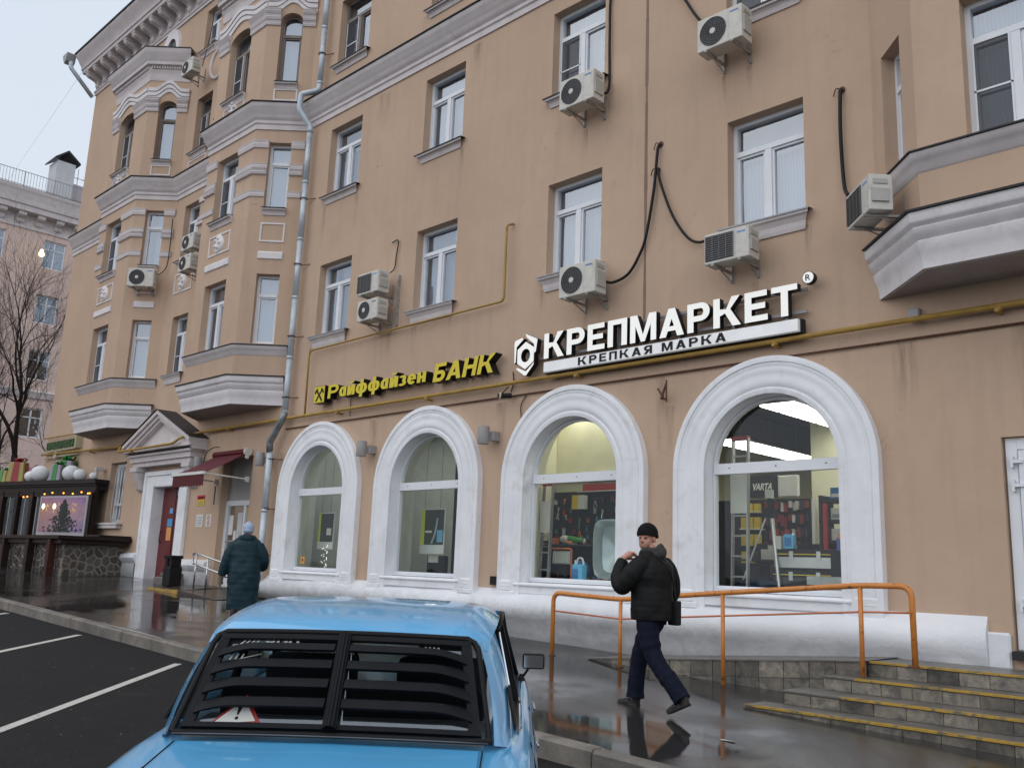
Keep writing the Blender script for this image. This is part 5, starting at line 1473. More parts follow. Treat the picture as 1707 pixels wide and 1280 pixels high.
# back part of landing rises gently to the door
rp = empty('access_ramp', (-6.2, -.6, .4), label='sloping concrete ramp clad in grey stone along the white plinth behind the orange railing', cat='ramp')
def rz(x): # top of ramp
    t = (x + 8.3) / (8.3 - 4.5); return g_walk(-8.3, -.8) + .01 + (.812 - g_walk(-8.3, -.8)) * min(1, max(0, t))
q = MB(); N = 16; vs = []
for i in range(N + 1):
    x = -8.3 + (8.3 - 4.46) * i / N
    vs += [(x, -1.02, rz(x)), (x, -.05, rz(x) + .01), (x, -1.02, .1), (x, -.05, .1)]
q.add(vs, [(4 * i, 4 * i + 4, 4 * i + 5, 4 * i + 1) for i in range(N)] + [(4 * i, 4 * i + 2, 4 * i + 6, 4 * i + 4) for i in range(N)]); q.build('ramp_slab', TREAD, rp, recalc=False)
for row in range(2):
    x = -7.9
    while x < -4.55:
        w = .31; zt = rz(x) - .012
        zs = g_walk(x, -1.0) - .08
        hi = zt - row * .185; lo = zt - .185 * (row + 1) if row == 0 else zs
        if row == 0 and lo < zs + .02: lo = zs
        if hi - lo > .02 and hi > zs + .02:
            q = MB(); s_ = (rz(x + w) - rz(x)); pr = random.uniform(.01, .018)
            q.add([(x + .004, -1.02 - pr, lo + .004 + (s_ * .0)), (x + w - .004, -1.02 - pr, lo + .004 + (s_ if row == 0 and lo > zs else 0)), (x + w - .004, -1.02 - pr, hi - .004 + s_), (x + .004, -1.02 - pr, hi - .004),
                   (x + .004, -1.0, lo + .004), (x + w - .004, -1.0, lo + .004 + (s_ if row == 0 and lo > zs else 0)), (x + w - .004, -1.0, hi - .004 + s_), (x + .004, -1.0, hi - .004)],
                  [(0, 1, 2, 3), (0, 4, 5, 1), (1, 5, 6, 2), (2, 6, 7, 3), (3, 7, 4, 0)])
            q.build('stone_tile', TILE, rp)
        x += w
q = MB()
for i in range(N): pass
vs = []
for i in range(N + 1):
    x = -8.3 + (8.3 - 4.46) * i / N
    vs += [(x, -1.05, rz(x) + .003), (x, -.99, rz(x) + .003), (x, -1.05, rz(x) - .012)]
q.add(vs, [(3 * i, 3 * i + 3, 3 * i + 4, 3 * i + 1) for i in range(N)] + [(3 * i + 2, 3 * i + 5, 3 * i + 3, 3 * i) for i in range(N)]); q.build('ramp_edge', CONC, rp, recalc=False)

# orange railing
rl = empty('orange_railing', (-6.4, -1.2, .4), label='orange painted tubular railing with thin lower rail in front of the shop windows', cat='railing')
YR = -1.2
top = [(-8.79, YR, g_walk(-8.8, YR) - .02), (-8.79, YR, 1.345), (-7.62, YR, 1.305), (-6.10, YR, 1.455), (-5.2, YR + .0, 1.535), (-4.42, YR, 1.605), (-3.88, YR, 1.615), (-3.88, YR + .02, .80)]
q = MB(); q.tube(round_corners(top, .13, 6), .031, 14); q.build('handrail', ORANGE, rl, smooth='all')
q = MB(); q.tube([(-8.79, YR, 1.10), (-7.62, YR, 1.06), (-6.10, YR, 1.19), (-4.42, YR, 1.33), (-3.88, YR, 1.35)], .011, 8); q.build('lower_rail', flat('rail_red_orange', (.55, .16, .07), .4), rl, smooth='all')
for x, z0, z1 in ((-7.62, g_walk(-7.62, YR) - .02, 1.29), (-6.10, .36, 1.44), (-4.42, .67, 1.59)):
    q = MB(); q.tube([(x, YR, z0), (x, YR, z1)], .025, 12); q.build('post', ORANGE, rl, smooth='all')
for x, z in ((-8.79, g_walk(-8.8, YR)), (-7.62, g_walk(-7.62, YR)), (-3.88, .815)):
    q = MB(); q.lathe([(0, 0), (.055, 0), (.05, .012), (0, .012)], 12, M=Matrix.Translation((x, YR, z))); q.build('foot_plate', RUST, rl)

# steps and platform at the bank door, steel rails, bin
TREADW = mat('wet_brown_concrete', (.065, .052, .045), .25, var=.25, scale=4, bmp=.2)
pf = empty('bank_step', (-20, -.7, .9), label='low tiled platform with yellow edge tiles in front of the bank door', cat='step')
zb = g_walk(-20, -.7)
q = MB(); q.prism([(-1.35, .7), (-1.35, .925), (-.75, .985), (0, 1.01), (0, .7)], -21.1, -19.55, axis='x'); q.build('platform', TREADW, pf)
q = MB(); q.add([(-19.55, -1.35, .925), (-17.9, -1.35, g_walk(-17.9, -1.35) + .01), (-17.9, -.2, g_walk(-17.9, -.2) + .01), (-19.55, -.2, 1.0), (-19.55, -1.35, .7), (-17.9, -1.35, .7)], [(0, 1, 2, 3), (0, 4, 5, 1)]); q.build('ramp', TREADW, pf, recalc=False)
for i in range(5):
    x = -21.1 + i * .30
    q = MB(); q.box(x + .005, x + .295, -1.375, -1.35, .80, .925); q.box(x + .005, x + .295, -1.375, -1.33, .925, .936); q.build('yellow_tile', YELLOW, pf)
q = MB(); q.box(-22.6, -21.9, -.55, -.0, .8, 1.15); q.box(-22.5, -21.95, -.45, 0, 1.15, 1.25); o = q.build('stone_step', CONC, None, org=(-22.2, -.3, .9), bevel=.02); tag(o, label='rough little stone step in front of the red door behind the bin', cat='step')
sr = empty('steel_handrail', (-19.5, -.8, 1), label='double brushed steel handrail beside the bank door ramp', cat='railing')
YS = -.82
q = MB(); q.tube(round_corners([(-18.5, YS, 1.51), (-20.0, YS, 1.74), (-20.13, YS, 1.74), (-20.13, YS, 1.50), (-20.0, YS, 1.50), (-18.5, YS, 1.27)], .08, 5), .022, 10); q.build('rail_loop', STEEL, sr, smooth='all')
for x, z in ((-19.97, .97), (-19.42, .93)):
    q = MB(); q.tube([(x, YS, z), (x, YS, 1.71 - (x + 19.97) * .15)], .020, 10); q.build('post', STEEL, sr, smooth='all')
    for dz in (0, -.24):
        zz = 1.70 - (x + 19.97) * .15 + dz
        q = MB(); q.tube(smooth_path([(x, YS, zz - .06), (x + .10, YS, zz - .06), (x + .12, YS, zz + .03)], 4), .007, 6); q.build('rail_bracket', STEEL, sr)
bn = empty('litter_bin', (-20.95, -.9, 1.0), label='black litter bin with roofed lid left of the steel handrail', cat='litter bin')
q = MB(); q.box(-21.14, -20.78, -1.02, -.72, .97, 1.38); q.build('body', BLACK, bn, bevel=.02, seg=2)
q = MB()
for x in (-21.12, -20.92): q.box(x, x + .13, -1.0, -.76, 1.40, 1.60)
q.box(-21.15, -20.77, -1.03, -.73, 1.60, 1.67); q.build('lid', BLACK, bn, bevel=.008)
q = MB(); q.box(-21.13, -20.79, -1.01, -.73, 1.38, 1.42); q.build('rim', DARK, bn)

# ---------------------------------------------------------------- pavilion at the far left
WOOD = mat('dark_brown_timber', (.022, .014, .012), .35, var=.35, scale=9, bmp=.2)
REDW = mat('red_brown_timber', (.05, .018, .015), .4, var=.3, scale=9)
PO = Vector((-27.25, -.40, 0)); PA = R(12)
def place_local(o): o.location = PO; o.rotation_euler = (0, 0, PA); return o
pv = place_local(empty('cafe_pavilion', PO, label='dark timber pavilion with glazed front and string lights at the far left of the pavement', cat='pavilion'))
def gl(lx, ly=0):   # ground height under a local point
    return g_walk(PO.x + lx * math.cos(PA) - ly * math.sin(PA), PO.y + lx * math.sin(PA) + ly * math.cos(PA))
def PB(mb, name, m, par=None, **kw): return mb.build(name, m, par or pv, local=True, **kw)
q = MB()
q.prism([(.05, -.02), (.05, .28), (-5.5, 1.40), (-16, 3.2), (-16, -.02)], 3.44, 3.56, axis='z')
q.prism([(.16, -.16), (.16, .30), (-5.5, 1.45), (-16, 3.3), (-16, -.16)], 3.62, 3.74, axis='z')
q.prism([(.10, -.08), (.10, .29), (-5.5, 1.42), (-16, 3.25), (-16, -.08)], 3.56, 3.62, axis='z'); PB(q, 'roof', WOOD)
q = MB(); q.box(-16, 0, -.02, .08, 3.28, 3.44); PB(q, 'front_beam', WOOD)
posts = [-.05, -2.62, -3.15, -3.95, -4.8, -5.8, -7.2, -8.8]
for x in posts:
    q = MB(); q.box(x - .07, x + .07, -.04, .10, gl(x) - .1, 3.44); PB(q, 'post', WOOD)
for a, b in zip(posts[1:], posts[2:]):
    a -= .07; b += .07
    q = MB(); q.quad((a, .03, 1.5), (b, .03, 1.5), (b, .03, 3.28), (a, .03, 3.28)); PB(q, 'glass_wall', SHOPGLASS, recalc=False)
    q = MB(); xm = (a + b) / 2; q.box(xm - .02, xm + .02, .01, .06, 1.5, 3.28); PB(q, 'mullion', flat('mullion_grey', (.25, .26, .27), .4))
    q = MB(); q.box(b, a, -.01, .06, gl(a) - .05, 1.5); PB(q, 'low_panel', flat('panel_grey_dark', (.10, .10, .095), .6))
q = MB(); q.box(-2.6, -.1, .05, .09, 1.0, 3.4); q.box(-15, -2.7, .35, .40, 1.0, 3.4); PB(q, 'inner_wall', flat('pav_inner', (.03, .027, .025), .8))
# picture board
ps = empty('picture_board', PO, label='framed colourful Christmas tree picture board on the front of the dark pavilion', cat='picture board'); ps.rotation_euler = (0, 0, PA)
X0, X1, Z0, Z1 = -2.50, -.12, 2.12, 3.27; PY0 = -.0
q = MB(); q.box(X0 - .06, X1 + .12, -.10, -.05, Z0 - .12, Z1 + .10); PB(q, 'backing', WOOD, ps)
q = MB(); q.box(X0, X1, -.125, -.101, Z0, Z1); PB(q, 'white_border', flat('board_border', (.36, .34, .36), .4), ps)
def mat_picture():
    m, nt, b = nodemat('picture_background')
    cd = objcoord(nt)
    sp = _n(nt, 'ShaderNodeSeparateXYZ'); nt.links.new(cd, sp.inputs[0])
    mr = _n(nt, 'ShaderNodeMapRange'); mr.inputs[1].default_value = X0; mr.inputs[2].default_value = X1
    nt.links.new(sp.outputs[0], mr.inputs[0])
    g1 = ramp(nt, mr.outputs[0], 0, 1, (.20, .05, .04, 1), (.06, .03, .22, 1))
    e = g1.color_ramp.elements.new(.5); e.color = (.22, .12, .15, 1)
    mz = _n(nt, 'ShaderNodeMapRange'); mz.inputs[1].default_value = Z0; mz.inputs[2].default_value = Z1
    nt.links.new(sp.outputs[2], mz.inputs[0])
    g2 = ramp(nt, mz.outputs[0], 0, 1, (.16, .16, .24, 1), (.20, .09, .26, 1))
    e = g2.color_ramp.elements.new(.65); e.color = (.42, .25, .14, 1)
    n1 = noise_node(nt, 4.5, 6, .75, cd)
    c = mixc(nt, n1.outputs[0], g1.outputs[0], g2.outputs[0])
    n2 = noise_node(nt, 16, 5, .8, cd)
    c = mixc(nt, ramp(nt, n2.outputs[0], .45, .7).outputs[0], c, (.12, .07, .14))
    nt.links.new(c, b.inputs['Base Color']); b.inputs['Roughness'].default_value = .3
    nt.links.new(c, b.inputs['Emission Color']); b.inputs['Emission Strength'].default_value = .4
    return m
q = MB(); q.box(X0 + .08, X1 - .10, -.132, -.1255, Z0 + .10, Z1 - .05); PB(q, 'picture_print', mat_picture(), ps)
TG = mat('print_tree_green', (.035, .045, .045), .5, var=.6, scale=30, obj=True); TY = flat('print_glow_yellow', (.70, .45, .14), .5, emit=.5); TW = flat('print_glow_white', (1, .93, .75), .5, emit=2.0)
rnd = random.Random(2)
q = MB(); xc = -1.22
for k in range(620):      # a printed fir drawn as many small brush dabs
    t = rnd.random() ** 1.25; w = .78 * (1 - t) + .03; x = xc + rnd.gauss(0, .45) * w; z = Z0 + .12 + t * .90
    a = rnd.uniform(-.9, .9); L = rnd.uniform(.02, .06); h = rnd.uniform(.012, .03); y = -.133 - .00002 * k
    q.add([(x - L, y, z - h + a * .02), (x + L, y, z - h - a * .02), (x + L * .6, y, z + h), (x - L * .6, y, z + h)], [(0, 1, 2, 3)])
PB(q, 'printed_tree', TG, ps, recalc=False)
q = MB()
for k in range(60):
    t = rnd.random() ** 1.2; w = .5 * (1 - t); x = xc + rnd.uniform(-w, w); z = Z0 + .18 + t * .82; s_ = rnd.uniform(.006, .016)
    q.add([(x - s_, -.143, z), (x, -.143, z - s_), (x + s_, -.143, z), (x, -.143, z + s_)], [(0, 1, 2, 3)])
PB(q, 'printed_baubles', flat('print_bauble', (.42, .16, .14), .5), ps, recalc=False)
q = MB()
for k in range(34):
    x = rnd.uniform(X0 + .15, X1 - .5); z = rnd.uniform(Z0 + .70, Z1 - .22); s_ = rnd.uniform(.012, .03)
    if abs(x - xc) < .25: continue
    q.add([(x - s_ * .5, -.1335, z - s_ * 1.5), (x + s_ * .5, -.1335, z - s_ * 1.5), (x + s_ * .5, -.1335, z + s_ * 1.8), (x - s_ * .5, -.1335, z + s_ * 1.8)], [(0, 1, 2, 3)])
PB(q, 'printed_glow', TY, ps, recalc=False)
for x in (X0 + .22, X0 + .78):
    q = MB(); q.lathe([(0, 0), (.085, 0), (0, .004)], 14, M=Matrix.Translation((x, -.1325, Z1 - .30)) @ Matrix.Rotation(R(90), 4, 'X')); PB(q, 'printed_glow', TW, ps)
# string lights
sl = empty('string_lights', PO, label='string of small warm bulbs under the dark pavilion roof', cat='string lights'); sl.rotation_euler = (0, 0, PA)
xs = [-.10, -.18, -.50, -.92, -1.38, -1.95, -2.35, -3.25, -3.45, -4.9, -5.4]
q = MB(); q.tube([(x, -.10, 3.37 + .02 * math.sin(x * 9)) for x in xs], .005, 5); PB(q, 'wire', CAB, sl)
BULB = flat('warm_bulb', (1, .36, .05), .4, emit=4.0)
for k, x in enumerate(xs):
    q = MB(); q.ball((x, -.11, 3.35 + .02 * math.sin(x * 9) - (.10 if k > 6 else 0)), .024, 8); PB(q, 'bulb', BULB, sl, smooth='all')
# gifts and snowballs on the roof
def gift(x, y, s, h, c1, c2, label):
    t = empty('gift_box', (PO.x + x * math.cos(PA) - y * math.sin(PA), PO.y + x * math.sin(PA) + y * math.cos(PA), 3.74), rnd.uniform(.2, .9), label, 'gift box')
    a = s * .38; hh = h * .80
    q = MB(); q.add([(-a, -a, 0), (a, -a, 0), (a, a, 0), (-a, a, 0), (-a * .8, -a * .8, hh), (a * .8, -a * .8, hh), (a * .8, a * .8, hh), (-a * .8, a * .8, hh)], [(0, 3, 2, 1), (4, 5, 6, 7), (0, 1, 5, 4), (1, 2, 6, 5), (2, 3, 7, 6), (3, 0, 4, 7)]); q.build('wrapping', c1, t, local=True, bevel=.03, seg=3)
    w = a * .40; e = .012
    for k in range(4):
        Mr = Matrix.Rotation(k * math.pi / 2, 4, 'Z')
        q = MB(); q.add([(-w, -a - e, 0), (w, -a - e, 0), (w * .8, -a * .8 - e, hh + e), (-w * .8, -a * .8 - e, hh + e), (-w * .5, 0, hh + .02), (w * .5, 0, hh + .02)], [(0, 1, 2, 3), (3, 2, 5, 4)], M=Mr); q.build('ribbon', c2, t, local=True, recalc=False)
    for k in range(7):
        an = k * 2 * math.pi / 7; c_, s_ = math.cos(an), math.sin(an); rr_ = s * rnd.uniform(.22, .32); lift = h * rnd.uniform(.10, .22)
        q = MB(); pts = smooth_path([(0, 0, hh + .02), (rr_ * .5 * c_, rr_ * .5 * s_, hh + lift), (rr_ * c_, rr_ * s_, hh + lift * .8), (rr_ * .7 * c_, rr_ * .7 * s_, hh + .04), (0, 0, hh + .02)], 4)
        vs = []
        for p in pts: vs += [(p.x - s_ * s * .07, p.y + c_ * s * .07, p.z), (p.x + s_ * s * .07, p.y - c_ * s * .07, p.z)]
        q.add(vs, [(2 * i, 2 * i + 2, 2 * i + 3, 2 * i + 1) for i in range(len(pts) - 1)]); q.build('bow_loop', c2, t, local=True, recalc=False, smooth='all')
GR = flat('ribbon_green', (.01, .20, .03), .25); RD = flat('ribbon_red', (.28, .01, .015), .25); SLV = flat('wrap_silver', (.28, .26, .32), .3); PKW = flat('wrap_pink', (.35, .12, .2), .4); GD = flat('wrap_gold', (.35, .28, .08), .35)
gift(-2.35, .25, .55, .62, SLV, GR, 'silver gift box with green ribbon and bow, foremost on the pavilion roof')
gift(-2.75, .75, .85, .86, SLV, GR, 'tall silver gift box with bright green bow behind the others on the roof')
gift(-3.75, .40, .62, .55, PKW, RD, 'pink gift box with red bow between snowballs on the roof')
gift(-4.55, .25, .70, .80, GD, RD, 'big golden gift box with wide red ribbon on the pavilion roof')
gift(-5.25, .25, .55, .5, GD, GR, 'golden gift box with green ribbon at the left frame edge')
SNOW = mat('white_fluff', (.72, .73, .75), .95, var=.05, bmp=.8, bscale=40)
for x, y, r, lb in ((-.35, .1, .12, 'smallest white ball at the right end of the pavilion roof'), (-1.08, .15, .19, 'middle-sized white ball, second from the right on the pavilion roof'), (-1.62, .2, .26, 'big white ball just right of the green-ribboned gift'), (-3.10, .1, .27, 'large white ball between the green and the red gift'), (-3.50, .05, .18, 'smaller white ball leaning on the large one by the red gift'), (-5.0, .6, .3, 'white ball left of the big golden gift')):
    px_ = PO.x + x * math.cos(PA) - y * math.sin(PA); py_ = PO.y + x * math.sin(PA) + y * math.cos(PA)
    q = MB(); q.ball((px_, py_, 3.74 + r * .9), (r, r, r * .92), 18); o = q.build('snow_ball', SNOW, None, smooth='all', org=(px_, py_, 3.74)); tag(o, lb, 'decoration ball')

# low rubble wall with counter top
rw = empty('rubble_wall', (-27, -1.2, 1), label='low rubble stone wall under a dark counter top beside the red door', cat='wall')
q = MB(); q.box(-34, -25.62, -1.66, -.02, .7, 1.86); q.build('mortar_core', MORTAR, rw)
def clip(poly, px, py, nx, ny):
    out = []
    for i in range(len(poly)):
        a, b = poly[i], poly[(i + 1) % len(poly)]
        da = (a[0] - px) * nx + (a[1] - py) * ny; db = (b[0] - px) * nx + (b[1] - py) * ny
        if da <= 0: out.append(a)
        if da * db < 0:
            t = da / (da - db); out.append((a[0] + (b[0] - a[0]) * t, a[1] + (b[1] - a[1]) * t))
    return out
def rubble(u0, u1, z0, z1, step, put):
    rnd = random.Random(3); pts = []
    nu = int((u1 - u0) / step) + 1; nz = int((z1 - z0) / step) + 1
    for i in range(-1, nu + 1):
        for j in range(-1, nz + 1): pts.append((u0 + (i + .5 + rnd.uniform(-.42, .42)) * step, z0 + (j + .5 + rnd.uniform(-.42, .42)) * step))
    for (a, b) in pts:
        if not (u0 < a < u1 and z0 < b < z1): continue
        poly = [(u0, z0), (u1, z0), (u1, z1), (u0, z1)]
        for (c, d_) in pts:
            if (c, d_) == (a, b) or abs(c - a) > 3 * step or abs(d_ - b) > 3 * step: continue
            mx, mz = (a + c) / 2, (b + d_) / 2; l = math.hypot(c - a, d_ - b)
            poly = clip(poly, mx - (c - a) / l * .020, mz - (d_ - b) / l * .020, (c - a) / l, (d_ - b) / l)
            if len(poly) < 3: break
        if len(poly) >= 3: put(poly, rnd)
def stone_side(poly, rnd):
    q = MB(); pr = rnd.uniform(.012, .03); n = len(poly)
    cu = sum(p[0] for p in poly) / n; cz_ = sum(p[1] for p in poly) / n
    vs = [(-25.62, p[0], p[1]) for p in poly] + [(-25.62 + pr, cu + (p[0] - cu) * .86, cz_ + (p[1] - cz_) * .86) for p in poly]
    q.add(vs, [(i, (i + 1) % n, n + (i + 1) % n, n + i) for i in range(n)] + [tuple(range(n, 2 * n))]); q.build('stone', RUBBLE, rw)
def stone_front(poly, rnd):
    q = MB(); pr = rnd.uniform(.012, .03); n = len(poly)
    cu = sum(p[0] for p in poly) / n; cz_ = sum(p[1] for p in poly) / n
    vs = [(p[0], -1.66, p[1]) for p in poly] + [(cu + (p[0] - cu) * .86, -1.66 - pr, cz_ + (p[1] - cz_) * .86) for p in poly]
    q.add(vs, [(i, (i + 1) % n, n + (i + 1) % n, n + i) for i in range(n)] + [tuple(range(n, 2 * n))]); q.build('stone', RUBBLE, rw)
rubble(-1.66, -.05, .98, 1.86, .20, stone_side)
rubble(-31.0, -25.62, 1.0, 1.86, .24, stone_front)
q = MB(); q.box(-32.5, -25.30, -1.95, -.02, 1.98, 2.08); q.box(-32.5, -25.38, -1.85, -.05, 1.86, 1.98); q.box(-26.3, -25.36, -.9, -.02, 2.08, 2.14); q.build('counter_top', WOOD, rw, bevel=.012)
for x in (-26.0, -27.6, -29.6, -31.9):
    q = MB(); q.box(x - .10, x + .10, -1.93, -1.75, g_walk(x, -1.9) - .05, 1.98); q.build('leg', REDW if x > -27 else WOOD, rw)

# ---------------------------------------------------------------- bare tree
def tree(x, y, z, h, seed, label, spread=.5, r0=.17):
    rnd = random.Random(seed)
    t = empty('bare_tree', (x, y, z), label=label, cat='tree')
    tr = MB(); cr = MB()
    def grow(p, d, L, r, lvl, mb):
        n = 4 if lvl < 3 else 3
        pts = [p]; q = Vector(p); dd_ = Vector(d)
        for i in range(n):
            dd_ = (dd_ + Vector((rnd.uniform(-1, 1), rnd.uniform(-1, 1), rnd.uniform(-.6, .9))) * (.13 + .05 * lvl)).normalized()
            q = q + dd_ * (L / n); pts.append(q.copy())
        rs = [r * (1 - .45 * i / n) for i in range(n + 1)]
        mb.tube(pts, rs, 8 if lvl == 0 else (6 if lvl < 3 else 3), caps=False)
        if lvl >= 6 or r < .0035: return
        k = rnd.choice((2, 3)) if lvl < 1 else rnd.choice((2, 3, 4) if lvl < 3 else (3, 4))
        for i in range(k):
            j = rnd.randint(max(1, n - 2), n) if lvl < 2 else rnd.randint(1, n)
            a = rnd.uniform(0, 6.28); sp = rnd.uniform(.35, .85) * (1 if lvl else spread * 1.2)
            side = Vector((math.cos(a), math.sin(a), 0)); side = (side - dd_ * side.dot(dd_)).normalized()
            nd = (dd_ + side * sp + Vector((0, 0, .12))).normalized()
            grow(pts[j], nd, L * rnd.uniform(.62, .86), rs[j] * rnd.uniform(.55, .75), lvl + 1, mb if False else cr)
        grow(pts[-1], (dd_ + Vector((0, 0, .1))).normalized(), L * .8, rs[-1] * .85, lvl + 1, cr)
    grow(Vector((x, y, z)), Vector((.04, 0, 1)), h * .30, r0, 0, tr)
    tr.build('trunk', BARK, t, smooth='all', recalc=False); cr.build('crown', BARK, t, smooth='all', recalc=False)
BARK = mat('dark_wet_bark', (.030, .024, .021), .8, var=.35, scale=14, bmp=.5)
tree(-37.5, .5, 1.4, 12.5, 11, 'large bare tree with a forked trunk behind the pavilion roof', r0=.21)
tree(-41.5, -1.0, 1.5, 10.0, 5, 'second bare tree at the left frame edge in front of the pink house', r0=.13)
tree(-40.5, 2.6, 1.5, 9.0, 23, 'thin bare tree close to the far corner of the ochre house', r0=.10)

# ---------------------------------------------------------------- the pink house across the side street
FB = empty('pink_apartment_building', (-55, 10, 2), label='pinkish five-storey house with bracketed cornice and roof railing beyond the corner', cat='building')
FX = -55
mb = MB(); FH = []
colsF = [5.75 + 3.25 * k for k in range(-6, 9)]
rowsF = [(17.57, 19.22), (14.33, 15.98), (11.1, 12.75), (7.85, 9.5), (4.4, 6.2)]
P0, P1 = (FX, -22), (FX, 34)
hsF = [(c + .0 + 22, c + 1.2 + 22, a, b, 0) for c in colsF for a, b in rowsF]
wall_seg(mb, (FX, -22), (FX, 34), 0.5, 20.6, hsF, .2)
mb.quad((FX, 34, .5), (FX - 12, 34, .5), (FX - 12, 34, 20), (FX, 34, 20)); mb.quad((FX, -22, .5), (FX - 12, -22, .5), (FX - 12, -22, 20), (FX, -22, 20))
mb.build('wall', STUCCO2, FB)
mb = MB(); sweep(mb, [(FX, -22.4), (FX, 34.4)], [(0, 19.55), (.06, 19.55), (.08, 19.62), (.04, 19.66), (.04, 20.36), (.62, 20.4), (.64, 20.68), (.72, 20.74), (.76, 21.0), (.85, 21.35), (.92, 21.5), (.94, 21.62), (0, 21.8)]); mb.build('cornice', TRIM, FB)
mb = MB(); sweep(mb, [(FX, -22.3), (FX, 34.3)], [(0, 10.0), (.1, 10.05), (.16, 10.3), (.2, 10.4), (0, 10.5)]); mb.build('string_course', TRIM, FB)
mb = MB(); mb.quad((FX + .95, -22.4, 21.64), (FX + .95, 34.4, 21.64), (FX - 6, 34.4, 22.3), (FX - 6, -22.4, 22.3)); mb.build('roof', LEAD, FB)
br = MB(); br.prism([(.02, 19.9), (.10, 19.8), (.16, 19.88), (.2, 20.05), (.40, 20.12), (.5, 20.2), (.5, 20.39), (.0, 20.39)], -.2, .2); br0 = br.build('cornice_bracket', TRIM, FB, local=True)
k = 0
while -10 + k * 1.02 < 20:
    o = br0 if k == 0 else br0.copy()
    if k: C.objects.link(o); o.parent = FB
    o.location = (0, -10 + k * 1.02 - 10, -2); k += 1
for ci, c in enumerate(colsF):
    for ri, (a, b) in enumerate(rowsF):
        if not (-6 < c < 9): continue
        F_ = MB()
        for (y0, y1, z0, z1) in ((c, c + .07, a, b), (c + 1.13, c + 1.2, a, b), (c + .07, c + 1.13, a, a + .07), (c + .07, c + 1.13, b - .07, b), (c + .57, c + .64, a + .07, b - .07)): F_.box(FX - .16, FX - .10, y0, y1, z0, z1)
        F_.box(FX - .16, FX - .10, c + .07, c + 1.13, a + 1.1, a + 1.16)
        w = F_.build('window', PVC, FB)
        q = MB(); q.quad((FX - .14, c + .07, a + .07), (FX - .14, c + 1.13, a + .07), (FX - .14, c + 1.13, b - .07), (FX - .14, c + .07, b - .07)); q.build('pane', GLASS, w, recalc=False)
        q = MB(); q.quad((FX - .3, c, a), (FX - .3, c + 1.2, a), (FX - .3, c + 1.2, b), (FX - .3, c, b)); q.build('curtain', CURT if ri < 1 else flat('room_dark', (.07, .065, .06), .9), w, recalc=False)
rr_ = empty('roof_railing', (FX + .9, 0, 21.3), label='thin grey roof railing along the cornice of the pink house', cat='railing')
q = MB()
for z in (21.75, 22.55): q.tube([(FX + .8, -12, z), (FX + .8, 20, z)], .02, 4)
q.build('rail', LAMPGREY, rr_)
q = MB()
y = -12
while y < 20:
    q.tube([(FX + .8, y, 21.6), (FX + .8, y, 22.58)], .012 if abs((y + 12) % 1.6) > .1 else .03, 4); y += .16
o = q.build('baluster_row', LAMPGREY, rr_); tag(o, kind='stuff')
chm = empty('chimney', (FX - 1, 6.4, 21.3), label='grey ventilation chimney with a dark pitched cap on the pink house', cat='chimney')
q = MB(); q.box(FX - 1.6, FX - .3, 5.9, 6.95, 21.2, 24.3); q.build('shaft', flat('chimney_grey', (.50, .51, .53), .8), chm)
q = MB(); q.prism([(5.7, 24.3), (6.4, 24.85), (7.15, 24.3), (7.15, 24.4), (6.4, 25.0), (5.7, 24.4)], FX - 1.8, FX - .1, axis='x'); q.build('cap', LEAD, chm)
q = MB(); q.box(FX - 3, FX - 1, 6.9, 9.5, 21, 23.4); o = q.build('attic_box', flat('attic_grey', (.45, .43, .43), .8), None, org=(FX - 2, 8, 21)); tag(o, label='grey attic superstructure beside the chimney of the pink house', cat='roof structure')
q = MB(); q.tube([(FX - .5, 7.2, 22.2), (FX - .5, 7.2, 24.2)], .02, 5); q.tube([(FX - .5, 6.8, 23.6), (FX - .5, 8.2, 23.6)], .02, 5); 
for i in range(5): q.tube([(FX - .7, 6.9 + i * .3, 23.6), (FX - .3, 6.9 + i * .3, 23.6)], .012, 4)
o = q.build('aerial', LAMPGREY, None, org=(FX - .5, 7.2, 22.2)); tag(o, label='television aerial behind the chimney on the pink house', cat='aerial')
ul = MB(); ul.ball((-53.6, 5.25, 17.9), .16, 10); ul.ball((-53.6, 5.25, 18.1), (.1, .1, .08), 8)
o = ul.build('facade_lamp', flat('lamp_orange_glow', (1, .7, .3), .4, emit=5), None, org=(-53.6, 5.25, 18)); tag(o, label='small glowing orange lamp in front of the top storey of the pink house', cat='lamp')
q = MB(); q.tube([(FX + .9, 3.0, 21.3), (-33, -.3, 19.3)], .0035, 4); o = q.build('overhead_wire', CAB, None, org=(FX, 3, 21.3)); tag(o, label='thin overhead wire between the two roofs', cat='wire')
# ---------------------------------------------------------------- things behind the shop windows
def item(name, label, cat, mb_list, org, group=None):
    t = empty(name, org, label=label, cat=cat, group=group)
    for nm, mb, m in mb_list: mb.build(nm, m, t)
    return t
def bxs(*a):
    q = MB()
    for b in a: q.box(*b)
    return q
ALU = flat('aluminium', (.48, .49, .50), .35, .8); BLUE = flat('plastic_blue', (.03, .16, .42), .35); LBL = flat('liquid_blue', (.10, .42, .68), .2); TOOLK = flat('tool_black', (.02, .02, .022), .5)
REDP = flat('plastic_red', (.30, .022, .018), .4); YEL = flat('plastic_yellow', (.62, .46, .03), .45); ORG = flat('plastic_orange', (.6, .16, .03), .45); GRN = flat('plastic_green', (.06, .28, .05), .45); CARD = flat('cardboard_white', (.62, .62, .58), .7); SHELFM = flat('shelf_dark', (.05, .05, .05), .6)
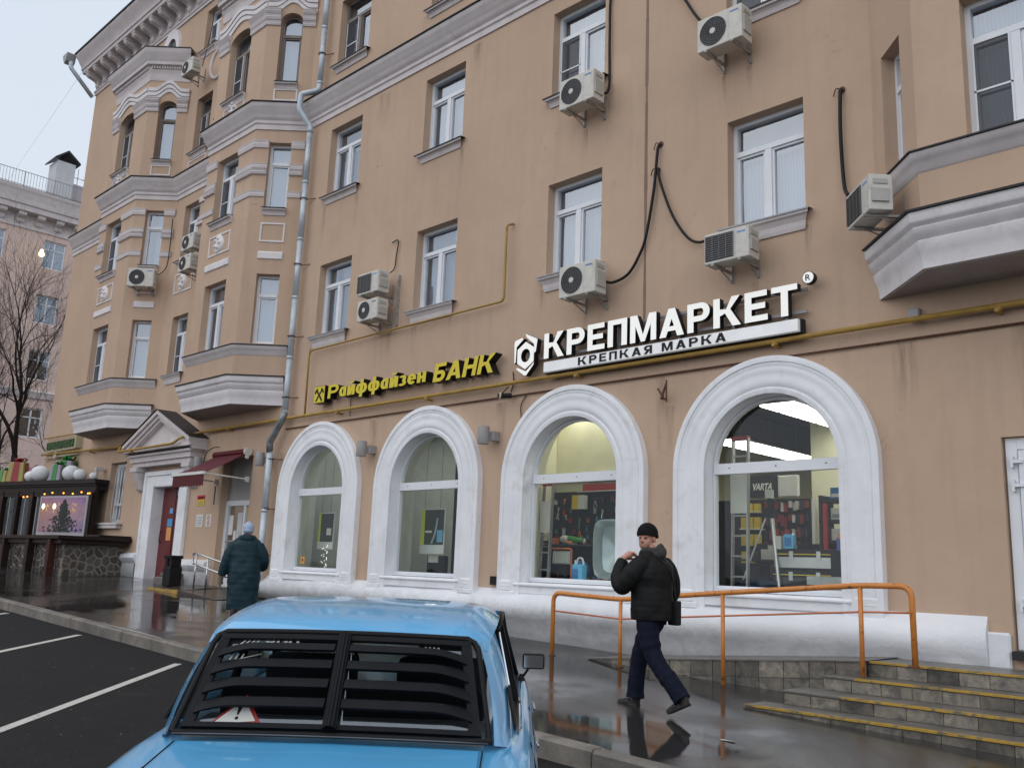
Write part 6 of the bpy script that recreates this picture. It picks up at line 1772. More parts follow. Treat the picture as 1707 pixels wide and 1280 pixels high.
# shop: ceiling light rows
for rx, rz_, ys, lb in ((-6.80, 4.2, [1.45 + .62 * k for k in range(4)], 'near'), (-8.75, 4.0, [3.1 + .62 * k for k in range(6)], 'far')):
    t = empty('ceiling_light_row', (rx, ys[0], 4.3), label=('nearer' if lb == 'near' else 'lower, farther') + ' row of bright ceiling panels inside the right arch', cat='ceiling light')
    st_ = ys[1] - ys[0]
    for y in ys: bxs((rx - .28, rx + .28, y, y + st_ - .07, rz_, rz_ + .03)).build('light_panel', LIT, t)
    bxs((rx - .33, rx + .33, ys[0] - .05, ys[-1] + st_, rz_ + .031, rz_ + .06)).build('light_housing', INDARK, t)
for x in (-4.8,):
    t = empty('ceiling_light_row', (x, 2, 4.3), label='row of white ceiling panels hidden beside the right arch', cat='ceiling light')
    for k in range(5): bxs((x - .30, x + .30, 1.4 + .9 * k, 2.1 + .9 * k, 4.50, 4.53)).build('light_panel', LIT, t)
item('air_duct', 'dark square air duct under the shop ceiling', 'duct', [('duct', bxs((-9.4, -8.5, 3.0, 9, 4.12, 4.5)), flat('duct_dark', (.03, .028, .024), .7)), ('flange', bxs(*[(-9.43, -8.47, 3.2 + i, 3.24 + i, 4.10, 4.53) for i in range(6)]), flat('duct_dark2', (.05, .047, .04), .6))], (-8.9, 3, 4.1))
item('shop_column', 'cream square column inside the shop behind the right arch', 'column', [('shaft', bxs((-7.6, -5.5, 4.08, 4.8, .7, 4.62)), CREAM)], (-6, 3.8, .7))
# pegboard wall behind the third arch
item('pegboard_stand', 'tall black pegboard stand with a red top strip behind the third arch', 'shop fitting', [('board', bxs((-11.33, -9.0, 1.55, 1.60, .7, 3.04)), TOOLK), ('red_header', bxs((-10.6, -9.0, 1.50, 1.61, 3.04, 3.16)), flat('header_red', (.35, .02, .02), .5)), ('white_header', bxs((-11.3, -9.0, 1.5, 1.61, 3.20, 3.34)), CARD), ('red_lettering_bar', bxs(*[(-11.2 + .07 * k, -11.16 + .07 * k, 1.495, 1.5, 3.24, 3.29) for k in range(9)]), REDP), ('lamp_strip', bxs((-10.7, -9.8, 1.45, 1.47, 3.02, 3.035)), CARD)], (-10.2, 1.5, .7))
item('cream_partition', 'plain cream partition rising behind the black pegboard', 'partition', [('panel', bxs((-11.33, -8.8, 1.62, 1.70, .7, 4.62)), CREAM)], (-10, 1.6, .7))
rnd = random.Random(4)
COLS = [REDP, CARD, YEL, ORG, GRN, ALU, BLUE, ACW]
for i in range(46):
    x = -11.2 + (i % 8) * .185 + rnd.uniform(-.06, .06); z = 2.92 - (i // 8) * .17 + rnd.uniform(-.05, .05)
    if abs(x + 10.62) < .18 and z > 2.65: continue
    q = MB(); w = rnd.uniform(.02, .055); h = rnd.uniform(.05, .13); k = rnd.random()
    if k < .45: q.box(x - w / 2, x + w / 2, 1.49, 1.54, z - h, z)
    elif k < .75: q.tube([(x, 1.5, z), (x + rnd.uniform(-.03, .03), 1.49, z - h * 1.3)], [.008, .014], 6); q.ball((x, 1.5, z - h * .2), (.022, .02, .03), 7)
    else: q.tube(smooth_path([(x - .03, 1.5, z - h), (x, 1.49, z - .02), (x + .035, 1.5, z - h * 1.1)], 3), .009, 5)
    q.tube([(x, 1.46, z + .01), (x, 1.56, z + .02)], .004, 4)
    o = q.build('hanging_tool', rnd.choice([REDP, CARD, ORG, GRN, ALU, ALU, ACW, SHELFM, flat('tool_teal', (.05, .2, .22), .4)]), None, org=(x, 1.5, z)); tag(o, 'small packaged tool hanging on the black pegboard behind the third arch', 'tool', 'packaged tools on the black pegboard')
item('boxed_tool', 'yellow and white boxed tool hanging highest on the black pegboard', 'box', [('carton', bxs((-10.74, -10.60, 1.38, 1.5, 2.72, 2.96)), YEL), ('picture_side', bxs((-10.60, -10.48, 1.38, 1.5, 2.72, 2.96)), CARD)], (-10.6, 1.45, 2.7))
for k in range(30):
    x = rnd.uniform(-11.1, -9.6); lv = k % 2; z = 1.465 if lv else 2.105; y = rnd.uniform(1.0, 1.4); w = rnd.uniform(.03, .08); h = rnd.uniform(.06, .20 if lv else .12)
    q = MB(); j = rnd.random()
    if j < .5: q.box(x - w, x + w, y, y + .08, z, z + h); q.box(x - w * .7, x + w * .7, y - .004, y, z + h * .3, z + h * .7)
    elif j < .8: q.tube([(x, y, z), (x, y, z + h)], [w * .6, w * .5], 10); q.tube([(x, y, z + h), (x, y, z + h + .03)], w * .3, 8)
    else: q.ball((x, y, z + h * .4), (w, w * .8, h * .4), 10)
    o = q.build('small_ware', rnd.choice([SHELFM, TOOLK, ORG, CARD, BLUE, ALU, flat('pack_dark_red', (.20, .03, .02), .5), YEL, SHELFM]), None, org=(x, y, z)); tag(o, 'small hardware article on the dark display shelf behind the third arch', 'hardware', 'small wares on the display shelf')
item('chainsaw', 'white and green power tool on the dark shelf behind the third arch', 'power tool', [('body', MB().ball((-10.75, 1.25, 2.19), (.12, .08, .07), 12), CARD), ('motor', MB().tube([(-10.66, 1.25, 2.20), (-10.35, 1.25, 2.17)], [.06, .035], 12), GRN), ('handle', MB().tube([(-10.7, 1.25, 2.27), (-10.5, 1.25, 2.27)], .02, 8), TOOLK)], (-10.6, 1.25, 2.1))
item('display_shelf', 'low dark display shelf behind the third arch', 'shelf', [('shelf', bxs((-11.3, -9.3, 1.1, 1.5, 2.07, 2.10), (-11.3, -9.3, .9, 1.5, 1.40, 1.46)), SHELFM), ('support', bxs((-11.25, -11.2, 1.15, 1.45, .7, 2.05), (-9.35, -9.3, 1.15, 1.45, .7, 2.05), (-11.3, -9.3, 1.45, 1.5, 1.46, 2.05)), TOOLK)], (-10.3, 1.6, .7))
for j, (x, c, h, lb) in enumerate(((-11.0, ORG, .14, 'orange'), (-10.22, REDP, .08, 'red'), (-10.05, SHELFM, .12, 'dark'), (-9.9, ACW, .08, 'beige'))):
    item('tool_case', lb + ' tool case on the dark shelf behind the third arch', 'case', [('case', bxs((x - .06, x + .06, 1.15, 1.3, 2.10, 2.10 + h * .8)), c), ('case_handle', bxs((x - .03, x + .03, 1.2, 1.24, 2.1 + h * .8, 2.13 + h * .8)), TOOLK)], (x, 1.2, 2.1))
def ladder(x, y, z0, z1, w, lean, label, rot=0):
    t = empty('ladder', (x, y, z0), rot, label, 'ladder')
    for s_ in (-1, 1):
        q = MB(); q.add([(s_ * w / 2 - .012, 0 - .03, 0), (s_ * w / 2 + .012, -.03, 0), (s_ * w / 2 + .012, .03, 0), (s_ * w / 2 - .012, .03, 0), (s_ * w / 2 - .012, lean - .03, z1 - z0), (s_ * w / 2 + .012, lean - .03, z1 - z0), (s_ * w / 2 + .012, lean + .03, z1 - z0), (s_ * w / 2 - .012, lean + .03, z1 - z0)], [(0, 3, 2, 1), (4, 5, 6, 7), (0, 1, 5, 4), (1, 2, 6, 5), (2, 3, 7, 6), (3, 0, 4, 7)]); q.build('side_rail', ALU, t, local=True)
    n = int((z1 - z0) / .28)
    for k in range(n):
        z = .2 + k * .28; yy = lean * z / (z1 - z0); q = MB(); q.box(-w / 2, w / 2, yy - .015, yy + .015, z - .012, z + .012); q.build('rung', ALU, t, local=True)
    q = MB(); q.box(-w / 2 - .01, w / 2 + .01, lean * .45 - .045, lean * .45 - .035, (z1 - z0) * .5, (z1 - z0) * .82); q.build('paper_wrap', CARD, t, local=True)
    q = MB(); q.box(-w / 2 - .01, w / 2 + .01, lean - .05, lean + .04, z1 - z0 - .03, z1 - z0 + .03); q.build('red_tape', REDP, t, local=True)
ladder(-6.93, .58, 1.46, 3.60, .24, .06, 'folded aluminium ladder in paper wrapping at the left edge of the right arch')
ladder(-10.62, .58, 1.46, 3.08, .20, .06, 'folded aluminium ladder in paper wrapping at the left edge of the third arch')
# ladder / tripod in the right arch
tp = empty('tripod_ladder', (-6.85, 1.0, 1.4), label='silver tripod with splayed legs standing in the right shop window', cat='tripod')
for a, b in (((-6.78, 1.1, 2.58), (-7.15, .95, 1.5)), ((-6.72, 1.1, 2.58), (-6.5, .9, 1.42)), ((-6.74, 1.15, 2.58), (-6.75, 1.35, 1.9))):
    q = MB(); q.tube([a, b], .030 if b[0] > -6.6 else .014, 8); q.build('leg', ALU, tp)
    q = MB(); q.tube([b, (b[0] + .0, b[1], b[2] - .05)], .035, 8); q.build('foot', TOOLK, tp)
q = MB(); q.box(-6.84, -6.66, 1.04, 1.18, 2.50, 2.64); q.tube([(-6.75, 1.1, 2.64), (-6.75, 1.1, 2.86)], .025, 8); q.build('head', TOOLK, tp)
q = MB(); q.box(-6.80, -6.70, 1.06, 1.14, 2.78, 2.90); q.build('clamp', CARD, tp)
item('wheelbarrow_tray', 'grey galvanised wheelbarrow tray standing upright at the right of the third arch', 'wheelbarrow', [], (-9.6, 1.0, 1.5))
tray = [o for o in bpy.data.objects if o.name == 'wheelbarrow_tray'][0]
q = MB(); prof = []
vs = []; N = 24
def rr(a, w, h, r=.2):
    # rounded rectangle
    c, s_ = math.cos(a), math.sin(a); p = 5
    k = (abs(c) ** p + abs(s_) ** p) ** (-1 / p); return c * k * w, s_ * k * h
for (sc, yy) in ((1.0, .0), (1.03, .0), (.97, .02), (.80, .16), (.55, .20), (0.02, .21)):
    for i in range(N): a = 2 * math.pi * i / N; u, v_ = rr(a, .30 * sc, .46 * sc); vs.append((-9.50 + u, .86 + yy, 2.02 + v_))
q.add(vs, [(j * N + i, j * N + (i + 1) % N, (j + 1) * N + (i + 1) % N, (j + 1) * N + i) for j in range(5) for i in range(N)]); q.build('tray', flat('zinc_tray', (.42, .50, .52), .3, .6), tray, smooth=True)
def jerry(x, y, z, s, label, lc=LBL):
    t = empty('fluid_canister', (x, y, z), label=label, cat='canister')
    q = MB(); q.box(-.10 * s, .10 * s, -.06 * s, .06 * s, 0, .24 * s); q.build('bottle', lc, t, local=True, bevel=.02 * s, seg=2)
    q = MB(); q.tube(smooth_path([(-.06 * s, 0, .23 * s), (-.03 * s, 0, .32 * s), (.05 * s, 0, .32 * s), (.08 * s, 0, .23 * s)], 4), .014 * s, 6); q.build('handle', CARD, t, local=True)
    q = MB(); q.tube([(-.07 * s, 0, .24 * s), (-.07 * s, 0, .30 * s)], .022 * s, 8); q.build('cap', CARD, t, local=True)
    q = MB(); q.box(-.09 * s, .02 * s, -.066 * s, -.06 * s, .03 * s, .17 * s); q.build('label_patch', BLUE, t, local=True)
jerry(-9.88, .62, 1.5, 1.1, 'blue fluid canister standing on the sill of the third arch')
bt = empty('fluid_bottle', (-6.42, 1.05, 2.06), label='light blue bottle with red cap on top of the metal tool case', cat='bottle')
q = MB(); q.box(-6.50, -6.34, 1.0, 1.10, 2.06, 2.27); q.build('bottle', LBL, bt, bevel=.025, seg=2)
q = MB(); q.tube([(-6.45, 1.05, 2.27), (-6.45, 1.05, 2.33)], .03, 10); q.build('cap', REDP, bt)
q = MB(); q.box(-6.47, -6.37, .995, 1.0, 2.10, 2.22); q.build('label_patch', BLUE, bt)
item('carton', 'small beige carton beside the blue bottle', 'carton', [('box', bxs((-6.62, -6.53, 1.0, 1.1, 2.06, 2.24)), ACW)], (-6.57, 1.05, 2.06))
def case(x0, x1, z0, z1, y, label, body=ALU):
    t = empty('tool_case', (x0, y, z0), label=label, cat='tool case')
    bxs((x0, x1, y, y + .3, z0, z0 + (z1 - z0) * .62)).build('lower_shell', body, t, bevel=.01)
    bxs((x0, x1, y, y + .3, z0 + (z1 - z0) * .64, z1)).build('lid', TOOLK, t, bevel=.01)
    bxs((x0, x1, y - .006, y, z0 + (z1 - z0) * .72, z0 + (z1 - z0) * .77)).build('yellow_line', YEL, t)
    for f in (.3, .75): bxs((x0 + (x1 - x0) * f - .03, x0 + (x1 - x0) * f + .03, y - .012, y, z0 + (z1 - z0) * .45, z0 + (z1 - z0) * .9)).build('latch', ALU, t)
case(-6.64, -5.75, 1.80, 2.06, 1.0, 'metal tool case with black lid and two latches in the right window')
case(-6.64, -5.75, 1.52, 1.78, .98, 'dark tool case underneath the metal one in the right window', flat('case_grey_dark', (.06, .065, .07), .4))
item('parts_organizer', 'pale plastic organiser at the bottom right of the right window', 'organiser', [('box', bxs((-6.0, -5.25, .7, .95, 1.36, 1.70)), flat('organizer_grey', (.38, .40, .42), .3)), ('lid_line', bxs((-6.01, -5.24, .695, .7, 1.58, 1.59)), TOOLK)], (-5.6, .8, 1.4))
item('black_bucket', 'black bucket with blue and orange packet at the right of the right window', 'bucket', [('bucket', bxs((-5.78, -5.42, .95, 1.2, 1.68, 2.05)), TOOLK), ('packet', bxs((-5.68, -5.50, .93, 1.1, 2.05, 2.22)), flat('packet_blue', (.05, .09, .35), .4)), ('packet_top', bxs((-5.66, -5.52, .925, 1.1, 2.2, 2.27)), ORG)], (-5.6, 1.05, 1.7))
# stepped shelves at the right of the right window
sh = empty('goods_shelf', (-6.1, 2.3, 1.2), label='shelf unit with sorting boxes at the right side of the right window', cat='shelf')
for z in (1.75, 2.2, 2.5, 2.8): bxs((-6.5, -5.4, 2.1, 2.5, z, z + .04)).build('shelf_board', SHELFM, sh)
bxs((-6.5, -6.46, 2.1, 2.5, 1, 2.9), (-5.42, -5.38, 2.1, 2.5, 1, 2.9)).build('shelf_side', SHELFM, sh)
bxs((-6.42, -6.36, 2.06, 2.1, 1.9, 2.78)).build('price_strip', PRd, sh)
for z, c, lb in ((2.84, BLUE, 'blue cartons'), (2.54, CARD, 'white drawers'), (2.24, ACW, 'beige boxes'), (1.79, SHELFM, 'dark boxes')):
    for k in range(3):
        nm = {'blue cartons': 'blue carton', 'white drawers': 'white drawer', 'beige boxes': 'beige box', 'dark boxes': 'dark box'}[lb]
        item('goods_box', ['left', 'middle', 'right'][k] + ' ' + nm + ' on the shelf unit of the right window', 'box', [('box', bxs((-6.32 + k * .3, -6.06 + k * .3, 2.12, 2.4, z, z + .17)), c), ('front', bxs((-6.30 + k * .3, -6.08 + k * .3, 2.112, 2.12, z + .03, z + .08)), CARD if c is not CARD else PG)], (-6.2 + k * .3, 2.2, z))
item('small_carton', 'tilted blue carton on top of the shelf unit in the right window', 'carton', [('box', bxs((-6.1, -5.9, 2.15, 2.35, 3.02, 3.2)), BLUE)], (-6.0, 2.2, 3.0))
# battery display with curved canopy
vd = empty('battery_display', (-9.2, 4.0, 1), label='battery display with black VARTA canopy and yellow packs deep in the shop', cat='display stand')
q = MB(); vs = []
for i in range(9):
    a = math.pi / 2 * i / 8; vs += [(-9.35, 4.0 - .22 * math.sin(a), 3.24 + .20 * (1 - math.cos(a)) - .10), (-7.9, 4.0 - .22 * math.sin(a), 3.24 + .20 * (1 - math.cos(a)) - .10)]
q.box(-8.85, -7.72, 3.82, 3.9, 3.06, 3.44); q.build('canopy_white', CARD, vd, bevel=.02)
bxs((-8.86, -8.10, 3.805, 3.82, 3.055, 3.445)).build('canopy_black', TOOLK, vd)
letters('VARTA', -8.60, -8.18, 3.19, 3.31, 3.803, .01, CARD, CARD, vd, offset=.03, shear=.2)
for z in (1.9, 2.2, 2.5, 2.8): bxs((-8.86, -8.46, 3.8, 4.1, z, z + .02)).build('shelf_board', CARD if z > 2.3 else SHELFM, vd)
for z in (1.92, 2.22, 2.52, 2.82):
    for k in range(3): bxs((-8.84 + k * .13, -8.73 + k * .13, 3.82, 3.9, z, z + (.2 if z < 2.8 else .14))).build('battery_pack', YEL, vd)
for i in range(44):
    x = -8.40 + (i % 11) * .075 + rnd.uniform(-.02, .02); z = 2.98 - (i // 11) * .235 + rnd.uniform(-.03, .03)
    w = rnd.uniform(.02, .034); h = rnd.uniform(.09, .19)
    q = MB(); q.box(x - w, x + w, 3.92 + rnd.uniform(0, .04), 3.98, z - h, z); q.tube([(x, 3.86, z + .005), (x, 4.0, z + .01)], .004, 4)
    o = q.build('blister_pack', rnd.choice([REDP, flat('pack_dark_red', (.20, .03, .02), .5), REDP, CARD, SHELFM] if i % 11 < 7 else [SHELFM, ACW, flat('pack_dark_red', (.20, .03, .02), .5)]), None, org=(x, 3.96, z)); tag(o, 'red or white blister pack on the hook wall deep in the shop', 'package', 'blister packs on the hook wall')
item('hook_wall', 'dark hook wall carrying red packs deep in the shop', 'shop fitting', [('board', bxs((-9.6, -7.6, 4.0, 4.05, .7, 3.04)), TOOLK)], (-7.9, 4.0, .7))
item('white_doorframe', 'pale pipe-like uprights beside the cream column in the shop', 'fitting', [('upright', bxs((-7.42, -7.37, 3.7, 3.8, 1.5, 3.0), (-7.29, -7.24, 3.7, 3.8, 1.5, 3.0)), CARD)], (-6.9, 3.3, 1.5))
# heater / generator and reels
hg = empty('floodlight_stand', (-10.55, .95, 1.5), label='work floodlight with orange tube stand in the third arch', cat='floodlight')
q = MB(); q.tube(round_corners([(-10.80, .9, 1.48), (-10.80, .9, 2.02), (-10.30, .9, 2.02), (-10.30, .9, 1.48)], .05), .014, 8); q.build('tube_stand', ORG, hg)
bxs((-10.74, -10.36, .92, 1.0, 1.76, 1.98)).build('lamp_body', ALU, hg, bevel=.01)
for k in range(8): bxs((-10.72 + k * .045, -10.70 + k * .045, .90, .92, 1.78, 1.96)).build('cooling_fin', CARD, hg)
bxs((-10.62, -10.46, .95, 1.05, 1.5, 1.76)).build('battery_block', TOOLK, hg)
cr_ = empty('cable_reel', (-10.15, .95, 1.5), label='blue cable reel with white hub in the third arch', cat='cable reel')
Mx = Matrix.Translation((-10.14, .95, 1.66)) @ Matrix.Rotation(R(90), 4, 'X')
q = MB(); q.lathe([(0, -.03), (.17, -.03), (.17, .03), (0, .03)], 22, M=Mx); q.build('flange', BLUE, cr_)
q = MB(); q.lathe([(0, .031), (.09, .031), (.08, .045), (0, .045)], 18, M=Mx); q.build('hub', CARD, cr_)
for k in range(26):
    x = -7.6 + (k % 9) * .17 + rnd.uniform(-.05, .05); z = 1.42 + (k // 9) * .26; w = rnd.uniform(.05, .11); h = rnd.uniform(.12, .24); y = 1.9 + rnd.uniform(0, .4)
    q = MB(); q.box(x - w, x + w, y, y + .16, z, z + h); q.box(x - w * .7, x + w * .7, y - .005, y, z + h * .3, z + h * .7)
    o = q.build('stock_box', rnd.choice([SHELFM, TOOLK, SHELFM, ACW, flat('box_navy', (.015, .025, .05), .35), flat('pack_dark_red', (.20, .03, .02), .5)]), None, org=(x, y, z)); tag(o, 'dark stock box on the low rack behind the tripod in the right window', 'box', 'stock boxes on the low rack')
item('low_rack', 'low black rack behind the tripod in the right window', 'shelf', [('shelf_board', bxs(*[(-7.8, -6.2, 1.85, 2.5, z - .03, z - .005) for z in (1.42, 1.68, 1.94)]), SHELFM), ('rack_back', bxs((-7.8, -6.2, 2.5, 2.53, .7, 2.2)), TOOLK)], (-7, 2.2, .7))
item('black_toolbox', 'dark toolbox on the sill at the left of the right arch', 'toolbox', [('box', bxs((-7.1, -6.55, .85, 1.1, 1.36, 1.62)), flat('box_navy', (.015, .025, .05), .35)), ('handle', bxs((-6.95, -6.7, .95, .98, 1.62, 1.66)), TOOLK)], (-6.8, .95, 1.36))
# bank posters on wires
def poster(x0, x1, z0, z1, y, label, extra):
    t = empty('hanging_poster', (x0, y, z0), label=label, cat='poster')
    bxs((x0, x1, y, y + .015, z0, z1)).build('frame', flat('poster_frame', (.62, .64, .62), .4), t)
    w = x1 - x0; h = z1 - z0
    bxs((x0 + .01, x0 + w * .16, y - .004, y, z0 + h * .20, z1 - .01)).build('yellow_strip', flat('poster_lime', (.55, .60, .02), .5), t)
    bxs((x0 + w * .17, x1 - .02, y - .004, y, z0 + h * .20, z1 - .02)).build('print', flat('poster_dark', (.05, .055, .045), .35), t)
    for xx in (x0 + .1, x1 - .15):
        q = MB(); q.tube([(xx, y, z1), (xx, y, z1 + 1.2)], .004, 4); q.build('wire', CAB, t)
    for nm, b, m in extra(x0, x1, z0, z1, y): b.build(nm, m, t)
poster(-17.65, -17.06, 1.93, 2.72, .80, 'dark framed poster with a lime strip hanging in the first arch', lambda a, b, c, d_, y: [('white_patch', bxs((b - .25, b - .08, y - .008, y - .004, c + .3, c + .45)), CARD)])
def ex2(a, b, c, d_, y):
    q = MB(); q.tube(smooth_path([(b - .35, y - .006, c + .20), (b - .26, y - .006, c + .38), (b - .22, y - .006, c + .55), (b - .20, y - .006, c + .68)], 4), .02, 6)
    q2 = MB(); q2.box(b - .20, b - .04, y - .008, y - .004, c + .22, c + .45)
    q3 = MB(); q3.box(b - .55, b - .36, y - .008, y - .004, c + .40, c + .44)
    return [('figure', q, flat('poster_blue_grey', (.35, .45, .5), .5)), ('blue_patch', q2, flat('poster_blue', (.12, .38, .55), .5)), ('text_line', q3, CARD)]
poster(-14.12, -13.42, 1.88, 2.74, .80, 'dark framed poster with a blue figure and lime strip hanging in the second arch', ex2)
item('leaflet_rack', 'black leaflet box with white papers below the poster in the second arch', 'leaflet rack', [('box', bxs((-14.05, -13.55, .95, 1.05, 1.38, 1.85)), TOOLK), ('papers', bxs((-14.0, -13.72, .93, .95, 1.72, 1.95)), CARD)], (-13.8, 1, 1.4))
item('orange_sticker', 'square orange sticker in the lower left corner of the first arch pane', 'sticker', [('sheet', bxs((-17.22, -17.08, .135, .142, 1.60, 1.75)), flat('sticker_amber', (.62, .28, .02), .5)), ('mark', bxs((-17.17, -17.13, .132, .135, 1.65, 1.70)), TOOLK)], (-17, .33, 1.6))
vb = empty('vertical_blind', (-16.5, 1.6, 1.2), label='pale vertical louvre blind inside the first arch', cat='blind')
for k in range(12): bxs((-17.9 + k * .16, -17.78 + k * .16, 1.6, 1.61, 1.3, 3.6)).build('louvre', flat('blind_pale', (.36, .37, .33), .8), vb)
vb = empty('vertical_blind', (-13.5, 1.8, 1.2), label='pale vertical louvre blind inside the second arch', cat='blind')
for k in range(10): bxs((-13.8 + k * .16, -13.68 + k * .16, 1.8, 1.81, 1.3, 3.6)).build('louvre', flat('blind_pale', (.36, .37, .33), .8), vb)
bxs((-14.25, -14.05, 1.75, 1.8, 1.2, 3.8)).build('dark_upright', TOOLK, vb)
fl = MB()
for k in range(22): fl.ball((-17.05 + .10 * math.sin(k), .62 + .02 * math.cos(k * 2), 1.55 + k * .022), .007, 5)
for k in range(14): fl.ball((-16.25 + .02 * k, .60, 1.55 + .035 * k), .006, 5)
o = fl.build('fairy_lights', flat('fairy_white', (1, .95, .85), .4, emit=3), None, org=(-17, .6, 1.5)); tag(o, 'tiny white fairy lights in the first arch window', 'fairy lights')
q = MB(); q.ball((-15.98, .62, 3.62), .03, 8); o = q.build('exit_lamp', flat('red_glow', (1, .05, .02), .4, emit=4), None, org=(-15.98, .62, 3.6)); tag(o, 'tiny red light high inside the first arch', 'indicator lamp')
# unseen ceiling panels added to brighten the shop and the bank room
t = empty('ceiling_light_row', (-10.6, 1.3, 4.5), label='unseen row of ceiling panels added to brighten the space behind the third arch', cat='ceiling light')
for k in range(4): bxs((-11.1 + k * .7, -10.5 + k * .7, 1.2, 1.6, 4.56, 4.59)).build('light_panel', LIT, t)
t = empty('bank_fill_panels', (-14.5, 2, 4.5), label='unseen ceiling panels added to brighten the bank room', cat='ceiling light')
for x in (-17, -15, -13): bxs((x - .3, x + .3, 1.8, 2.4, 4.55, 4.58)).build('light_panel', flat('bank_fill_glow', (1, .96, .85), .5, emit=9), t)
# ---------------------------------------------------------------- the blue saloon car
def mat_carpaint():
    m, nt, b = nodemat('car_paint_blue')
    cd = objcoord(nt)
    n1 = noise_node(nt, 3, 5, .6, cd)
    c = mixc(nt, ramp(nt, n1.outputs[0], .35, .7).outputs[0], (.09, .41, .74), (.11, .44, .77))
    n2 = noise_node(nt, 160, 3, .7, cd)
    c = mixc(nt, ramp(nt, n2.outputs[0], .66, .74).outputs[0], c, (.26, .42, .58))
    nt.links.new(c, b.inputs['Base Color']); b.inputs['Roughness'].default_value = .38
    b.inputs['Coat Weight'].default_value = 1.0; b.inputs['Coat IOR'].default_value = 1.65
    n3 = noise_node(nt, 1.8, 5, .7, cd)
    rr2 = _n(nt, 'ShaderNodeMapRange'); rr2.inputs[3].default_value = .02; rr2.inputs[4].default_value = .12
    nt.links.new(n3.outputs[0], rr2.inputs[0]); nt.links.new(rr2.outputs[0], b.inputs['Coat Roughness'])
    n4 = noise_node(nt, 240, 2, .5, cd)
    bump(nt, b, ramp(nt, n4.outputs[0], .6, .75).outputs[0], .30, .002)
    return m
PAINT = mat_carpaint()
PLASTIC = mat('louvre_plastic', (.005, .006, .0085), .55, var=.2, obj=True, dirt=(.010, .011, .013), dscale=6, dlo=.5, dhi=.8, spec=.16)
SEAL = flat('rubber_seal', (.009, .009, .010), .5)
UPH = flat('upholstery', (.035, .036, .038), .9)
car = empty('parked_car', (-2.605, -9.345, -.086), R(44.3), 'light blue old saloon car with a black louvred rear window, seen from behind', 'car')
car.rotation_euler = (R(2.55), R(-.4), R(44.3))
def wid(y):
    for (a, b) in zip(WS, WS[1:]):
        if a[0] <= y <= b[0]:
            t = (y - a[0]) / (b[0] - a[0]); t = t * t * (3 - 2 * t); return a[1] + (b[1] - a[1]) * t
    return WS[-1][1]
WS = [(0, .74), (.12, .80), (.7, .85), (1.6, .865), (2.6, .865), (3.4, .84), (3.9, .80), (4.06, .76)]
def deck(y):
    P = [(0, .84), (.08, .865), (.5, .905), (1.0, .945), (1.4, .95), (2.9, .955), (3.08, .955), (3.6, .90), (4.0, .84), (4.06, .80)]
    for (a, b) in zip(P, P[1:]):
        if a[0] <= y <= b[0]: t = (y - a[0]) / (b[0] - a[0]); return a[1] + (b[1] - a[1]) * t
    return P[-1][1]
def sect(y):
    w = wid(y); zc = deck(y)
    return [(w * .90, .24), (w * .965, .32), (w * .99, .45), (w, .60), (w * .995, .70), (w * .985, .715), (w * .972, .80), (w * .955, zc - .075), (w * .93, zc - .045), (w * .89, zc - .027), (w * .84, zc - .018), (w * .78, zc - .010), (w * .4, zc), (0, zc + .004)]
ys = [0, .04, .12, .3, .5, .7, .9, 1.0, 1.2, 1.4, 1.8, 2.2, 2.6, 2.9, 3.08, 3.3, 3.6, 3.85, 4.0, 4.06]
q = MB(); vs = []; K = None
for y in ys:
    s_ = sect(y); pr = [(x, z) for x, z in s_] + [(-x, z) for x, z in reversed(s_[:-1])]
    K = len(pr); vs += [(x, y, z) for x, z in pr]
fs = [(i * K + j, (i + 1) * K + j, (i + 1) * K + j + 1, i * K + j + 1) for i in range(len(ys) - 1) for j in range(K - 1)]
fs += [tuple(range(K)), tuple((len(ys) - 1) * K + j for j in range(K - 1, -1, -1))]
q.add(vs, fs); q.box(-.6, .6, .3, 3.8, .22, .26); q.build('body', PAINT, car, local=True, smooth=True)
# trunk lid, proud, with two pressed fields
def lid_pt(x, y): 
    w = wid(y); t = abs(x) / (w * .78); return (x, y, deck(y) + .004 - .010 * min(1, t) + .006)
q = MB(); vs = []; ny = 10; nx = 24
for j in range(ny + 1):
    y = .03 + (.93 - .03) * j / ny
    for i in range(nx + 1):
        x = -.60 + 1.2 * i / nx
        p = list(lid_pt(x, y))
        f = .10 < abs(x) < .50 and .12 < y < .80
        edge = min(abs(abs(x) - .10), abs(.50 - abs(x)), abs(y - .12), abs(.80 - y)) if f else 0
        p[2] += .007 * min(1, edge / .04) if f else 0
        vs.append(tuple(p))
q.add(vs, [(j * (nx + 1) + i, j * (nx + 1) + i + 1, (j + 1) * (nx + 1) + i + 1, (j + 1) * (nx + 1) + i) for j in range(ny) for i in range(nx)])
q.box(-.60, .60, .015, .03, .55, .872)
q.build('boot_lid', PAINT, car, local=True, smooth=True)
for s_ in (-1, 1):
    q = MB(); q.tube([(s_ * .612, .02, deck(.02) + .0), (s_ * .612, .3, deck(.3) + .001), (s_ * .612, .62, deck(.62) + .0)], .004, 6); q.tube([(s_ * .612, .62, deck(.62)), (s_ * .615, .93, deck(.93))], .003, 6); q.build('lid_gap', SEAL, car, local=True)
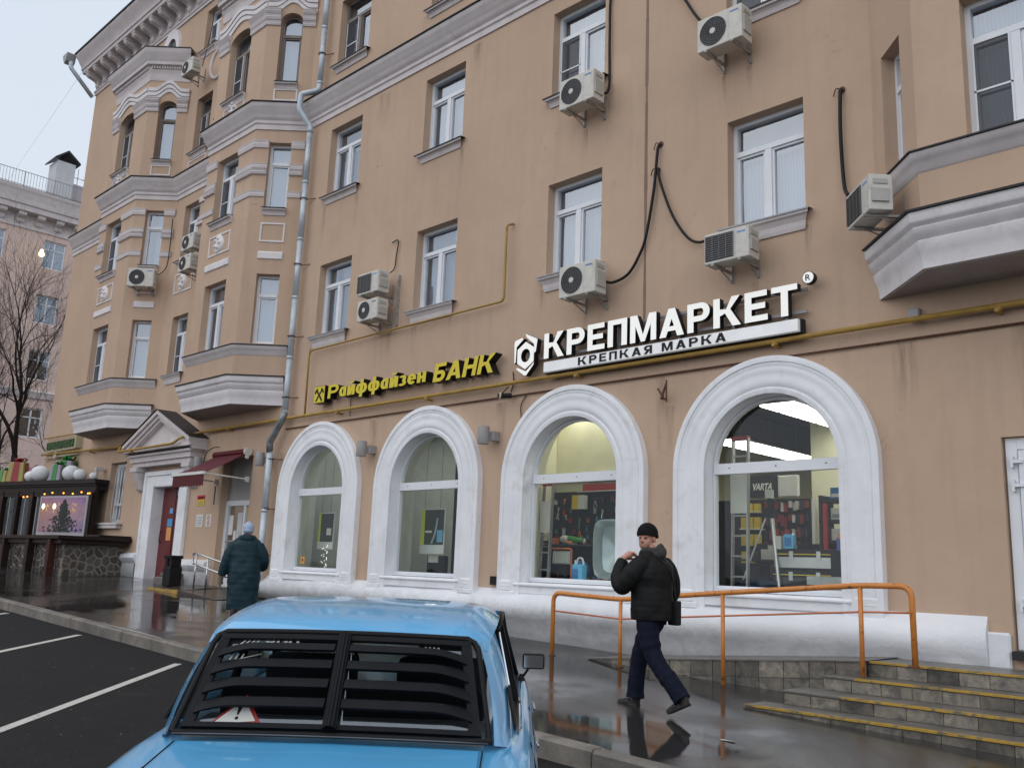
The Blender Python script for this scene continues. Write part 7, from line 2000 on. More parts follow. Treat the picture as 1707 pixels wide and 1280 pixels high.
# greenhouse: roof
def roofpt(u, v):
    y = 1.265 + (2.66 - 1.265) * v
    hw = .615 + .035 * math.sin(math.pi * min(1, v * 1.15)) 
    z0 = 1.345 + .105 * (math.sin(math.pi * min(1, (v * .86 + .09))) ** .75) - .012
    c = 1 - .0 * v
    rnd_ = max(0, abs(u) - .74) / .26
    z = z0 - .018 * u * u - .055 * rnd_ ** 2.2
    # rounded rear and front rim
    e = max(0, (.10 - v) / .10); z -= .022 * e * e
    e = max(0, (v - .92) / .08); z -= .03 * e * e
    return (u * hw, y - .03 * (1 - u * u) * (1 if v < .5 else -1) * (1 - min(1, min(v, 1 - v) * 6)), z)
q = MB(); NU, NV = 28, 22
vs = [roofpt(-1 + 2 * i / NU, j / NV) for j in range(NV + 1) for i in range(NU + 1)]
q.add(vs, [(j * (NU + 1) + i, j * (NU + 1) + i + 1, (j + 1) * (NU + 1) + i + 1, (j + 1) * (NU + 1) + i) for j in range(NV) for i in range(NU)])
q.build('roof', PAINT, car, local=True, smooth='all', recalc=True)
def rp_(u, v): return Vector(roofpt(u, v))
BL, BR_ = Vector((-.638, .97, .962)), Vector((.642, .97, .962)); TL, TR_ = Vector((-.566, 1.255, 1.325)), Vector((.566, 1.255, 1.325))
for s_ in (-1, 1):
    q = MB()       # rear pillar as a curved quad strip
    top = [Vector((s_ * .576, 1.26, 1.32)), Vector((s_ * .612, 1.34, 1.315)), Vector((s_ * .632, 1.56, 1.325)), Vector((s_ * .636, 1.62, 1.325))]
    bot = [Vector((s_ * .660, .965, .955)), Vector((s_ * .712, 1.06, .930)), Vector((s_ * .735, 1.30, .925)), Vector((s_ * .742, 1.36, .925))]
    vs = []; NP = 8
    for k in range(NP + 1):
        t = k / NP
        for a, b in zip(bot, top):
            p = a * (1 - t) + b * t; bulge = .018 * math.sin(math.pi * t); vs.append((p.x + s_ * bulge, p.y, p.z))
    q.add(vs, [(k * 4 + j, k * 4 + j + 1, (k + 1) * 4 + j + 1, (k + 1) * 4 + j) for k in range(NP) for j in range(3)])
    q.build('rear_pillar', PAINT, car, local=True, smooth='all')
    q = MB()       # vent grille on the pillar
    n_ = Vector((s_, -.2, .2)).normalized() * .010
    a = [Vector((s_ * .738, 1.16, .975)), Vector((s_ * .743, 1.27, .975)), Vector((s_ * .708, 1.42, 1.12)), Vector((s_ * .700, 1.33, 1.12))]
    q.add([tuple(p + n_) for p in a] + [tuple(p) for p in a], [(0, 1, 2, 3), (0, 4, 5, 1), (1, 5, 6, 2), (2, 6, 7, 3), (3, 7, 4, 0)]); q.build('pillar_vent', PLASTIC, car, local=True)
    # side glazing: rear door and front door
    zt_ = 1.322
    for (y0, y1, y2, y3, nm) in ((1.40, 2.10, 2.10, 1.68, 'side_window'), (2.16, 2.98, 2.60, 2.16, 'side_window')):
        xb, xt = .750, .645
        P4 = [Vector((s_ * xb, y0, .925)), Vector((s_ * xb, y1, .93)), Vector((s_ * xt, y2, zt_ + .01)), Vector((s_ * xt, y3, zt_))]
        q = MB(); q.add([tuple(p) for p in P4], [(0, 1, 2, 3)]); g_ = q.build(nm, CARGLASS, car, local=True, recalc=False)
        q = MB(); q.tube([tuple(p) for p in P4 + [P4[0]]], .012, 6); q.build('window_frame', SEAL, g_, local=True)
    q = MB(); q.tube([(s_ * .655, 1.62, 1.338), (s_ * .665, 2.1, 1.352), (s_ * .662, 2.60, 1.335), (s_ * .72, 3.03, .955)], .008, 6); q.build('drip_rail', SEAL, car, local=True, smooth='all')
    q = MB(); q.tube([(s_ * .655, 1.63, 1.333), (s_ * .757, 1.33, .93), (s_ * .775, 1.50, .92), (s_ * .778, 2.95, .93)], .0045, 6); q.build('chrome_strip', CHROME, car, local=True)
    q = MB(); q.box(s_ * .66 - .035, s_ * .66 + .035, 2.10, 2.17, .93, 1.33, M=Matrix.Shear('XZ', 4, (0, 0)) if False else None)
    q = MB(); q.add([(s_ * .772, 2.09, .92), (s_ * .772, 2.17, .92), (s_ * .662, 2.17, 1.335), (s_ * .662, 2.09, 1.335)], [(0, 1, 2, 3)]); q.build('centre_pillar', SEAL, car, local=True, recalc=False)
    q = MB(); q.add([(s_ * .72, 3.06, .955), (s_ * .765, 2.99, .935), (s_ * .66, 2.61, 1.335), (s_ * .615, 2.63, 1.345)], [(0, 1, 2, 3)]); q.build('windscreen_pillar', PAINT, car, local=True, recalc=False)
    for (ya, za) in ((1.95, .77), (2.95 - .05, .77)):
        q = MB(); q.box(s_ * .862 - .006, s_ * .862 + .006, ya - .14, ya, za - .006, za + .012); q.box(s_ * .855 - .006, s_ * .855 + .004, ya - .16, ya + .01, za - .02, za + .025); q.build('door_handle', CHROME, car, local=True, bevel=.004)
    for yy in (1.30, 2.13, 3.06):
        q = MB(); q.tube([(s_ * wid(yy) * .99, yy, .34), (s_ * wid(yy) * 1.001, yy, .60), (s_ * wid(yy) * .973, yy, .80), (s_ * wid(yy) * .945, yy, .90)], .003, 5); q.build('door_gap', SEAL, car, local=True)
    for yw in (.82, 3.24):
        q = MB(); Mw = Matrix.Translation((s_ * .775, yw, .29)) @ Matrix.Rotation(R(90), 4, 'Y')
        q.lathe([(0, -.08), (.24, -.08), (.285, -.06), (.29, .0), (.285, .06), (.25, .085), (0, .085)], 28, M=Mw); w_ = q.build('wheel', BLACK, car, local=True, smooth=True)
        q = MB(); Mw = Matrix.Translation((s_ * .862, yw, .29)) @ Matrix.Rotation(R(90), 4, 'Y')
        q.lathe([(0, -.01 * s_), (.17, -.01 * s_), (.175, .01 * s_), (.12, .012 * s_), (.05, .03 * s_), (0, .032 * s_)], 24, M=Mw); q.build('rim', STEEL, w_, local=True, smooth=True)
        q = MB(); pts = [(s_ * (wid(yw) + .008), yw + .335 * math.cos(a), .29 + .335 * math.sin(a)) for a in [math.pi * k / 16 for k in range(17)]]
        q.tube(pts, .022, 6); q.build('wheel_arch', BLACK, car, local=True, smooth='all')
    q = MB(); q.box(s_ * .69 - .13, s_ * .69 + .10, -.012, .05, .60, .80); q.build('tail_lamp', REDP, car, local=True, bevel=.008)
# door mirror (right) and left
for s_ in (1, -1):
    mr_ = MB(); cxm, cym, czm = s_ * .850, 2.78, 1.04
    mr_.box(cxm - .066, cxm + .066, cym, cym + .03, czm - .045, czm + .045)
    o = mr_.build('door_mirror', BLACK, car, local=True, bevel=.014, seg=3)
    q = MB(); q.box(cxm - .057, cxm + .057, cym - .003, cym + .002, czm - .036, czm + .036); q.build('mirror_glass', flat('mirror_glass', (.7, .7, .7), .08, 1.0), o, local=True)
    q = MB(); q.tube([(cxm - s_ * .03, cym + .02, czm - .045), (cxm - s_ * .06, cym + .02, czm - .09), (cxm - s_ * .09, cym + .01, czm - .115)], .008, 6); q.lathe([(.022, 0), (.012, .04)], 10, M=Matrix.Translation((cxm - s_ * .07, cym + .02, czm - .115))); q.build('mirror_arm', BLACK, o, local=True)
# rear glass, surround and louvre
def rg(u, t, off=0.0):
    """point over the rear window; u -1..1, t 0 bottom .. 1 top"""
    p = (BL * (1 - t) + TL * t) * ((1 - u) / 2) + (BR_ * (1 - t) + TR_ * t) * ((1 + u) / 2)
    n_ = Vector((0, -(TL.z - BL.z), (TL.y - BL.y))).normalized()
    bow = .035 * (1 - u * u)
    return p + n_ * (off + bow * .6) + Vector((0, -bow * .4, 0))
q = MB(); N = 12; vs = [tuple(rg(-.93 + 1.86 * i / N, t, .004)) for t in (.04, .5, .965) for i in range(N + 1)]
q.add(vs, [(j * (N + 1) + i, j * (N + 1) + i + 1, (j + 1) * (N + 1) + i + 1, (j + 1) * (N + 1) + i) for j in range(2) for i in range(N)]); q.build('rear_window', CARGLASS, car, local=True, recalc=False, smooth='all')
def rim_path(inset, off, n=10):
    out = []
    m = 1 - inset; c = .12
    for (u, t) in [(-m, inset * 1.2)] + [(-m + 2 * m * i / n, inset * 1.2) for i in range(1, n)] + [(m, inset * 1.2), (m, .5), (m, 1 - inset - c), (m - .02, 1 - inset - .04), (m - c * .6, 1 - inset)] + [(m - c * .6 - (2 * m - 1.2 * c) * i / n, 1 - inset) for i in range(1, n)] + [(-m + c * .6, 1 - inset), (-m + .02, 1 - inset - .04), (-m, 1 - inset - c), (-m, .5), (-m, inset * 1.2)]:
        out.append(tuple(rg(u, t, off)))
    return out
q = MB(); q.tube(rim_path(.0, .010), .0125, 8, caps=False); q.build('window_seal', SEAL, car, local=True, smooth='all')
lv = MB()
q = MB(); q.tube([tuple(rg(-.99 + 1.98 * i / 10, -.02, .016)) for i in range(11)], .0035, 6); q.build('chrome_strip', flat('dull_trim', (.12, .12, .13), .4, .5), car, local=True, smooth='all')
# louvre frame: flat border ring
def strip(mb, outer, inner, off0, off1):
    n = len(outer); vs = []
    for (a, b) in zip(outer, inner): vs += [tuple(rg(*a, off0)), tuple(rg(*a, off1)), tuple(rg(*b, off1)), tuple(rg(*b, off0))]
    mb.add(vs, [(i * 4 + j, (i + 1) * 4 + j, (i + 1) * 4 + (j + 1) % 4, i * 4 + (j + 1) % 4) for i in range(n - 1) for j in range(3)])
NB = 12
lv = MB()
strip(lv, [(-.95 + 1.9 * i / NB, .955) for i in range(NB + 1)], [(-.92 + 1.84 * i / NB, .905) for i in range(NB + 1)], .008, .028)
for s_ in (-1, 1):
    strip(lv, [(s_ * .95, .03 + .925 * i / 8) for i in range(9)], [(s_ * .875, .03 + .925 * i / 8) for i in range(9)], .008, .026)
strip(lv, [(-.95 + 1.9 * i / NB, .03) for i in range(NB + 1)], [(-.9 + 1.8 * i / NB, .075) for i in range(NB + 1)], .01, .03)
lou = lv.build('rear_louvre', PLASTIC, car, local=True)
q = MB()
for (a, b, o0, o1) in ((-.030, -.012, .01, .058), (.012, .030, .01, .058), (-.009, .009, .01, .062), (-.045, .045, .01, .044)):
    strip(q, [(a, .03 + .925 * i / 6) for i in range(7)], [(b, .03 + .925 * i / 6) for i in range(7)], o0, o1)
q.build('louvre_spine', PLASTIC, lou, local=True)
for k, t in enumerate((.262, .450, .638, .818)):
    for s_ in (-1, 1):
        q = MB(); vs = []; n = 14
        for i in range(n + 1):
            u = s_ * (.055 + (.90 - .055) * i / n)
            e = max(0, (i / n - .72) / .28); dr = -.050 * e * e
            w = 1 - .5 * e
            ex = .0 if k == 3 else .030; a = rg(u, t + .052 + ex + dr, .010); b = rg(u, t + .020 + ex * .5 + dr, .034 * w + .012); c = rg(u, t - .062 + dr, .048 * w + .012); d_ = rg(u, t - .066 + dr, .032 * w + .012); e_ = rg(u, t + .030 + dr, .006)
            vs += [tuple(a), tuple(b), tuple(c), tuple(d_), tuple(e_)]
        q.add(vs, [(i * 5 + j, (i + 1) * 5 + j, (i + 1) * 5 + (j + 1) % 5, i * 5 + (j + 1) % 5) for i in range(n) for j in range(5)] + [(0, 1, 2, 3, 4), tuple(n * 5 + j for j in (4, 3, 2, 1, 0))])
        q.build('louvre_slat', PLASTIC, lou, local=True, smooth=True)
# windscreen
q = MB(); q.add([(-.69, 3.05, .955), (.69, 3.05, .955), (.58, 2.64, 1.335), (-.58, 2.64, 1.335)], [(0, 1, 2, 3)]); q.build('windscreen', CARGLASS, car, local=True, recalc=False)
# interior
q = MB(); q.box(-.62, .62, 1.02, 1.40, .90, .962); q.build('parcel_shelf', flat('shelf_grey', (.26, .25, .24), .9), car, local=True)
q = MB(); q.box(-.60, .60, 1.42, 1.58, .55, 1.08); q.build('rear_seat', UPH, car, local=True, bevel=.04, seg=2)
for s_ in (-1, 1):
    q = MB(); q.box(s_ * .35 - .24, s_ * .35 + .24, 2.15, 2.30, .50, 1.12); q.box(s_ * .35 - .13, s_ * .35 + .13, 2.17, 2.27, 1.13, 1.27); q.build('front_seat', UPH, car, local=True, bevel=.04, seg=2)
q = MB(); q.box(-.68, .68, 2.8, 3.05, .80, .96); q.build('dashboard', UPH, car, local=True)
q = MB(); q.lathe([(.17, -.012), (.19, 0), (.17, .012)], 24, M=Matrix.Translation((-.35, 2.62, 1.0)) @ Matrix.Rotation(R(70), 4, 'X'), cap=False); q.build('steering_wheel', BLACK, car, local=True)
# warning triangle sticker and lettering on the glass
tri = [(-.80, .055), (-.455, .10), (-.60, .36)]
q = MB(); q.add([tuple(rg(u, t, .0065)) for u, t in tri], [(0, 1, 2)]); st_ = q.build('warning_sticker', REDP, car, local=True, recalc=False)
tri2 = [(-.765, .078), (-.49, .112), (-.605, .315)]
q = MB(); q.add([tuple(rg(u, t, .0075)) for u, t in tri2], [(0, 1, 2)]); q.build('sticker_field', CARD, st_, local=True, recalc=False)
q = MB(); q.add([tuple(rg(u, t, .009)) for u, t in ((-.628, .235), (-.60, .238), (-.612, .165), (-.622, .165))], [(0, 1, 2, 3)]); q.add([tuple(rg(-.617 + .012 * math.cos(a), .135 + .016 * math.sin(a), .009)) for a in [k * math.pi / 4 for k in range(8)]], [tuple(range(8))]); q.build('sticker_mark', TOOLK, st_, local=True, recalc=False)
vt, ft, nt_ = text_mesh('ВПЦ', .03, 3, .0)
a0 = min(v[0] for v in vt); a1 = max(v[0] for v in vt); c1 = max(v[1] for v in vt)
q = MB(); q.add([tuple(rg(-.60 + (v[0] - a0) / (a1 - a0) * .26, .862 + v[1] / c1 * .062, .0075)) for v in vt], ft); q.build('window_lettering', CARD, car, local=True, recalc=False)
q = MB()
for k in range(4):
    u = -.80 + k * .035; q.add([tuple(rg(a, b, .0075)) for a, b in ((u, .862), (u + .013, .862), (u + .05, .91), (u + .035, .91))], [(0, 1, 2, 3)])
for k in range(3):
    u = -.83 + k * .04; q.add([tuple(rg(a, b, .0075)) for a, b in ((u, .705), (u + .012, .705), (u + .022, .765), (u + .010, .765))], [(0, 1, 2, 3)])
q.add([tuple(rg(a, b, .0075)) for a, b in ((-.79, .705), (-.785, .70), (-.60, .765), (-.605, .771))], [(0, 1, 2, 3)])
for k in range(4):
    u = .60 + k * .032; q.add([tuple(rg(a, b, .0075)) for a, b in ((u, .858), (u + .012, .858), (u + .010, .895), (u - .002, .895))], [(0, 1, 2, 3)])
q.build('window_lettering', CARD, car, local=True, recalc=False)
q = MB(); q.box(-.76, .76, -.10, .02, .38, .48); q.build('bumper', CHROME, car, local=True, bevel=.02, seg=2)

# ---------------------------------------------------------------- people
def fuse(mb, voxel, smooth_it=3, fac=.5):
    me = bpy.data.meshes.new('tmp'); me.from_pydata(mb.v, [], mb.f); 
    bm = bmesh.new(); bm.from_mesh(me); bmesh.ops.recalc_face_normals(bm, faces=bm.faces); bm.to_mesh(me); bm.free()
    o = bpy.data.objects.new('tmp', me); C.objects.link(o)
    r = o.modifiers.new('r', 'REMESH'); r.mode = 'VOXEL'; r.voxel_size = voxel
    if smooth_it:
        s_ = o.modifiers.new('s', 'SMOOTH'); s_.iterations = smooth_it; s_.factor = fac
    bpy.context.view_layer.update()
    m2 = bpy.data.meshes.new_from_object(o.evaluated_get(bpy.context.evaluated_depsgraph_get()))
    out = MB(); out.v = [tuple(v.co) for v in m2.vertices]; out.f = [tuple(p.vertices) for p in m2.polygons]; out.m = [0] * len(out.f)
    bpy.data.objects.remove(o); bpy.data.meshes.remove(me); bpy.data.meshes.remove(m2)
    return out
def catmull(vals, t):
    n = len(vals) - 1; f = min(max(t * n, 0), n - 1e-6); i = int(f); u = f - i
    p0, p1, p2, p3 = vals[max(i - 1, 0)], vals[i], vals[i + 1], vals[min(i + 2, n)]
    return [0.5 * (2 * b + (c - a) * u + (2 * a - 5 * b + 4 * c - d) * u * u + (3 * b - a - 3 * c + d) * u ** 3) for a, b, c, d in zip(p0, p1, p2, p3)]
def loft(mb, rings, M_=60, n=28, puff=0, pn=0, seed=0, wr=0.0):
    """rings: (cx,cy,cz,rx,ry) ellipses in horizontal planes"""
    vs = []
    for j in range(M_ + 1):
        cx, cy, cz, rx, ry = catmull(rings, j / M_)
        k = 1.0
        if puff: k += puff * (abs(math.sin(math.pi * cz / pn)) ** .6 - .6)
        for i in range(n):
            a = 2 * math.pi * i / n
            w = 1 + wr * noise.noise(Vector((math.cos(a) * 2 + seed, math.sin(a) * 2, cz * 9)))
            vs.append((cx + rx * k * w * math.cos(a), cy + ry * k * w * math.sin(a), cz))
    fs = [(j * n + i, j * n + (i + 1) % n, (j + 1) * n + (i + 1) % n, (j + 1) * n + i) for j in range(M_) for i in range(n)]
    fs += [tuple(range(n - 1, -1, -1)), tuple(M_ * n + i for i in range(n))]
    mb.add(vs, fs)
def limb(mb, pts, rs, n=18, puff=0, pn=.06, wr=0.0, seed=0, st=40):
    P3 = [(*p, r) for p, r in zip(pts, rs)]
    path = []; rr3 = []
    acc = 0; prev = None
    for j in range(st + 1):
        x, y, z, r = catmull(P3, j / st)
        p = Vector((x, y, z))
        if prev is not None: acc += (p - prev).length
        prev = p
        k = 1 + (puff * (abs(math.sin(math.pi * acc / pn)) ** .6 - .6) if puff else 0) + wr * noise.noise(Vector((acc * 14, seed, 0)))
        path.append(p); rr3.append(r * k)
    mb.tube(path, rr3, n)
def head_shapes(mb, c, yaw, pitch=0, s=1.0):
    M_ = Matrix.Translation(c) @ Matrix.Rotation(yaw, 4, 'Z') @ Matrix.Rotation(pitch, 4, 'X') @ Matrix.Scale(s, 4)
    mb.ball((0, -.012, .03), (.076, .096, .092), 24, M=M_)              # skull
    mb.ball((0, .028, -.035), (.062, .062, .068), 20, M=M_)             # face
    mb.ball((0, .045, -.082), (.038, .036, .026), 16, M=M_)             # chin
    for s_ in (-1, 1):
        mb.ball((s_ * .040, .040, -.020), (.024, .030, .022), 12, M=M_)  # cheek
        mb.ball((s_ * .030, .076, .022), (.026, .012, .008), 10, M=M_)   # brow
        mb.ball((s_ * .078, -.008, -.008), (.010, .020, .032), 12, M=M_)  # ear
    mb.tube([M_ @ Vector((0, .082, .020)), M_ @ Vector((0, .098, -.005)), M_ @ Vector((0, .108, -.022))], [.007 * s, .010 * s, .014 * s], 10)
    mb.ball((0, .098, -.026), (.017, .013, .010), 10, M=M_)
    mb.ball((0, .083, -.052), (.022, .010, .006), 10, M=M_); mb.ball((0, .082, -.063), (.020, .010, .006), 10, M=M_)
    return M_
def hand_shapes(mb, wrist, d, palm_n, s=1.0, curl=.9, thumb_side=1):
    """d: wrist->fingers, palm_n: direction the palm faces"""
    d = Vector(d).normalized(); pn = Vector(palm_n); pn = (pn - d * pn.dot(d)).normalized(); sd = d.cross(pn).normalized() * thumb_side
    w = Vector(wrist)
    mb.tube([w - d * .03, w + d * .02, w + d * .05, w + d * .085], [.026 * s, .027 * s, .034 * s, .032 * s], 12)
    for k in (-1, 1): mb.tube([w + d * .02 + sd * .012 * k, w + d * .085 + sd * .022 * k], .018 * s, 10)
    for k, (off, L) in enumerate(((.030, .070), (.010, .080), (-.011, .075), (-.031, .058))):
        p = w + d * .085 + sd * off * s; pts = [p]; a = 0
        for seg in (.45, .32, .23):
            a += curl * .62; dd_ = d * math.cos(a) + pn * math.sin(a); pts.append(pts[-1] + dd_ * L * seg * s)
        mb.tube(pts, [.0095 * s, .009 * s, .0085 * s, .0075 * s], 8)
    p = w + d * .03 + sd * .03 * s
    mb.tube([w + d * .01 + sd * .012, p + sd * .012 + pn * .012, p + sd * .018 + d * .03 + pn * .03, p + sd * .008 + d * .055 + pn * .042], [.014 * s, .0125 * s, .011 * s, .009 * s], 8)
SKIN = mat('skin', (.52, .26, .19), .5, var=.08, scale=30, obj=True)
def mat_jacket(name, a, b_, rough=.38):
    m = mat(name, a, rough, var=.2, scale=14, obj=True, bmp=.35, bscale=28)
    return m
MJ = mat_jacket('black_quilted_fabric', (.010, .010, .010), 0, .62); TEAL = mat_jacket('teal_quilted_fabric', (.011, .032, .044), 0, .5)
JEANS = mat('navy_trousers', (.007, .010, .022), .9, var=.25, scale=20, obj=True, bmp=.4, bscale=60)
KNIT = mat('black_knit', (.010, .010, .010), .95, var=.2, scale=80, obj=True, bmp=.6, bscale=140)
SHOE = mat('dark_leather_shoe', (.03, .028, .027), .4, var=.2, scale=12, obj=True)

man = empty('person', (-5.70, -3.17, g_walk(-5.7, -3.17)), R(90), 'man in black quilted jacket and knit cap walking by the orange railing, hand at collar', 'person')
HIP = .95
# leg paths (local: x right, y forward)
Rl = [(.10, .0, HIP), (.10, .13, .74), (.095, .20, .53), (.09, .24, .30), (.09, .26, .10)]
Ll = [(-.10, -.02, HIP), (-.11, -.06, .74), (-.115, -.11, .54), (-.115, -.30, .32), (-.115, -.48, .17)]
b_ = MB()
HC = Vector((-.01, .055, 1.665)); HY = R(98)
Mh = head_shapes(b_, HC, HY, R(-3), 1.08)
limb(b_, [(0, .0, 1.42), (0, .015, 1.52), (-.003, .03, 1.60)], [.075, .060, .058])
loft(b_, [(0, 0, .86, .15, .11), (0, 0, 1.0, .16, .115), (0, 0, 1.2, .165, .11), (0, 0, 1.36, .18, .11), (0, 0, 1.46, .10, .08)], 20)
for P4_ in (Rl, Ll): limb(b_, P4_, [.085, .075, .055, .048, .04], 12)
LA = [(-.19, -.01, 1.43), (-.27, .05, 1.30), (-.285, .14, 1.21), (-.24, .215, 1.33), (-.185, .215, 1.455)]
RA = [(.20, -.01, 1.43), (.26, -.05, 1.25), (.275, -.02, 1.10), (.26, .05, .98), (.245, .10, .88)]
limb(b_, LA, [.05, .045, .04, .036, .028], 12); limb(b_, RA, [.05, .045, .04, .036, .028], 12)
hand_shapes(b_, (-.178, .212, 1.468), (.62, -.45, .45), (.1, -.6, -.75), 1.12, 1.15, 1)
hand_shapes(b_, (.24, .11, .86), (-.05, .15, -1), (-1, 0, 0), 1.0, .5, -1)
for tt, a in ((Rl, 0), (Ll, 0)):
    pass
bd_ = fuse(b_, .0072, 3, .5).build('body', SKIN, man, local=True, smooth='all')
# features
q = MB()
for s_ in (-1, 1):
    q.ball((s_ * .029, .080, .006), (.013, .008, .008), 10, M=Mh)
q.build('eye', flat('eye_dark', (.06, .045, .04), .3), man, local=True, smooth='all')
q = MB()
for i in range(-4, 5):
    for (yy, zz_) in ((.062, -.100), (.079, -.084), (.086, -.047)):
        q.ball((i * .0105, yy - abs(i) * .0055, zz_ + abs(i) * (.004 if zz_ < -.06 else -.002)), (.009, .006, .010 if zz_ < -.06 else .006), 6, M=Mh)
q.build('beard', flat('stubble', (.09, .055, .04), .9), man, local=True, smooth='all')
hb = MB(); hb.ball((0, -.014, .046), (.091, .109, .100), 26, M=Mh); hb.ball((0, -.03, .02), (.088, .095, .085), 24, M=Mh)
cap = MB(); vs2 = []
f = fuse(hb, .008, 2)
inv = Mh.inverted()
keep = MB(); cut = []
ok = [((inv @ Vector(v)).z > .018 + ((inv @ Vector(v)).y - .0) * .16) for v in f.v]
idx = {}; 
for i, v in enumerate(f.v):
    if ok[i]: idx[i] = len(keep.v); keep.v.append(v)
for fc in f.f:
    if all(ok[i] for i in fc): keep.f.append(tuple(idx[i] for i in fc)); keep.m.append(0)
o = keep.build('knit_cap', KNIT, man, local=True, smooth='all'); so = o.modifiers.new('solid', 'SOLIDIFY'); so.thickness = .008; so.offset = 1
jk = MB()
loft(jk, [(0, -.01, .86, .225, .20), (0, -.01, .94, .235, .205), (0, -.01, 1.05, .235, .20), (0, .0, 1.18, .235, .20), (0, -.01, 1.30, .24, .195), (0, -.02, 1.40, .225, .17), (0, -.015, 1.47, .15, .12), (0, .005, 1.53, .10, .095)], 90, 44, .013, .062, 3, .07)
LJ = [(-.15, -.02, 1.42), (-.235, .01, 1.37), (-.285, .06, 1.27), (-.292, .145, 1.185), (-.272, .21, 1.25), (-.232, .225, 1.35), (-.188, .218, 1.445)]
limb(jk, LJ, [.085, .095, .095, .088, .080, .070, .056], 22, .012, .055, .11, 1, 60)
RJ = [(.15, -.02, 1.42), (.215, -.04, 1.36), (.27, -.06, 1.22), (.285, -.03, 1.08), (.27, .04, .98), (.25, .09, .90)]
limb(jk, RJ, [.09, .095, .088, .078, .068, .056], 22, .012, .055, .10, 7, 60)
limb(jk, [(-.15, -.02, 1.43), (-.08, -.03, 1.49), (.0, -.04, 1.51), (.08, -.03, 1.49), (.15, -.02, 1.43)], [.07, .055, .05, .055, .07], 18)
fuse(jk, .009, 2, .4).build('jacket', MJ, man, local=True, smooth='all')
col = MB()
pts = [(.085 * math.cos(a), .015 + .090 * math.sin(a), 1.525 + .02 * math.cos(a * 2) - .02 * math.sin(a)) for a in [2 * math.pi * k / 20 for k in range(21)]]
col.tube(pts, .035, 12); col.tube([(-.07, -.07, 1.50), (0, -.12, 1.53), (.07, -.07, 1.50)], [.03, .055, .03], 12); col.tube([(-.06, -.08, 1.55), (0, -.11, 1.58), (.06, -.08, 1.55)], [.02, .035, .02], 12)
fuse(col, .009, 3).build('hood_collar', mat('grey_knit_collar', (.05, .046, .046), .95, var=.15, scale=60, obj=True, bmp=.5, bscale=120), man, local=True, smooth='all')
tr_ = MB()
loft(tr_, [(0, -.005, .82, .17, .135), (0, -.005, .92, .185, .145), (0, -.005, 1.0, .18, .14)], 16, 30)
RT = [(.085, .0, .93), (.10, .07, .80), (.102, .145, .66), (.098, .20, .52), (.094, .225, .38), (.09, .245, .24), (.09, .255, .085)]
LT = [(-.085, -.02, .93), (-.105, -.035, .80), (-.112, -.065, .67), (-.115, -.11, .54), (-.116, -.21, .41), (-.116, -.34, .285), (-.116, -.455, .15)]
limb(tr_, RT, [.115, .112, .10, .090, .084, .084, .090], 22, 0, 1, .14, 2, 50); limb(tr_, LT, [.115, .114, .102, .092, .086, .086, .090], 22, 0, 1, .14, 5, 50)
fuse(tr_, .010, 2, .4).build('trousers', JEANS, man, local=True, smooth='all')
def shoe(mb, heel, d, up=(0, 0, 1)):
    h = Vector(heel); d = Vector(d).normalized(); u = Vector(up); u = (u - d * u.dot(d)).normalized(); s_ = d.cross(u)
    M_ = Matrix((( s_.x, d.x, u.x, h.x), (s_.y, d.y, u.y, h.y), (s_.z, d.z, u.z, h.z), (0, 0, 0, 1)))
    mb.ball((0, .03, .045), (.042, .05, .05), 16, M=M_); mb.ball((0, .13, .035), (.047, .085, .038), 18, M=M_); mb.ball((0, .20, .028), (.044, .062, .030), 16, M=M_); mb.ball((0, .02, .08), (.045, .045, .05), 14, M=M_)
    mb.box(-.042, .042, -.01, .24, -.002, .018, M=M_)
for (h, d, nm) in (((.09, .22, .0), (0.02, 1, 0), 0), ((-.118, -.525, .112), (0, .9, -.42), 1)):
    q = MB(); shoe(q, h, d); fuse(q, .008, 2).build('shoe', SHOE, man, local=True, smooth='all')
bg = MB(); bg.box(.08, .16, -.255, -.14, .82, 1.06); bb = fuse(bg, .012, 4); o = bb.build('shoulder_bag', flat('bag_black', (.012, .012, .013), .5), None, smooth='all', local=True)
o.location = man.location; o.rotation_euler = man.rotation_euler; tag(o, 'black shoulder bag hanging at the hip behind the walking man', 'bag')
q = MB(); q.tube(smooth_path([(.11, -.22, 1.08), (.08, -.205, 1.25), (.0, -.20, 1.38), (-.08, -.12, 1.49)], 6), .009, 6); s2 = q.build('strap', TOOLK, o, local=True, smooth='all')

wom = empty('person', (-14.0, -3.0, g_walk(-14.0, -3.0)), R(52), 'woman in long dark teal quilted coat and pale blue hat, seen from behind', 'person')
b_ = MB()
Mh2 = head_shapes(b_, Vector((0, .03, 1.50)), R(-4), 0, .98)
limb(b_, [(0, 0, 1.28), (0, .01, 1.37), (0, .02, 1.44)], [.07, .055, .052])
loft(b_, [(0, 0, .75, .16, .12), (0, 0, .9, .18, .13), (0, 0, 1.1, .16, .12), (0, 0, 1.25, .17, .11), (0, 0, 1.33, .10, .08)], 20)
limb(b_, [(.09, 0, .80), (.09, .03, .45), (.09, .08, .08)], [.08, .06, .045]); limb(b_, [(-.09, 0, .80), (-.09, -.02, .45), (-.09, -.10, .10)], [.08, .06, .045])
limb(b_, [(-.18, 0, 1.27), (-.27, -.01, 1.05), (-.34, .0, .84), (-.37, .02, .72)], [.045, .04, .035, .028]); limb(b_, [(.18, 0, 1.27), (.25, .02, 1.05), (.24, .14, .92), (.16, .22, .90)], [.045, .04, .035, .028])
hand_shapes(b_, (-.372, .02, .70), (-.1, .1, -1), (1, 0, 0), .95, .6, -1); hand_shapes(b_, (.16, .22, .90), (-.9, .4, 0), (0, -1, 0), .95, .6, 1)
fuse(b_, .0085, 3, .5).build('body', SKIN, wom, local=True, smooth='all')
ct = MB()
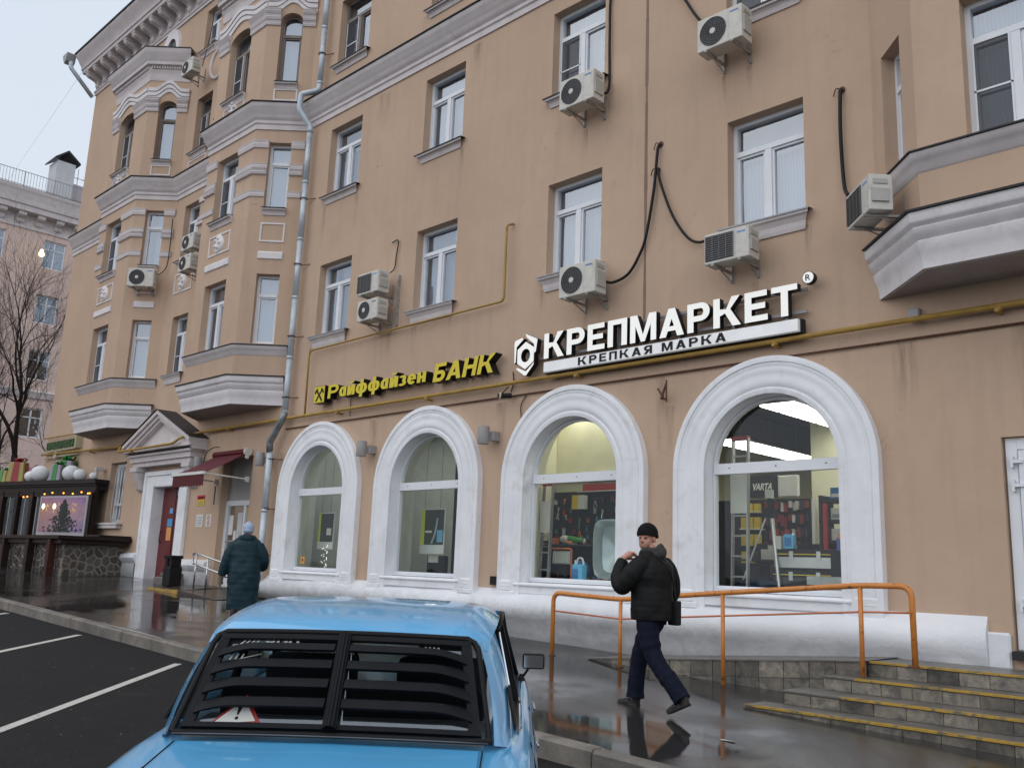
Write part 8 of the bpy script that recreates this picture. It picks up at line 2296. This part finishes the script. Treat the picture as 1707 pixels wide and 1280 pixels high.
loft(ct, [(0, 0, .22, .235, .185), (0, 0, .32, .245, .19), (0, 0, .6, .255, .20), (0, 0, .82, .262, .205), (0, 0, 1.0, .245, .185), (0, 0, 1.16, .245, .17), (0, -.005, 1.27, .225, .155), (0, -.01, 1.34, .15, .12), (0, 0, 1.39, .10, .10)], 130, 44, .020, .088, 2, .06)
limb(ct, [(-.17, -.0, 1.26), (-.235, -.0, 1.17), (-.285, -.01, 1.03), (-.325, -.005, .90), (-.36, .005, .76)], [.095, .10, .092, .080, .066], 22, .025, .08, .08, 1, 60)
limb(ct, [(.17, -.0, 1.26), (.24, .0, 1.16), (.285, .02, 1.02), (.27, .10, .93), (.20, .18, .90)], [.095, .10, .095, .085, .07], 22, .025, .08, .08, 4, 60)
limb(ct, [(-.17, 0, 1.27), (-.09, -.01, 1.34), (0, -.02, 1.36), (.09, -.01, 1.34), (.17, 0, 1.27)], [.08, .065, .06, .065, .08], 18)
fuse(ct, .011, 2, .35).build('quilted_coat', TEAL, wom, local=True, smooth='all')
hd = MB(); pts = [(.105 * math.cos(a), .0 + .10 * math.sin(a), 1.375 + .015 * math.sin(a)) for a in [2 * math.pi * k / 20 for k in range(21)]]
hd.tube(pts, .045, 12); hd.ball((0, -.085, 1.37), (.115, .060, .075), 18)
fuse(hd, .010, 3).build('hood', TEAL, wom, local=True, smooth='all')
q = MB(); q.ball((0, -.008, .045), (.093, .108, .098), 24, M=Mh2); q.ball((0, -.02, .0), (.088, .098, .06), 22, M=Mh2); q.ball((0, -.03, .135), (.03, .03, .022), 12, M=Mh2); fuse(q, .009, 2).build('hat', mat('pale_blue_knit', (.38, .47, .62), .95, var=.2, scale=30, obj=True, bmp=.6, bscale=90), wom, local=True, smooth='all')
q = MB(); hand_shapes(q, (-.372, .02, .70), (-.1, .1, -1), (1, 0, 0), 1.35, .5, -1); q.tube([(-.36, .005, .78), (-.372, .02, .68)], .042, 14); fuse(q, .008, 2).build('glove', flat('glove_beige', (.16, .14, .11), .9), wom, local=True, smooth='all')
for (h, d) in (((.09, .02, .0), (0, 1, 0)), ((-.09, -.22, .03), (0, 1, -.1))):
    q = MB(); shoe(q, h, d); q.tube([(h[0], h[1] + .03, .05), (h[0], h[1] + .05, .24)], .05, 12); fuse(q, .010, 2).build('boot', SHOE, wom, local=True, smooth='all')

# litter on the wet pavement: a few fallen leaves and scraps
leafm = flat('leaf_litter', (.30, .25, .18), .7, var=.5); paperm = flat('litter_pale', (.5, .5, .48), .7)
rn = random.Random(9)
lf = MB()
for k in range(420):
    x = rn.uniform(-20, -1.5); y = rn.uniform(-8.5, -1.4)
    if y > -4.75: z = g_walk(x, y) + .006
    elif y < -4.95: z = g_road(x, y) + .006
    else: continue
    a = rn.uniform(0, 6.28); s_ = rn.uniform(.003, .010) if k % 8 else rn.uniform(.010, .022)
    lf.add([(x + s_ * math.cos(a), y + s_ * math.sin(a), z), (x - s_ * .5 * math.sin(a), y + s_ * .5 * math.cos(a), z + .003), (x - s_ * math.cos(a), y - s_ * math.sin(a), z), (x + s_ * .5 * math.sin(a), y - s_ * .5 * math.cos(a), z + .003)], [(0, 1, 2, 3)])
o = lf.build('leaf_litter', leafm, recalc=False); tag(o, 'tiny scraps and leaf bits scattered on the wet pavement', 'litter', kind='stuff')
q = MB(); q.add([(-4.55, -3.75, g_walk(-4.5, -3.75) + .007), (-4.42, -3.73, g_walk(-4.5, -3.75) + .012), (-4.43, -3.70, g_walk(-4.5, -3.75) + .007), (-4.56, -3.71, g_walk(-4.5, -3.75) + .010)], [(0, 1, 2, 3)]); o = q.build('paper_scrap', paperm, recalc=False); tag(o, 'small white paper scrap on the wet pavement below the steps', 'litter')
